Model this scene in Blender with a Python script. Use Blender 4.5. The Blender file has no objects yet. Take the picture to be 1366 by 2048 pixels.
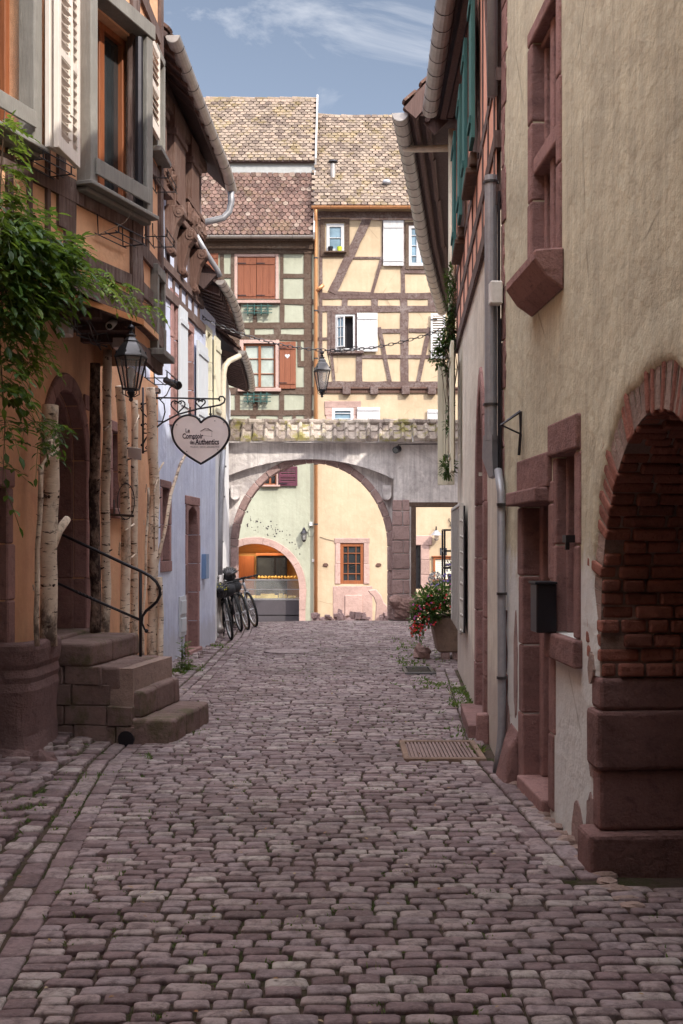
import bpy, bmesh, math, random
from mathutils import Vector, noise as mnoise
random.seed(7)
PI = math.pi
scene = bpy.context.scene
COL = scene.collection
F_PX, CAM_H, CX, HY = 2200.0, 1.6, 683.0, 1085.0
rnd = random.uniform

# ------------------------------------------------------------------ tagging
def tag(o, label=None, cat=None, group=None, kind=None):
    if label: o['label'] = label
    if cat: o['category'] = cat
    if group: o['group'] = group
    if kind: o['kind'] = kind
    return o
def thing(name, label, cat, loc=(0, 0, 0), group=None):
    o = bpy.data.objects.new(name, None)
    o.empty_display_size = .2
    o.location = loc
    COL.objects.link(o)
    return tag(o, label, cat, group)
def world_loc(o):
    v = Vector((0, 0, 0))
    while o: v += o.location; o = o.parent
    return v
# ------------------------------------------------------------------ mesh builder (world coordinates)
class MB:
    def __init__(s): s.v = []; s.f = []
    def add(s, vs, fs):
        o = len(s.v); s.v += [tuple(p) for p in vs]; s.f += [tuple(i + o for i in f) for f in fs]; return s
    def build(s, name, mat, parent=None, smooth=False, bevel=0, base=None, segs=1):
        me = bpy.data.meshes.new(name)
        off = world_loc(parent) if parent else Vector(base or (0, 0, 0))
        me.from_pydata([(x - off[0], y - off[1], z - off[2]) for x, y, z in s.v], [], s.f)
        bm = bmesh.new(); bm.from_mesh(me); bmesh.ops.recalc_face_normals(bm, faces=bm.faces); bm.to_mesh(me); bm.free()
        if smooth:
            me.polygons.foreach_set('use_smooth', [True] * len(me.polygons))
        me.materials.append(mat)
        o = bpy.data.objects.new(name, me); COL.objects.link(o)
        if parent: o.parent = parent
        else: o.location = off
        if bevel:
            b = o.modifiers.new('b', 'BEVEL'); b.width = bevel; b.segments = segs; b.limit_method = 'ANGLE'; b.angle_limit = .7
        return o
    def build_each(s, name, mat, parent, margin=.004, **kw):
        par = list(range(len(s.v)))
        def find(i):
            while par[i] != i: par[i] = par[par[i]]; i = par[i]
            return i
        for f in s.f:
            for q in f[1:]: par[find(q)] = find(f[0])
        comps = {}
        for i in range(len(s.v)): comps.setdefault(find(i), []).append(i)
        G = []
        for ids in comps.values():
            P = [s.v[i] for i in ids]; lo = [min(p[k] for p in P) - margin for k in range(3)]; hi = [max(p[k] for p in P) + margin for k in range(3)]; G.append([lo, hi, ids])
        ch = True
        while ch:
            ch = False
            for a in range(len(G)):
                for b in range(len(G) - 1, a, -1):
                    if all(G[a][0][k] <= G[b][1][k] and G[b][0][k] <= G[a][1][k] for k in range(3)):
                        G[a] = [[min(G[a][0][k], G[b][0][k]) for k in range(3)], [max(G[a][1][k], G[b][1][k]) for k in range(3)], G[a][2] + G[b][2]]; del G[b]; ch = True
        out = []
        for lo, hi, ids in G:
            mp = {v: i for i, v in enumerate(ids)}; m = MB(); m.v = [s.v[i] for i in ids]; m.f = [tuple(mp[q] for q in f) for f in s.f if f[0] in mp]; out.append(m.build(name, mat, parent, **kw))
        return out
    # primitives ---------------------------------------------------
    def hexa(s, p):   # p: 8 pts bottom 4, top 4
        return s.add(p, [(0, 1, 2, 3), (4, 5, 6, 7), (0, 1, 5, 4), (1, 2, 6, 5), (2, 3, 7, 6), (3, 0, 4, 7)])
    def wbox(s, x0, x1, y0, y1, z0, z1):
        return s.hexa([(x0, y0, z0), (x1, y0, z0), (x1, y1, z0), (x0, y1, z0), (x0, y0, z1), (x1, y0, z1), (x1, y1, z1), (x0, y1, z1)])
    def box(s, F, u0, u1, n0, n1, z0, z1, j=0):
        P = [F.pt(u + rnd(-j, j), n, z + rnd(-j, j)) for z in (z0, z1) for u, n in ((u0, n0), (u1, n0), (u1, n1), (u0, n1))] if j else \
            [F.pt(u, n, z) for z in (z0, z1) for u, n in ((u0, n0), (u1, n0), (u1, n1), (u0, n1))]
        return s.hexa(P)
    def poly(s, F, pts, n0, n1):
        k = len(pts)
        vs = [F.pt(u, n0, z) for u, z in pts] + [F.pt(u, n1, z) for u, z in pts]
        fs = [tuple(range(k)), tuple(range(k, 2 * k))] + [(i, (i + 1) % k, k + (i + 1) % k, k + i) for i in range(k)]
        return s.add(vs, fs)
    def beam(s, F, p0, p1, w, n0, n1, jit=None):
        (a, b), (c, d) = p0, p1
        L = math.hypot(c - a, d - b)
        if L < 1e-4: return s
        jit = w * .05 if jit is None else jit
        k = max(1, min(14, int(L / .22)))
        tu, tz = (c - a) / L, (d - b) / L; pu, pz = -tz, tu
        rings = []
        for i in range(k + 1):
            t = i / k; w0 = w / 2 + rnd(-jit, jit); w1 = w / 2 + rnd(-jit, jit); c0 = rnd(-jit, jit) * .6
            u, z = a + (c - a) * t + pu * c0, b + (d - b) * t + pz * c0
            nn = n1 + rnd(-.002, .002)
            rings.append([F.pt(u - pu * w0, n0, z - pz * w0), F.pt(u + pu * w1, n0, z + pz * w1), F.pt(u + pu * w1, nn, z + pz * w1), F.pt(u - pu * w0, nn, z - pz * w0)])
        vs = [p for r in rings for p in r]
        fs = [(0, 1, 2, 3), tuple(4 * k + q for q in range(4))]
        for i in range(k):
            for q in range(4): fs.append((4 * i + q, 4 * i + (q + 1) % 4, 4 * i + 4 + (q + 1) % 4, 4 * i + 4 + q))
        return s.add(vs, fs)
    def tube(s, pts, r, seg=8, caps=True):
        pts = [Vector(p) for p in pts]; n = len(pts)
        rs = r if isinstance(r, (list, tuple)) else [r] * n
        vs = []; prev = None
        for i, p in enumerate(pts):
            t = (pts[min(i + 1, n - 1)] - pts[max(i - 1, 0)])
            if t.length < 1e-9: t = Vector((0, 0, 1))
            t.normalize()
            a = prev if prev is not None else (Vector((1, 0, 0)) if abs(t.x) < .8 else Vector((0, 1, 0)))
            a = a - t * a.dot(t)
            if a.length < 1e-6: a = Vector((0, 1, 0)) - t * t.y
            a.normalize(); b = t.cross(a); prev = a
            for k in range(seg):
                an = 2 * PI * k / seg
                vs.append(tuple(p + (a * math.cos(an) + b * math.sin(an)) * rs[i]))
        fs = [(i * seg + k, i * seg + (k + 1) % seg, (i + 1) * seg + (k + 1) % seg, (i + 1) * seg + k) for i in range(n - 1) for k in range(seg)]
        if caps: fs += [tuple(range(seg)), tuple((n - 1) * seg + k for k in range(seg))]
        return s.add(vs, fs)
    def lathe(s, c, prof, seg=16, rot=0, sq=False):
        vs = []; n = len(prof)
        for r, z in prof:
            for k in range(seg):
                a = rot + 2 * PI * k / seg; vs.append((c[0] + r * math.cos(a), c[1] + r * math.sin(a), c[2] + z))
        fs = [(i * seg + k, i * seg + (k + 1) % seg, (i + 1) * seg + (k + 1) % seg, (i + 1) * seg + k) for i in range(n - 1) for k in range(seg)]
        fs += [tuple(range(seg)), tuple((n - 1) * seg + k for k in range(seg))]
        return s.add(vs, fs)
    def blob(s, c, rx, ry, rz, jit=.12, seg=10, rings=7):
        vs = []; sd = rnd(0, 90)
        for i in range(rings + 1):
            th = PI * i / rings
            for k in range(seg):
                a = 2 * PI * k / seg
                d = Vector((math.sin(th) * math.cos(a), math.sin(th) * math.sin(a), math.cos(th)))
                q = 1 + jit * mnoise.noise(d * 1.7 + Vector((sd, 0, 0))) * 2
                vs.append((c[0] + d.x * rx * q, c[1] + d.y * ry * q, c[2] + d.z * rz * q))
        fs = [(i * seg + k, i * seg + (k + 1) % seg, (i + 1) * seg + (k + 1) % seg, (i + 1) * seg + k) for i in range(rings) for k in range(seg)]
        return s.add(vs, fs)
    def leaf(s, p, d, up, L, W):
        d = Vector(d).normalized(); up = Vector(up)
        sd = d.cross(up)
        if sd.length < 1e-5: sd = Vector((1, 0, 0))
        sd.normalize(); nn = sd.cross(d)
        p = Vector(p)
        return s.add([p, p + d * L * .35 + sd * W * .5 + nn * W * .12, p + d * L * .7 + sd * W * .38 + nn * W * .1, p + d * L - nn * W * .15,
                      p + d * L * .7 - sd * W * .38 + nn * W * .1, p + d * L * .35 - sd * W * .5 + nn * W * .12, p + d * L * .5],
                     [(0, 1, 6), (1, 2, 6), (2, 3, 6), (3, 4, 6), (4, 5, 6), (5, 0, 6)])
# ------------------------------------------------------------------ wall frames
class Fr:
    def __init__(s, x, y, deg, side=1):
        a = math.radians(deg); s.o = (x, y); s.u = (math.sin(a), math.cos(a)); s.n = (side * math.cos(a), -side * math.sin(a))
    def pt(s, u, n, z): return (s.o[0] + s.u[0] * u + s.n[0] * n, s.o[1] + s.u[1] * u + s.n[1] * n, z)
    def px(s, x, y, off=0):
        rx, rz = (x - CX) / F_PX, (HY - y) / F_PX
        den = rx * s.n[0] + s.n[1]
        t = (off + s.o[0] * s.n[0] + s.o[1] * s.n[1]) / den
        X, Y = rx * t, t
        return ((X - s.o[0]) * s.u[0] + (Y - s.o[1]) * s.u[1], CAM_H + rz * t)
    def rc(s, x0, y0, x1, y1, off=0):     # photo corners (upper-left, lower-right) -> u0,u1,z0,z1
        a = s.px(x0, y0, off); b = s.px(x1, y1, off)
        return (min(a[0], b[0]), max(a[0], b[0]), min(a[1], b[1]), max(a[1], b[1]))
def arc(a, b, sp, rise, N=20, kind='e'):
    c = (a + b) / 2; r = (b - a) / 2; out = []
    for i in range(N + 1):
        t = i / N
        if kind == 'e':
            an = PI * (1 - t); out.append((c + r * math.cos(an), sp + rise * math.sin(an)))
        elif kind == 's':
            an = 2 * t - 1; out.append((c + r * an, sp + rise * (1 - an * an)))
        else:
            an = 2 * t - 1; out.append((c + r * an, sp + rise * (1 - abs(an) ** 2.1) ** .62 if abs(an) < 1 else sp) if True else 0)
            if kind == 'p':
                q = abs(an); out[-1] = (c + r * an, sp + rise * (math.sqrt(max(0, 1 - ((q + .55) / 1.55) ** 2)) / math.sqrt(1 - (.55 / 1.55) ** 2)))
    return out
def wall(F, u0, u1, z0, z1, ops=(), depth=.3, n=0.0, sides=0):
    """front sheet with openings (a,b,c,d,rise,kind) and their reveals; sides>0 closes the mass behind it"""
    m = MB()
    us = sorted(set([u0, u1] + [q for o in ops for q in o[:2] if u0 < q < u1])); zs = sorted(set([z0, z1] + [q for o in ops for q in o[2:4] if z0 < q < z1]))
    for i in range(len(us) - 1):
        for k in range(len(zs) - 1):
            cu, cz = (us[i] + us[i + 1]) / 2, (zs[k] + zs[k + 1]) / 2
            if any(o[0] < cu < o[1] and o[2] < cz < o[3] for o in ops): continue
            m.add([F.pt(us[i], n, zs[k]), F.pt(us[i + 1], n, zs[k]), F.pt(us[i + 1], n, zs[k + 1]), F.pt(us[i], n, zs[k + 1])], [(0, 1, 2, 3)])
    for o in ops:
        a, b, c, d = o[:4]; rise = o[4] if len(o) > 4 else 0; kind = o[5] if len(o) > 5 else 'e'
        path = [(a, c)] + (arc(a, b, d - rise, rise, 20, kind) if rise else [(a, d), (b, d)]) + [(b, c)]
        if rise:
            A = arc(a, b, d - rise, rise, 20, kind)
            for (p, q), (r, t) in zip(A, A[1:]):
                m.add([F.pt(p, n, q), F.pt(r, n, t), F.pt(r, n, d), F.pt(p, n, d)], [(0, 1, 2, 3)])
        path.append((a, c))
        for (p, q), (r, t) in zip(path, path[1:]):
            m.add([F.pt(p, n, q), F.pt(r, n, t), F.pt(r, n - depth, t), F.pt(p, n - depth, q)], [(0, 1, 2, 3)])
    if sides:
        D = n - sides
        m.add([F.pt(u0, n, z0), F.pt(u0, D, z0), F.pt(u0, D, z1), F.pt(u0, n, z1), F.pt(u1, n, z0), F.pt(u1, D, z0), F.pt(u1, D, z1), F.pt(u1, n, z1)],
              [(0, 1, 2, 3), (4, 5, 6, 7), (1, 5, 6, 2), (3, 2, 6, 7)])
    return m
def surround(m, F, a, b, c, d, w, n0, n1, rise=0, kind='e', blocks=9, gap=.0015, sill=False, jit=.004):
    """stone blocks round an opening"""
    a += .008; b -= .008; d -= .008
    if rise:
        inn = [(a, c)] + arc(a, b, d - rise, rise, 36, kind) + [(b, c)]
        out = [(a - w, c)] + arc(a - w, b + w, d - rise, rise + w, 36, kind) + [(b + w, c)]
    else:
        N = 8
        inn = [(a, c + (d - c) * i / N) for i in range(N + 1)] + [(b, d - (d - c) * i / N) for i in range(N + 1)]
        out = [(a - w, c + (d + w - c) * i / N) for i in range(N + 1)] + [(b + w, d + w - (d + w - c) * i / N) for i in range(N + 1)]
    k = len(inn) - 1
    if rise:
        sub = [(inn[0], out[0], inn[1], out[1])]
        # split the straight legs too
        segs = []
        hs = d - rise - c; nl = max(1, int(hs / .45))
        L = [((a, c + hs * i / nl), (a - w * rnd(.9, 1.2), c + hs * i / nl)) for i in range(nl + 1)]
        R = [((b, c + hs * i / nl), (b + w * rnd(.9, 1.2), c + hs * i / nl)) for i in range(nl + 1)]
        for i in range(nl): segs.append([L[i], L[i + 1]])
        A = list(zip(inn[1:-1], out[1:-1])); nb = blocks; q = len(A) - 1
        for i in range(nb): segs.append(A[q * i // nb: q * (i + 1) // nb + 1])
        for i in range(nl): segs.append([R[i], R[i + 1]])
    else:
        hs = d - c; nl = max(2, int(hs / .4)); segs = []
        for s_, e in ((-1, a), (1, b)):
            for i in range(nl):
                ww = w * rnd(.85, 1.25); segs.append([((e, c + hs * i / nl), (e + s_ * ww, c + hs * i / nl)), ((e, c + hs * (i + 1) / nl), (e + s_ * ww, c + hs * (i + 1) / nl))])
        segs.append([((a - w * 1.15, d + gap), (a - w * 1.15, d + w)), ((b + w * 1.15, d + gap), (b + w * 1.15, d + w))])
    for sg in segs:
        nn = n1 + rnd(-jit, jit)
        poly = [p for p, _ in sg] + [q for _, q in reversed(sg)]
        cu = sum(p[0] for p in poly) / len(poly); cz = sum(p[1] for p in poly) / len(poly)
        sz = max(max(abs(p[0] - cu) for p in poly), max(abs(p[1] - cz) for p in poly))
        k_ = 1 - gap / max(sz, .02)
        poly = [(cu + (p[0] - cu) * k_, cz + (p[1] - cz) * k_) for p in poly]
        m.poly(F, poly, n0, nn)
    return m
# ------------------------------------------------------------------ materials
class NT:
    def __init__(s, name):
        s.m = bpy.data.materials.new(name); s.m.use_nodes = True; s.t = s.m.node_tree; s.n = s.t.nodes; s.b = s.n['Principled BSDF']; s.out = s.n['Material Output']
        s.tc = s.n.new('ShaderNodeTexCoord').outputs['Object']
    def l(s, a, b): s.t.links.new(a, b)
    def mapped(s, sc=(1, 1, 1), loc=(0, 0, 0)):
        m = s.n.new('ShaderNodeMapping'); m.inputs['Scale'].default_value = sc; m.inputs['Location'].default_value = loc; s.l(s.tc, m.inputs['Vector']); return m.outputs[0]
    def noise(s, scale, det=4, rough=.6, vec=None, dist=0):
        n = s.n.new('ShaderNodeTexNoise'); n.inputs['Scale'].default_value = scale; n.inputs['Detail'].default_value = det; n.inputs['Roughness'].default_value = rough
        n.inputs['Distortion'].default_value = dist; s.l(vec or s.tc, n.inputs['Vector']); return n.outputs['Fac']
    def ramp(s, fac, stops):
        r = s.n.new('ShaderNodeValToRGB'); e = r.color_ramp.elements
        while len(e) < len(stops): e.new(.5)
        for i, (p, c) in enumerate(stops):
            e[i].position = p; e[i].color = (*c, 1) if isinstance(c, tuple) else (c, c, c, 1)
        s.l(fac, r.inputs[0]); return r.outputs['Color']
    def mix(s, a, b, fac, mode='MIX'):
        x = s.n.new('ShaderNodeMix'); x.data_type = 'RGBA'; x.blend_type = mode; x.clamp_factor = True
        for v, i in ((a, 6), (b, 7)):
            if isinstance(v, tuple): x.inputs[i].default_value = (*v, 1)
            else: s.l(v, x.inputs[i])
        if isinstance(fac, (int, float)): x.inputs[0].default_value = fac
        else: s.l(fac, x.inputs[0])
        return x.outputs[2]
    def math(s, op, a, b=None, clamp=False):
        x = s.n.new('ShaderNodeMath'); x.operation = op; x.use_clamp = clamp
        for v, i in ((a, 0), (b, 1)):
            if v is None: continue
            if isinstance(v, (int, float)): x.inputs[i].default_value = v
            else: s.l(v, x.inputs[i])
        return x.outputs[0]
    def bump(s, h, strength=.3, dist=.01, prev=None):
        b = s.n.new('ShaderNodeBump'); b.inputs['Strength'].default_value = strength; b.inputs['Distance'].default_value = dist
        s.l(h, b.inputs['Height'])
        if prev: s.l(prev, b.inputs['Normal'])
        s.l(b.outputs[0], s.b.inputs['Normal']); return b.outputs[0]
    def island(s): return s.n.new('ShaderNodeNewGeometry').outputs['Random Per Island']
    def fin(s, col=None, rough=.8, metal=0, spec=.3):
        if col is not None:
            if isinstance(col, tuple): s.b.inputs['Base Color'].default_value = (*col, 1)
            else: s.l(col, s.b.inputs['Base Color'])
        if isinstance(rough, (int, float)): s.b.inputs['Roughness'].default_value = rough
        else: s.l(rough, s.b.inputs['Roughness'])
        s.b.inputs['Metallic'].default_value = metal; s.b.inputs['Specular IOR Level'].default_value = spec
        return s.m
def sc_(c, k): return tuple(min(1, x * k) for x in c)
def plaster(name, c, dirt=(.2, .16, .12), amt=.5, streak=.5, bump=.35, crack=False, foot=None, c2=None):
    t = NT(name)
    c2 = c2 or sc_(c, .78)
    a = t.mix(c, c2, t.ramp(t.noise(1.3, 6, .65), [(.38, 0.), (.62, 1.)]))
    st = t.ramp(t.noise(2.2, 6, .7, t.mapped((5.5, 5.5, .32))), [(.45, 0.), (.72, 1.)])
    a = t.mix(a, dirt, t.math('MULTIPLY', st, streak * .55))
    bl = t.ramp(t.noise(.9, 7, .75, t.mapped((1, 1, 1), (3, 5, 1)), 1.2), [(.48, 0.), (.7, 1.)])
    a = t.mix(a, dirt, t.math('MULTIPLY', bl, amt * .6))
    a = t.mix(a, sc_(c, 1.18), t.math('MULTIPLY', t.ramp(t.noise(3.1, 6, .7, t.mapped((2, 2, 1), (9, 1, 4))), [(.55, 0.), (.7, 1.)]), .35))
    a = t.mix(a, sc_(c, .6), t.math('MULTIPLY', t.ramp(t.noise(70, 3, .7), [(.55, 0.), (.75, 1.)]), .25))
    if foot:      # damp splash zone of its own at the wall's foot
        z = t.n.new('ShaderNodeSeparateXYZ'); t.l(t.tc, z.inputs[0])
        f = t.math('SUBTRACT', foot[0], z.outputs[2]); f = t.math('ADD', f, t.math('MULTIPLY', t.math('SUBTRACT', t.noise(2.5, 6, .7), .5), 1.0))
        a = t.mix(a, foot[1], t.math('MULTIPLY', t.math('MULTIPLY', f, 5., True), foot[2]))
    if crack:
        v = t.n.new('ShaderNodeTexVoronoi'); v.feature = 'DISTANCE_TO_EDGE'; v.inputs['Scale'].default_value = .9
        nn = t.n.new('ShaderNodeTexNoise'); nn.inputs['Scale'].default_value = 2; nn.inputs['Detail'].default_value = 6
        mm = t.n.new('ShaderNodeMix'); mm.data_type = 'RGBA'; mm.inputs[0].default_value = .35; t.l(t.tc, mm.inputs[6]); t.l(nn.outputs['Color'], mm.inputs[7]); t.l(mm.outputs[2], v.inputs['Vector'])
        ck = t.math('MULTIPLY', t.ramp(v.outputs['Distance'], [(0., 1.), (.006, 0.)]), t.ramp(t.noise(1.1, 2), [(.52, 0.), (.6, 1.)]))
        a = t.mix(a, sc_(dirt, .7), t.math('MULTIPLY', ck, .7))
    b1 = t.bump(t.noise(7, 6, .6), bump, .03)
    t.bump(t.noise(90, 4, .7), bump * .8, .004, b1)
    return t.fin(a, .9, 0, .15)
def wood(name, c, c2, axis='z', sc=1., rough=.85, pale=None, bump=.6):
    t = NT(name)
    k = {'z': (14, 14, .9), 'x': (.9, .9, 16), 'y': (.9, .9, 16), 'a': (7, 7, 7)}[axis]
    g = t.noise(2.6 * sc, 7, .7, t.mapped(k), .4)
    a = t.mix(c, c2, t.ramp(g, [(.35, 0.), (.65, 1.)]))
    if pale: a = t.mix(a, pale, t.math('MULTIPLY', t.ramp(t.noise(1.7, 6, .7), [(.45, 0.), (.65, 1.)]), t.ramp(g, [(.42, 0.), (.55, .75)])))
    a = t.mix(a, sc_(c, 1.35), t.math('MULTIPLY', t.island(), .2))
    t.bump(g, bump, .012)
    return t.fin(a, rough, 0, .25)
def stone(name, c, c2, dark=(.08, .05, .05), bump=.7, sc=1., moss=0, isl=.4):
    t = NT(name)
    a = t.mix(c, c2, t.ramp(t.noise(4 * sc, 7, .7), [(.35, 0.), (.65, 1.)]))
    a = t.mix(a, t.mix(sc_(c, .55), sc_(c, 1.35), t.island()), isl)
    a = t.mix(a, dark, t.math('MULTIPLY', t.ramp(t.noise(11 * sc, 6, .75, None, .6), [(.52, 0.), (.68, 1.)]), .55))
    a = t.mix(a, sc_(c2, 1.6), t.math('MULTIPLY', t.ramp(t.noise(38 * sc, 3, .7), [(.56, 0.), (.68, 1.)]), .4))
    a = t.mix(a, sc_(c, .5), t.math('MULTIPLY', t.ramp(t.noise(70 * sc, 3, .7, t.mapped((1, 1, 2.5))), [(.55, 0.), (.68, 1.)]), .5))
    a = t.mix(a, sc_(c, 1.4), t.math('MULTIPLY', t.ramp(t.noise(1.4 * sc, 4, .6, t.mapped((1, 1, 3), (2, 2, 2))), [(.45, 0.), (.65, 1.)]), .35))
    if moss: a = t.mix(a, (.06, .07, .02), t.math('MULTIPLY', t.ramp(t.noise(3, 7, .75), [(.5, 0.), (.62, 1.)]), moss))
    b1 = t.bump(t.noise(9 * sc, 7, .7), bump * .9, .03)
    b2 = t.bump(t.noise(26 * sc, 5, .7, t.mapped((1, 1, 2.2)), .8), bump * .6, .007, b1)
    t.bump(t.noise(80 * sc, 4, .7), bump * .6, .004, b2)
    return t.fin(a, .92, 0, .15)
def plain(name, c, rough=.5, metal=0, spec=.4, var=.25, bump=.1, sc=9):
    t = NT(name)
    a = t.mix(c, sc_(c, .6), t.math('MULTIPLY', t.ramp(t.noise(sc, 6, .7), [(.4, 0.), (.7, 1.)]), var * 2))
    a = t.mix(a, sc_(c, 1.25), t.math('MULTIPLY', t.ramp(t.noise(sc * 5, 4, .7), [(.5, 0.), (.7, 1.)]), var))
    if bump: t.bump(t.noise(sc * 4, 5, .7), bump, .006)
    return t.fin(a, rough, metal, spec)
def tilemat(name, stops, moss=.0, mossc=(.22, .16, .02)):
    t = NT(name)
    a = t.ramp(t.island(), stops)
    a = t.mix(a, (.05, .04, .035), t.math('MULTIPLY', t.ramp(t.noise(9, 6, .75), [(.45, 0.), (.65, 1.)]), .55))
    a = t.mix(a, (.5, .45, .38), t.math('MULTIPLY', t.ramp(t.noise(24, 5, .7), [(.55, 0.), (.68, 1.)]), .35))
    if moss: a = t.mix(a, t.mix(mossc, (.07, .08, .02), t.noise(30, 3)), t.math('MULTIPLY', t.ramp(t.noise(1.6, 7, .8), [(.52, 0.), (.6, 1.)]), moss))
    t.bump(t.noise(30, 5, .7), .6, .01)
    return t.fin(a, .93, 0, .12)
def glassy(name, c, rough=.06):
    t = NT(name)
    a = t.mix(c, sc_(c, .45), t.ramp(t.noise(1.3, 3, .5), [(.4, 0.), (.6, 1.)]))
    t.bump(t.noise(2.5, 2), .06, .02)
    return t.fin(a, rough, 0, .8)
def clearglass(name, tint=(.9, .93, .92), fac=.8):
    t = NT(name)
    tr = t.n.new('ShaderNodeBsdfTransparent'); tr.inputs[0].default_value = (*tint, 1)
    mx = t.n.new('ShaderNodeMixShader'); mx.inputs[0].default_value = fac
    t.fin((.5, .5, .5), .05, 0, .9); t.l(t.b.outputs[0], mx.inputs[1]); t.l(tr.outputs[0], mx.inputs[2]); t.l(mx.outputs[0], t.out.inputs[0]); return t.m
def leafmat(name, stops, trans=.35):
    t = NT(name)
    a = t.ramp(t.island(), stops)
    a = t.mix(a, sc_(stops[0][1], .6), t.math('MULTIPLY', t.noise(25, 2), .35))
    t.fin(a, .5, 0, .35)
    tl = t.n.new('ShaderNodeBsdfTranslucent'); t.l(t.mix(a, (.35, .5, .05), .35), tl.inputs[0])
    mx = t.n.new('ShaderNodeMixShader'); mx.inputs[0].default_value = trans
    t.l(t.b.outputs[0], mx.inputs[1]); t.l(tl.outputs[0], mx.inputs[2]); t.l(mx.outputs[0], t.out.inputs[0]); return t.m
def emis(name, c, k):
    t = NT(name); t.fin(c, .5); t.b.inputs['Emission Color'].default_value = (*c, 1); t.b.inputs['Emission Strength'].default_value = k; return t.m

M = {}
M['orange'] = plaster('orange_plaster', (.74, .44, .27), (.36, .20, .15), .5, .35, .6, c2=(.65, .36, .225))
M['blue'] = plaster('blue_plaster', (.62, .66, .80), (.32, .33, .46), .5, 1.0, .5, foot=(.45, (.42, .41, .46), .6), c2=(.50, .54, .70))
M['white'] = plaster('white_plaster', (.78, .78, .80), (.40, .42, .5), .3, .5, .3)
M['green'] = plaster('green_plaster', (.41, .415, .33), (.25, .24, .19), .5, .5, .4, c2=(.355, .36, .285))
M['yellow'] = plaster('yellow_plaster', (.54, .425, .30), (.36, .26, .18), .45, .45, .3, crack=True, c2=(.475, .365, .25))
M['gate'] = plaster('gate_plaster', (.74, .69, .67), (.19, .16, .165), 1., 1.1, 1.2, c2=(.46, .42, .42))
M['cream'] = plaster('cream_plaster', (.64, .60, .465), (.27, .24, .195), .8, .9, .7, crack=True, foot=(1.58, (.66, .67, .67), 1.), c2=(.52, .485, .38))
M['pale'] = plaster('pale_plaster', (.78, .71, .62), (.34, .27, .24), .6, .7, .7, foot=(.7, (.45, .38, .35), .7))
M['pink'] = plaster('pink_plaster', (.84, .44, .33), (.38, .18, .15), .5, .4, .5)
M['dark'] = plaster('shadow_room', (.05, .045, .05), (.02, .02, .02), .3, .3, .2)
M['sand'] = stone('pink_sandstone', (.30, .175, .165), (.22, .128, .124), (.08, .045, .05), isl=.6, bump=1.)
M['sand_shaded'] = stone('damp_shaded_sandstone', (.25, .145, .138), (.18, .105, .10), (.05, .03, .03), bump=1.2)  # darker copy of the sandstone: damp plus archway shade put into the colour
M['sand_pale'] = stone('pale_sandstone', (.44, .30, .265), (.37, .25, .225), (.24, .15, .13), bump=.5)
M['stair'] = stone('weathered_steps', (.22, .15, .14), (.15, .105, .098), (.05, .035, .035), moss=.55)
M['trough'] = stone('trough_stone', (.19, .12, .118), (.13, .088, .088), (.05, .03, .035), bump=1.)
M['pier'] = stone('pier_stone', (.36, .25, .235), (.26, .175, .17), (.09, .065, .07), bump=1.2, sc=1.3)
M['rubble'] = stone('rubble_stone', (.30, .19, .17), (.2, .13, .12), (.06, .04, .04), bump=1.)
M['brick'] = stone('old_brick', (.33, .14, .108), (.22, .095, .078), (.07, .03, .03), bump=1., sc=1.6, isl=.55)
M['mortar'] = stone('lime_mortar', (.34, .25, .22), (.24, .17, .15), (.1, .07, .07), bump=1.)
M['timber_z'] = wood('dark_timber_upright', (.075, .045, .04), (.15, .10, .09), 'z', pale=(.26, .22, .21))
M['timber_x'] = wood('dark_timber_rail', (.075, .045, .04), (.15, .10, .09), 'x', pale=(.26, .22, .21))
M['brown_timber'] = wood('brown_timber', (.075, .045, .033), (.12, .08, .06), 'a', pale=(.15, .12, .10), bump=1.)
M['grey_timber'] = wood('weathered_violet_timber', (.085, .05, .045), (.16, .115, .105), 'a', pale=(.27, .225, .215), bump=1.)
M['carved'] = wood('carved_oak', (.09, .048, .038), (.15, .085, .065), 'z', pale=(.2, .14, .12))
M['greywood'] = wood('grey_painted_wood', (.21, .20, .185), (.14, .13, .125), 'z', pale=(.3, .29, .27))
M['orangewood'] = wood('varnished_wood', (.30, .105, .045), (.20, .065, .03), 'z', rough=.4)
M['shutter_wood'] = wood('stained_shutter_wood', (.24, .085, .045), (.15, .05, .03), 'z', rough=.6, sc=.7)
M['pine'] = wood('pine_boards', (.55, .34, .15), (.42, .24, .10), 'x', rough=.5)
M['whitepaint'] = wood('white_painted_wood', (.55, .54, .55), (.47, .46, .48), 'z', bump=.15)
M['cream_shutter'] = wood('cream_painted_wood', (.66, .62, .48), (.54, .50, .40), 'z', bump=.2)
M['blue_shutter'] = wood('pale_grey_shutter', (.50, .52, .56), (.42, .44, .49), 'z', bump=.2)
M['louver'] = wood('ivory_louvers', (.66, .60, .55), (.56, .50, .46), 'z', bump=.2)
M['greenpaint'] = wood('green_painted_wood', (.06, .16, .15), (.04, .11, .11), 'z', bump=.2)
M['purple'] = wood('plum_painted_wood', (.11, .035, .055), (.08, .025, .04), 'z', bump=.2)
M['zinc'] = plain('zinc_gutter', (.44, .40, .38), .45, .55, .5, .35, .15, 5)
M['zinc_blue'] = plain('grey_downpipe', (.33, .33, .36), .5, .4, .4, .25)
M['copper'] = plain('copper_pipe', (.62, .30, .14), .4, .5, .5, .2)
M['creampipe'] = plain('cream_pipe', (.66, .58, .46), .5, .1)
M['iron'] = plain('black_iron', (.03, .028, .035), .45, .6, .5, .3)
M['ironlight'] = plain('worn_iron', (.09, .085, .09), .4, .7, .5, .3)
M['greeniron'] = plain('green_iron', (.04, .10, .09), .5, .3)
M['glass'] = glassy('window_glass', (.035, .04, .045))
M['glass_sky'] = glassy('bright_window_glass', (.25, .36, .45), .1)
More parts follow.
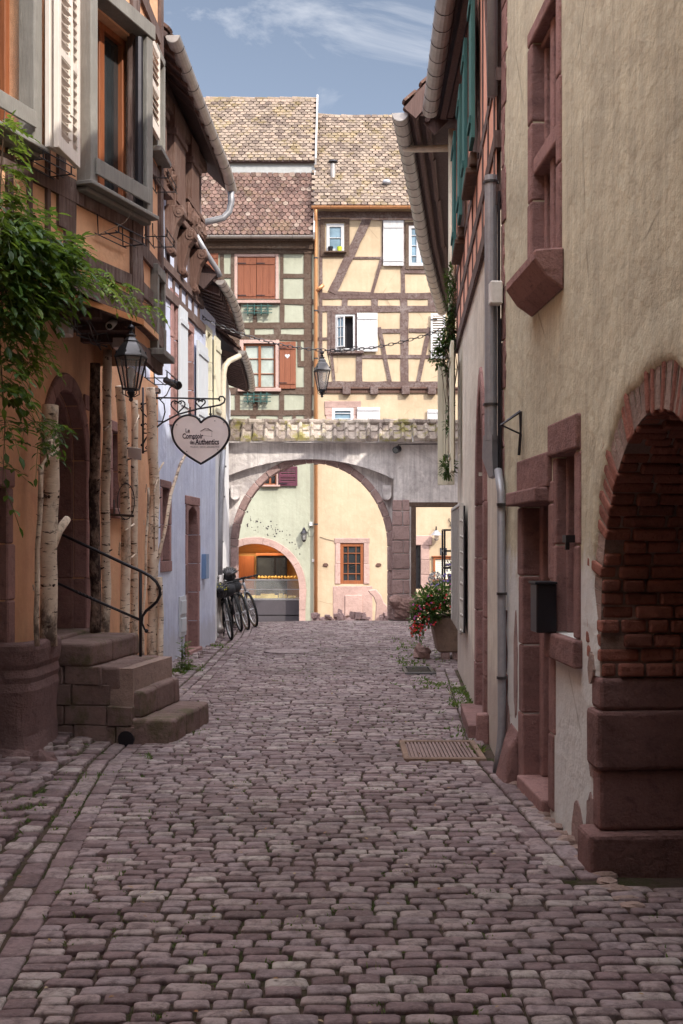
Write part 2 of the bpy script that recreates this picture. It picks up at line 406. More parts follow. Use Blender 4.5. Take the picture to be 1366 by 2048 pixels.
M['curtain'] = plain('net_curtain_glass', (.42, .46, .42), .12, 0, .6, .4, 0, 2)
M['lampglass'] = clearglass('lamp_glass', (.78, .76, .78), .72)
M['showglass'] = clearglass('counter_glass', (.92, .95, .95), .86)
M['bulb'] = plain('frosted_bulb', (.75, .72, .68), .3, 0, .5, .05, 0)
M['signface'] = plain('painted_sign_board', (.74, .66, .66), .45, 0, .4, .12, .02, 3)
M['black'] = plain('black_lacquer', (.014, .013, .018), .35, 0, .4, .2, .05)
M['ink'] = plain('dark_lettering', (.035, .02, .035), .6, 0, .2, .1, 0)
M['greyink'] = plain('grey_lettering', (.30, .26, .28), .6, 0, .2, .1, 0)
M['rubber'] = plain('tyre_rubber', (.03, .03, .032), .75, 0, .2, .2)
M['tan_rubber'] = plain('tan_tyre_wall', (.42, .30, .19), .75, 0, .2, .2)
M['alloy'] = plain('brushed_alloy', (.55, .55, .58), .3, .8, .5, .2)
M['bagcloth'] = plain('black_bag_cloth', (.03, .03, .035), .7, 0, .3, .3, .5, 30)
M['yellowlac'] = plain('yellow_lacquer', (.75, .72, .05), .4)
M['counter'] = plain('dark_counter_panel', (.075, .065, .075), .6, 0, .3, .2, .05)
M['cheese'] = plain('cheese_rind', (.75, .52, .18), .6, 0, .3, .3)
M['planter'] = stone('weathered_planter', (.26, .18, .14), (.2, .14, .115), (.08, .06, .05), bump=.4, isl=0)
M['whiteplastic'] = plain('white_plastic', (.7, .68, .66), .5)
M['lattice'] = wood('grey_lattice_wood', (.58, .56, .53), (.45, .43, .41), 'z')
M['slate'] = plain('chalkboard', (.03, .035, .05), .6)
M['paper'] = plain('menu_paper', (.7, .66, .55), .8)
M['tile_back'] = tilemat('sandy_roof_tiles', [(0, (.11, .078, .066)), (.35, (.20, .15, .12)), (.75, (.26, .20, .16)), (1, (.29, .21, .165))], .35, (.34, .22, .04))
M['tile_brown'] = tilemat('brown_scale_tiles', [(0, (.085, .05, .044)), (.45, (.135, .078, .066)), (.93, (.18, .108, .09)), (1, (.25, .19, .16))], .15)
M['tile_gate'] = tilemat('mossy_cap_tiles', [(0, (.15, .115, .10)), (.5, (.27, .22, .19)), (1, (.38, .32, .27))], .8, (.25, .20, .03))
M['tile_dark'] = tilemat('dark_roof_tiles', [(0, (.12, .07, .06)), (1, (.24, .14, .11))])
M['soffit'] = wood('dark_soffit_boards', (.055, .035, .035), (.10, .065, .06), 'z')
M['rafter'] = wood('rafter_wood', (.09, .055, .05), (.15, .095, .085), 'z')
# birch bark
t = NT('birch_bark')
v = t.noise(6, 6, .7, t.mapped((1.4, 1.4, 5.5)), .5)
a = t.mix((.74, .64, .53), (.52, .40, .31), t.ramp(t.noise(3, 6, .7), [(.4, 0.), (.65, 1.)]))
a = t.mix(a, (.035, .022, .02), t.ramp(v, [(.57, 0.), (.63, 1.)]))
a = t.mix(a, (.05, .03, .028), t.math('MULTIPLY', t.ramp(t.noise(2.2, 7, .75, t.mapped((1.5, 1.5, .8), (4, 2, 7))), [(.5, 0.), (.62, 1.)]), .85))
t.bump(v, .7, .012); M['birch'] = t.fin(a, .85, 0, .2)
t = NT('birch_bark_black')
a = t.mix((.30, .21, .17), (.035, .022, .02), t.ramp(t.noise(5, 7, .75, t.mapped((1.6, 1.6, .9))), [(.38, 0.), (.55, 1.)]))
t.bump(t.noise(9, 7, .75), 1., .02); M['birch_dark'] = t.fin(a, .9, 0, .2)
# cobbles
t = NT('cobblestone')
a = t.ramp(t.island(), [(0, (.15, .10, .105)), (.25, (.24, .17, .178)), (.5, (.29, .232, .245)), (.7, (.32, .245, .245)), (.9, (.37, .305, .30)), (1, (.41, .36, .34))])
a = t.mix(a, (.09, .06, .065), t.math('MULTIPLY', t.ramp(t.noise(14, 7, .75, None, .4), [(.44, 0.), (.62, 1.)]), .75))
a = t.mix(a, (.07, .055, .05), t.math('MULTIPLY', t.ramp(t.noise(.8, 6, .7, t.mapped((1, 1, 1), (7, 3, 1))), [(.48, 0.), (.68, 1.)]), .4))
a = t.mix(a, (.40, .33, .32), t.math('MULTIPLY', t.ramp(t.noise(45, 5, .7), [(.54, 0.), (.7, 1.)]), .3))
b1 = t.bump(t.noise(12, 6, .7, t.mapped((1, 2.2, 1))), .55, .02); t.bump(t.noise(70, 4, .7), .5, .004, b1)
M['cobble'] = t.fin(a, t.ramp(t.noise(8, 4), [(.3, .55), (.7, .85)]), 0, .3)
t = NT('joint_soil')
a = t.mix((.06, .042, .036), (.15, .11, .09), t.noise(20, 6, .7))
a = t.mix(a, (.045, .055, .018), t.ramp(t.noise(1.6, 7, .8), [(.48, 0.), (.6, 1.)]))
t.bump(t.noise(60, 6, .8), 1., .02); M['soil'] = t.fin(a, .95, 0, .1)
M['vine'] = leafmat('vine_leaf', [(0, (.02, .055, .018)), (.55, (.04, .10, .022)), (.9, (.08, .17, .025)), (1, (.18, .28, .04))], .4)
M['vine_young'] = leafmat('young_vine_leaf', [(0, (.10, .20, .03)), (1, (.26, .34, .06))], .4)
M['ivy'] = leafmat('ivy_leaf', [(0, (.02, .05, .018)), (.8, (.05, .10, .03)), (1, (.12, .2, .04))], .25)
M['weed'] = leafmat('weed_leaf', [(0, (.05, .10, .025)), (.7, (.10, .17, .035)), (1, (.22, .24, .08))], .3)
M['flower_leaf'] = leafmat('flower_foliage', [(0, (.03, .08, .02)), (1, (.10, .20, .04))], .3)
M['red'] = leafmat('red_petal', [(0, (.55, .02, .02)), (.6, (.75, .05, .05)), (1, (.6, .03, .15))], .2)
M['pinkpetal'] = leafmat('magenta_petal', [(0, (.6, .10, .30)), (1, (.45, .10, .5))], .2)
M['violet'] = leafmat('violet_petal', [(0, (.2, .15, .6)), (1, (.35, .25, .7))], .2)
M['bark'] = wood('vine_bark', (.10, .07, .05), (.16, .12, .09), 'z')
M['warm'] = emis('warm_spot', (1., .55, .2), 14)

# ------------------------------------------------------------------ building parts
def window(F, r, n, parent, fm, cols=2, rows=3, gm=None, fw=.05, mw=.022, name='window', split=True, th=.05):
    a, b, c, d = r; m = MB()
    m.box(F, a, b, n, n + th, c, c + fw).box(F, a, b, n, n + th, d - fw, d).box(F, a, a + fw, n, n + th, c + fw, d - fw).box(F, b - fw, b, n, n + th, c + fw, d - fw)
    if split and cols % 2 == 0: m.box(F, (a + b) / 2 - fw * .7, (a + b) / 2 + fw * .7, n, n + th * 1.1, c + fw, d - fw)
    for i in range(1, cols):
        if split and cols % 2 == 0 and i == cols // 2: continue
        u = a + (b - a) * i / cols; m.box(F, u - mw / 2, u + mw / 2, n + .012, n + th * .8, c + fw, d - fw)
    for k in range(1, rows):
        z = c + (d - c) * k / rows; m.box(F, a + fw, b - fw, n + .010, n + th * .76, z - mw / 2, z + mw / 2)
    o = m.build(name, M[fm], parent, bevel=.004)
    MB().box(F, a + fw * .5, b - fw * .5, n - .006, n + .006, c + fw * .5, d - fw * .5).build('pane', M[gm or 'glass'], o)
    return o
def shutter(F, r, n, parent, m_, louver=0, th=.035, hinges=True, boards=3, label=None, ang=0, hinge='a'):
    """ang turns the leaf about its hinge edge, away from the wall"""
    a, b, c, d = r
    if ang:
        p = F.pt(a if hinge == 'a' else b, n, 0); w = b - a
        base = math.degrees(math.atan2(F.u[0], F.u[1]))
        G = Fr(p[0], p[1], 0, 1)
        s_ = 1 if hinge == 'a' else -1
        ca, sa = math.cos(math.radians(ang)), math.sin(math.radians(ang))
        du = (F.u[0] * ca * s_ + F.n[0] * sa, F.u[1] * ca * s_ + F.n[1] * sa); G.u = du; G.n = (F.n[0] * ca - F.u[0] * sa * s_, F.n[1] * ca - F.u[1] * sa * s_)
        F, a, b, n = G, 0, w, 0
    m = MB()
    if louver:
        fw = .055
        m.box(F, a, a + fw, n, n + th, c, d).box(F, b - fw, b, n, n + th, c, d)
        for z0, z1 in ((c, c + .1), (d - .07, d), ((c + d) / 2 - .03, (c + d) / 2 + .03)): m.box(F, a + fw, b - fw, n + .001, n + th - .001, z0, z1)
        k = int((d - c) / louver)
        for i in range(k):
            z = c + .1 + (d - c - .17) * (i + .5) / k
            m.add([F.pt(a + fw, n + .003, z + .02), F.pt(b - fw, n + .003, z + .02), F.pt(b - fw, n + th, z - .016), F.pt(a + fw, n + th, z - .016),
                   F.pt(a + fw, n + .003, z + .012), F.pt(b - fw, n + .003, z + .012), F.pt(b - fw, n + th, z - .024), F.pt(a + fw, n + th, z - .024)],
                  [(0, 1, 2, 3), (4, 5, 6, 7), (0, 1, 5, 4), (1, 2, 6, 5), (2, 3, 7, 6), (3, 0, 4, 7)])
    else:
        w = (b - a) / boards
        for i in range(boards): m.box(F, a + w * i + .002, a + w * (i + 1) - .002, n, n + th, c, d)
        for z in (c + (d - c) * .12, c + (d - c) * .86): m.box(F, a + .02, b - .02, n + th, n + th + .018, z - .035, z + .035)
    o = m.build('shutter', M[m_], parent, bevel=.003)
    if label: o['label'] = label
    if hinges:
        h = MB()
        for z in (c + (d - c) * .12, c + (d - c) * .86): h.box(F, a - .01, a + (b - a) * .45, n + th + .018, n + th + .026, z - .012, z + .012)
        h.build('hinge', M['iron'], o)
    return o
def gutter(pts, r, name, parent, m_='zinc', step=.45, end=True):
    m = MB(); pts = [Vector(p) for p in pts]; N = len(pts); seg = 8; rings = []
    for i, p in enumerate(pts):
        tt = (pts[min(i + 1, N - 1)] - pts[max(i - 1, 0)]).normalized(); sd = tt.cross(Vector((0, 0, 1))).normalized(); up = sd.cross(tt)
        rr = []
        for k in range(seg + 1):
            an = PI * k / seg; rr.append(p + sd * math.cos(an) * r - up * math.sin(an) * r)
        for k in range(seg, -1, -1):
            an = PI * k / seg; rr.append(p + sd * math.cos(an) * r * .93 - up * math.sin(an) * r * .93 + up * .001)
        rings.append(rr)
    q = 2 * seg + 2
    vs = [p for rr in rings for p in rr]
    fs = [(i * q + k, i * q + (k + 1) % q, (i + 1) * q + (k + 1) % q, (i + 1) * q + k) for i in range(N - 1) for k in range(q)]
    fs += [tuple(range(q)), tuple((N - 1) * q + k for k in range(q))]
    if end: fs += [tuple(range(seg + 1)), tuple((N - 1) * q + k for k in range(seg + 1))]
    m.add(vs, fs)
    o = m.build(name, M[m_], parent, smooth=False)
    # soldered seams
    s = MB(); tot = 0
    for a, b in zip(pts, pts[1:]):
        L = (b - a).length; k = max(1, int(L / step)); tt = (b - a).normalized(); sd = tt.cross(Vector((0, 0, 1))).normalized(); up = sd.cross(tt)
        for i in range(k):
            c = a + (b - a) * ((i + .5) / k)
            ring = [c + sd * math.cos(PI * j / 8) * (r + .001) - up * math.sin(PI * j / 8) * (r + .001) for j in range(9)]
            s.tube(ring, .0045, 5)
    s.build_each('gutter_bracket', M['ironlight'], o)
    return o
def tiles(e0, e1, up, L, tw, ex, mat, parent, name='roof_tiles', th=.024, jit=.006, sag=0, tip=.22, over=1.45):
    """scalloped tiles; e0-e1 eave line, up = vector up the slope"""
    e0, e1, up = Vector(e0), Vector(e1), Vector(up).normalized()
    W = (e1 - e0).length; ax = (e1 - e0).normalized(); nn = ax.cross(up).normalized()
    if nn.z < 0: nn = -nn
    m = MB(); rows = int(L / ex)
    for r in range(rows):
        k = int(W / tw); off = (r % 2) * .5 * tw
        for i in range(-1, k + 1):
            x0 = i * tw + off
            if x0 < -tw * .5: continue
            if x0 + tw > W + tw * .55: continue
            s0 = r * ex + rnd(-jit, jit) * 1.5; lift = rnd(0, jit) + .012
            wob = .02 * mnoise.noise(Vector((x0 * .5, s0 * .5, 3.3)))
            sg = sag * math.sin(PI * min(1, max(0, (x0 / W)))) if sag else 0
            rotj = rnd(-.012, .012)
            def P(a, b, h): return e0 + ax * (x0 + a + rotj * b * 3) + up * (s0 + b) + nn * (h + wob) - Vector((0, 0, sg))
            g = tw * .06 * rnd(.3, 1.6); d = ex * tip
            out = [(g, d), (tw * .22, d * .25), (tw * .5, 0), (tw * .78, d * .25), (tw - g, d), (tw - g, ex * over), (g, ex * over)]
            top = [P(a, b, lift + th * (1 - b / (ex * over)) + th * .5) for a, b in out]
            bot = [P(a, b, lift - th + th * (1 - b / (ex * over))) for a, b in out]
            m.add(top + bot, [tuple(range(7))] + [(j, (j + 1) % 7, 7 + (j + 1) % 7, 7 + j) for j in (0, 1, 2, 3, 4, 6)])
    return m.build(name, mat, parent)
def slab(p0, p1, p2, p3, th, mat, name, parent):
    a = [Vector(p) for p in (p0, p1, p2, p3)]; n = (a[1] - a[0]).cross(a[3] - a[0]).normalized() * th
    if n.z > 0: n = -n
    return MB().hexa([p for p in a] + [p + n for p in a]).build(name, mat, parent)
def text_mesh(s, size, mat, parent, origin, xdir, updir, ndir, name='lettering', bold=0, sx=1., depth=.002):
    cu = bpy.data.curves.new('t', 'FONT'); cu.body = s; cu.size = size; cu.extrude = depth; cu.offset = bold * size; cu.align_x = 'LEFT'; cu.resolution_u = 3
    ob = bpy.data.objects.new('t', cu); COL.objects.link(ob); dg = bpy.context.evaluated_depsgraph_get()
    me = bpy.data.meshes.new_from_object(ob.evaluated_get(dg)); bpy.data.objects.remove(ob); bpy.data.curves.remove(cu)
    X, U, N_, O = Vector(xdir), Vector(updir), Vector(ndir), Vector(origin); off = world_loc(parent)
    for v in me.vertices: v.co = O + X * v.co.x * sx + U * v.co.y + N_ * (v.co.z + depth) - off
    me.materials.clear(); me.materials.append(mat); me.name = name
    o = bpy.data.objects.new(name, me); COL.objects.link(o); o.parent = parent; return o
# ================================================================== camera, sky, sun
cam = bpy.data.cameras.new('camera'); co = bpy.data.objects.new('camera', cam); COL.objects.link(co); scene.camera = co
cam.sensor_fit = 'VERTICAL'; cam.sensor_height = 36; cam.sensor_width = 24; cam.lens = F_PX * 36 / 2048; cam.shift_y = (HY - 1024) / 2048; cam.clip_end = 2000; cam.clip_start = .05
co.location = (0, 0, CAM_H); co.rotation_euler = (PI / 2, 0, 0)
SUN_AZ = Vector((.62, -.785)); SUN_EL = math.radians(38)
w = bpy.data.worlds.new('World'); scene.world = w; w.use_nodes = True; nt = w.node_tree
bg = nt.nodes['Background']
sky = nt.nodes.new('ShaderNodeTexSky'); sky.sky_type = 'NISHITA'; sky.sun_disc = False; sky.sun_elevation = SUN_EL; sky.sun_rotation = math.atan2(SUN_AZ.x, SUN_AZ.y)
sky.air_density = 1.0; sky.dust_density = .5; sky.ozone_density = 1.6; sky.altitude = 300
# a few thin clouds
tc = nt.nodes.new('ShaderNodeTexCoord'); mp = nt.nodes.new('ShaderNodeMapping'); mp.inputs['Scale'].default_value = (2.2, 2.2, 6.5); mp.inputs['Location'].default_value = (.35, .2, .1)
mp.inputs['Rotation'].default_value = (0, .25, 0)
nt.links.new(tc.outputs['Generated'], mp.inputs[0])
nz = nt.nodes.new('ShaderNodeTexNoise'); nz.inputs['Scale'].default_value = 1.6; nz.inputs['Detail'].default_value = 9; nz.inputs['Roughness'].default_value = .62; nz.inputs['Distortion'].default_value = .6
nt.links.new(mp.outputs[0], nz.inputs['Vector'])
cr = nt.nodes.new('ShaderNodeValToRGB'); cr.color_ramp.elements[0].position = .54; cr.color_ramp.elements[0].color = (0, 0, 0, 1); cr.color_ramp.elements[1].position = .8; cr.color_ramp.elements[1].color = (.75, .75, .75, 1)
nt.links.new(nz.outputs['Fac'], cr.inputs[0])
mx = nt.nodes.new('ShaderNodeMix'); mx.data_type = 'RGBA'
nt.links.new(cr.outputs[0], mx.inputs[0]); hs = nt.nodes.new('ShaderNodeHueSaturation'); hs.inputs['Saturation'].default_value = .68; nt.links.new(sky.outputs[0], hs.inputs['Color']); nt.links.new(hs.outputs[0], mx.inputs[6]); mx.inputs[7].default_value = (8.5, 8.5, 8.7, 1)
# unseen bright cloud bank added overhead to lift street shade, ragged towards the horizon
sx = nt.nodes.new('ShaderNodeSeparateXYZ'); nt.links.new(tc.outputs['Generated'], sx.inputs[0])
def mth(op, a, b):
    n = nt.nodes.new('ShaderNodeMath'); n.operation = op
    for v, i in ((a, 0), (b, 1)):
        if isinstance(v, (int, float)): n.inputs[i].default_value = v
        else: nt.links.new(v, n.inputs[i])
    return n.outputs[0]
vv = mth('ADD', mth('SUBTRACT', sx.outputs[2], mth('MULTIPLY', sx.outputs[1], .22)), mth('MULTIPLY', mth('SUBTRACT', nz.outputs['Fac'], .5), .5))
cr2 = nt.nodes.new('ShaderNodeValToRGB'); cr2.color_ramp.elements[0].position = .58; cr2.color_ramp.elements[1].position = .80; nt.links.new(vv, cr2.inputs[0])
mx2 = nt.nodes.new('ShaderNodeMix'); mx2.data_type = 'RGBA'; nt.links.new(cr2.outputs[0], mx2.inputs[0]); nt.links.new(mx.outputs[2], mx2.inputs[6]); mx2.inputs[7].default_value = (38, 38, 39.5, 1)
nt.links.new(mx2.outputs[2], bg.inputs[0]); bg.inputs[1].default_value = .06
sl = bpy.data.lights.new('sun', 'SUN'); sl.energy = 2.0; sl.angle = math.radians(.5); sl.color = (1, .93, .80)
so = bpy.data.objects.new('sun', sl); COL.objects.link(so); so.location = (10, -12, 20)
sd = Vector((SUN_AZ.x * math.cos(SUN_EL), SUN_AZ.y * math.cos(SUN_EL), math.sin(SUN_EL)))
so.rotation_euler = sd.to_track_quat('Z', 'Y').to_euler()
scene.view_settings.view_transform = 'Standard'; scene.view_settings.look = 'None'; scene.view_settings.gamma = 1; scene.view_settings.exposure = 1.3
scene.render.engine = 'CYCLES'
scene.cycles.diffuse_bounces = 5; scene.cycles.max_bounces = 8; scene.cycles.transparent_max_bounces = 12

# ================================================================== ground
def lerp_tab(tab, y):
    if y <= tab[0][0]: (a, b), (c, d) = tab[0], tab[1]
    else:
        for (a, b), (c, d) in zip(tab, tab[1:]):
            if y <= c: break
    return b + (d - b) * (y - a) / (c - a)
XLT = [(1, -1.06), (4.87, -1.44), (8.1, -1.76), (13, -1.72), (19, -1.76), (24, -2.0), (32, -2.0)]
def XL(y): return lerp_tab(XLT, y)
def XR(y):
    if y < 7.97: return 1.573 - .051 * y
    if y < 14.2: return .691 + .057 * y
    return 1.5 + .14 * (y - 14.2)
def g(x, y):
    z = .012 * mnoise.noise(Vector((x * .9, y * .7, 0))) + .03 * math.exp(-((x - .0) / 1.2) ** 2)
    if y < 26:
        c = XL(y); z -= .022 * math.exp(-((x - c) / .25) ** 2)
        if x < c - .1: z += min(.16, .13 * (c - .1 - x))
    z -= .03
    if y > 22: t_ = min(1, (y - 22) / 8); z -= .8 * t_ * t_ * (3 - 2 * t_)
    return z
xs = [-400, -120, -40, -15, -8] + [-5 + .25 * i for i in range(41)] + [8, 15, 40, 120, 400]
ys = [-400, -120, -40, -12, -4] + [-2 + .25 * i for i in range(136)] + [36, 45, 70, 150, 500]
m = MB()
m.add([(x, y, g(x, y) - .015) for y in ys for x in xs], [(j * len(xs) + i, j * len(xs) + i + 1, (j + 1) * len(xs) + i + 1, (j + 1) * len(xs) + i) for j in range(len(ys) - 1) for i in range(len(xs) - 1)])
tag(m.build('ground', M['soil'], smooth=True), 'dark mossy soil under and between the cobblestones', 'ground', kind='structure')
def setstone(m, cx, cy, w, l, ang, h=.0, dome=.003):
    k = 10; ca, sa = math.cos(ang), math.sin(ang); z0 = g(cx, cy) + h + rnd(-.004, .005); tx, ty = rnd(-.025, .025), rnd(-.05, .05)
    P = []
    ee = rnd(.17, .34)
    jit = [rnd(.93, 1.05) for _ in range(k)]
    for q, (s, dz) in enumerate(((1., -.035), (1., -.007), (.965, -.0015), (.85, dome * .7))):
        for i in range(k):
            a = 2 * PI * (i + .5) / k; c, s_ = math.cos(a), math.sin(a)
            e = ee
            lx = (abs(c) ** e) * (1 if c > 0 else -1) * w / 2 * s * jit[i]; ly = (abs(s_) ** e) * (1 if s_ > 0 else -1) * l / 2 * (s if q != 2 else .93) * jit[i]
            P.append((cx + lx * ca - ly * sa, cy + lx * sa + ly * ca, z0 + dz + lx * tx + ly * ty))
    P.append((cx, cy, z0 + dome))
    fs = [(q * k + i, q * k + (i + 1) % k, (q + 1) * k + (i + 1) % k, (q + 1) * k + i) for q in range(3) for i in range(k)] + [(3 * k + i, 3 * k + (i + 1) % k, 4 * k) for i in range(k)]
    m.add(P, fs)
m = MB(); y = 1.6
COVERS = [(.44, 1.09, 8.08, 8.87), (.76, 1.18, 13.45, 14.22)]
def covered(x, y_): return any(a < x < b and c < y_ < d for a, b, c, d in COVERS)
while y < 25.4:
    pitch = rnd(.070, .090)
    x = XL(y) + .136 + rnd(0, .012); xr = (XR(y) - .30) if y > 5.2 else 3.4
    if y > 14: xr = XR(y) - .02
    while x < xr:
        wd = rnd(.10, .20)
        if x + wd > xr + .06: wd = max(.08, xr - x)
        yy = y + .035 * math.sin(x * 1.3 + y * .45) + .05 * mnoise.noise(Vector((x * .8, y * .5, 7))) + .02 * x
        if not covered(x + wd / 2, yy): setstone(m, x + wd / 2, yy, wd - rnd(.007, .016), pitch - rnd(.007, .015), rnd(-.05, .05) + .02)
        x += wd
    y += pitch
# left drain channel: two lines of stones laid lengthwise
for lane in (0, 1):
    y = 1.6
    while y < 23.8:
        l = rnd(.14, .24); x = XL(y) + (-.055 if lane == 0 else .075); dx = (XL(y + .3) - XL(y)) / .3
        setstone(m, x, y + l / 2, .115, l - .015, -math.atan(dx), 0)
        y += l
# right kerb line following the wall
for lane in (0, 1):
    y = 5.3
    while y < 14.0:
        l = rnd(.14, .24); x = XR(y) - .23 + lane * .13; dx = (XR(y + .3) - XR(y)) / .3
        if not covered(x, y + l / 2): setstone(m, x, y + l / 2, .115, l - .015, -math.atan(dx), .004 * lane)
        y += l
# left pavement between channel and houses
y = 1.6
while y < 24:
    pitch = rnd(.10, .13); x = XL(y) - .114
    while x > -3.1:
        wd = rnd(.11, .22)
        setstone(m, x - wd / 2, y + .10 * (XL(y) - x) * rnd(.8, 1.2), wd - .018, pitch - .015, rnd(-.12, .12) - .12, rnd(-.006, .008)); x -= wd
    y += pitch
# beyond the gate
y = 25.4
while y < 31.2:
    pitch = rnd(.16, .20); x = -4.2
    while x < 5:
        wd = rnd(.18, .26); setstone(m, x, y, wd - .02, pitch - .02, rnd(-.05, .05)); x += wd
    y += pitch
tag(m.build('road', M['cobble'], smooth=True), 'street paved with rows of small reddish cobblestones', 'road', kind='structure')
# ================================================================== LEFT SIDE
FO = Fr(-2.885 + .047 * 13.5, 13.5, math.degrees(math.atan(.047)))           # lower orange wall
UA = 20.0
FU = Fr(-1.78, 9.49, UA)                                                     # upper projecting floor (front)
FV = Fr(-1.78, 9.49, 1.5)                                                    # its side towards the blue house
oh = thing('half_timbered_house', 'orange half-timbered house with jettied upper floor, white louvered shutters and arched doorway', 'house', (-3, 11, 0))
door = FO.rc(90, 778, 168, 1250); dA, dB = FO.px(92, 900)[0], FO.px(168, 900)[0]
dTop = 2.95
left_door = (FO.px(-60, 1000)[0], FO.px(9, 1000)[0], -.1, 2.02)
win_l = FO.rc(221, 835, 236, 1015); win_l = (win_l[0], win_l[1] + .1, 1.95, 2.75)
ZS = 3.52
wall(FO, -18, 0, -.3, ZS, [left_door, (dA, dB, .55, dTop, .58, 'e'), win_l], .38, 0).build('wall', M['orange'], oh)
MB().box(FO, -18, -.01, -4.5, -4.3, -.3, 9).box(FO, -.06, -.01, -4.5, -.05, -.3, 9).box(FO, -18, -17.9, -4.5, 0, -.3, 9).build('rear_wall', M['orange'], oh)
MB().box(FO, dA - .5, dB + .4, -.8, -.42, .3, 3.3).box(FO, left_door[0] - .2, left_door[1] + .2, -.8, -.5, -.1, 2.4).box(FO, win_l[0] - .1, win_l[1] + .1, -.5, -.32, 1.8, 2.9).build_each('dark_interior', M['dark'], oh)
m = MB(); surround(m, FO, dA, dB, .72, dTop, .15, -.1, .03, .58, 'e', 7); surround(m, FO, dA + .03, dB - .03, .72, dTop - .03, .09, -.36, -.098, .55, 'e', 7)
m.build_each('door_surround', M['sand'], oh, bevel=.012)
m = MB(); 
for i in range(4): m.box(FO, dA + (dB - dA) * i / 4 + .004, dA + (dB - dA) * (i + 1) / 4 - .004, -.4, -.36, .74, dTop - .5)
m.build('door', M['sand'], oh)
m = MB(); surround(m, FO, left_door[0], left_door[1], -.1, 2.02, .14, -.2, .03); m.build('doorway_surround', M['sand'], oh, bevel=.012)
m = MB(); surround(m, FO, *win_l, .11, -.15, .025); m.box(FO, win_l[0] - .12, win_l[1] + .12, -.1, .08, win_l[2] - .1, win_l[2]); m.build('window_surround', M['sand'], oh, bevel=.01)
window(FO, win_l, -.2, oh, 'carved', 2, 3)
# niche plate
r = FO.rc(166, 788, 176, 822); m = MB(); m.box(FO, r[0], r[1], .0, .025, r[2], r[3]); m.build('wall_plaque', M['sand'], oh, bevel=.008)
# upper floor -----------------------------------------------------
UL = -14.5; VT = 1.12; HT = 8.8
bigw = FU.rc(160, 12, 272, 428); bigw = (FU.px(168, 100)[0], FU.px(268, 100)[0], FU.px(262, 420)[1], FU.px(262, 75)[1])
leftw = (FU.px(-75, 200)[0], FU.px(38, 200)[0], bigw[2] + .05, bigw[3])
wall(FU, UL, 0, ZS + .17, HT, [bigw, leftw], .16).build('upper_wall', M['orange'], oh)
sw = FV.rc(301, 85, 313, 300); sideW = (FV.px(303, 300)[0], FV.px(314, 300)[0], FV.px(308, 300)[1], FV.px(308, 120)[1])
lowW = (FV.px(304, 600)[0], FV.px(315, 600)[0], FV.px(310, 700)[1], FV.px(310, 560)[1])
wall(FV, 0, VT, 3.30, HT, [sideW, lowW], .12).build('upper_side_wall', M['orange'], oh)
e = FV.pt(VT, 0, 0); MB().add([(e[0], e[1], 3.3), (-3.2, e[1] + .02, 3.3), (-3.2, e[1] + .02, HT), (e[0], e[1], HT)], [(0, 1, 2, 3)]).build('upper_end_wall', M['orange'], oh)
# soffit
a = FU.pt(UL, -.02, ZS); b = FU.pt(0, -.02, ZS); c = FV.pt(VT, -.02, ZS)
m = MB(); m.hexa([a, b, (-2.9, b[1], ZS), (-4.5, a[1], ZS), (a[0], a[1], ZS + .05), (b[0], b[1], ZS + .05), (-2.9, b[1], ZS + .05), (-6, a[1], ZS + .05)])
m.hexa([b, c, (-2.9, c[1], ZS), (-2.9, b[1], ZS), (b[0], b[1], ZS + .05), (c[0], c[1], ZS + .05), (-2.9, c[1], ZS + .05), (-2.9, b[1], ZS + .05)])
m.build('soffit', M['soffit'], oh)
m = MB()
for i in range(9):
    y = 5.8 + i * .55; m.beam(Fr(0, 0, 90), (-3.2, ZS - .035), (-1.85 - max(0, 9.49 - y) * .36, ZS - .035), .07, -y - .05, -y + .05)
m.build_each('soffit_joist', M['rafter'], oh)
# fascia beams and copper strip
m = MB(); m.beam(FU, (UL, ZS + .085), (.02, ZS + .085), .17, -.1, .06); m.beam(FV, (.0, ZS + .05), (VT, ZS + .02), .2, -.1, .06)
m.build('jetty_beam', M['grey_timber'], oh)
m = MB(); m.box(FU, -2.4, .02, .062, .075, ZS - .045, ZS + .005).box(FV, 0, VT * .6, .062, .075, ZS - .05, ZS + .0); m.build('copper_flashing', M['copper'], oh)
# timber frame of the upper floor
def UP(x, y): return FU.px(x, y, 0)
m = MB(); t1 = .025
for x0, x1, ya, yb in ((53, 60, 250, 520), (89, 96, 0, 520), (126, 147, 355, 545), (262, 282, 40, 570), (10, 22, 240, 520)):
    u0, u1 = UP(x0, 300)[0], UP(x1, 300)[0]; u = (u0 + u1) / 2
    m.beam(FU, (u, max(ZS + .17, UP((x0 + x1) / 2, yb)[1]) if yb < 545 else ZS + .17), (u, UP((x0 + x1) / 2, ya)[1] if ya else HT), u1 - u0, -.02, t1)
zs_ = bigw[2]
m.beam(FU, (UL, zs_ - .14), (-.02, zs_ - .14), .10, -.02, t1 + .003)           # rail under the sills
m.beam(FU, (UL, ZS + .315), (-.02, ZS + .315), .12, -.02, t1 + .003)             # floor rail
for u in (-.55, -1.7, -3): m.beam(FU, (u, ZS + .17), (u, ZS + .28), .12, -.02, t1)
m.beam(FU, (UL, bigw[3] + .42), (-.02, bigw[3] + .42), .15, -.02, t1)
m.beam(FU, (-.95, bigw[3] + .35), (-.18, HT), .15, -.02, t1 + .004); m.beam(FU, (-.7, bigw[3] + .1), (-.7, bigw[3] + .38), .12, -.02, t1)
m.beam(FU, (-.45, bigw[3] + .5), (-.45, HT), .11, -.02, t1 - .002); m.beam(FU, (-.04, ZS + .17), (-.04, HT), .1, -.02, t1 + .008)
m.beam(FU, (UP(120, 300)[0], ZS + .5), (UP(120, 300)[0], HT), .09, -.02, t1)
def VP_(x, y): return FV.px(x, y, 0)
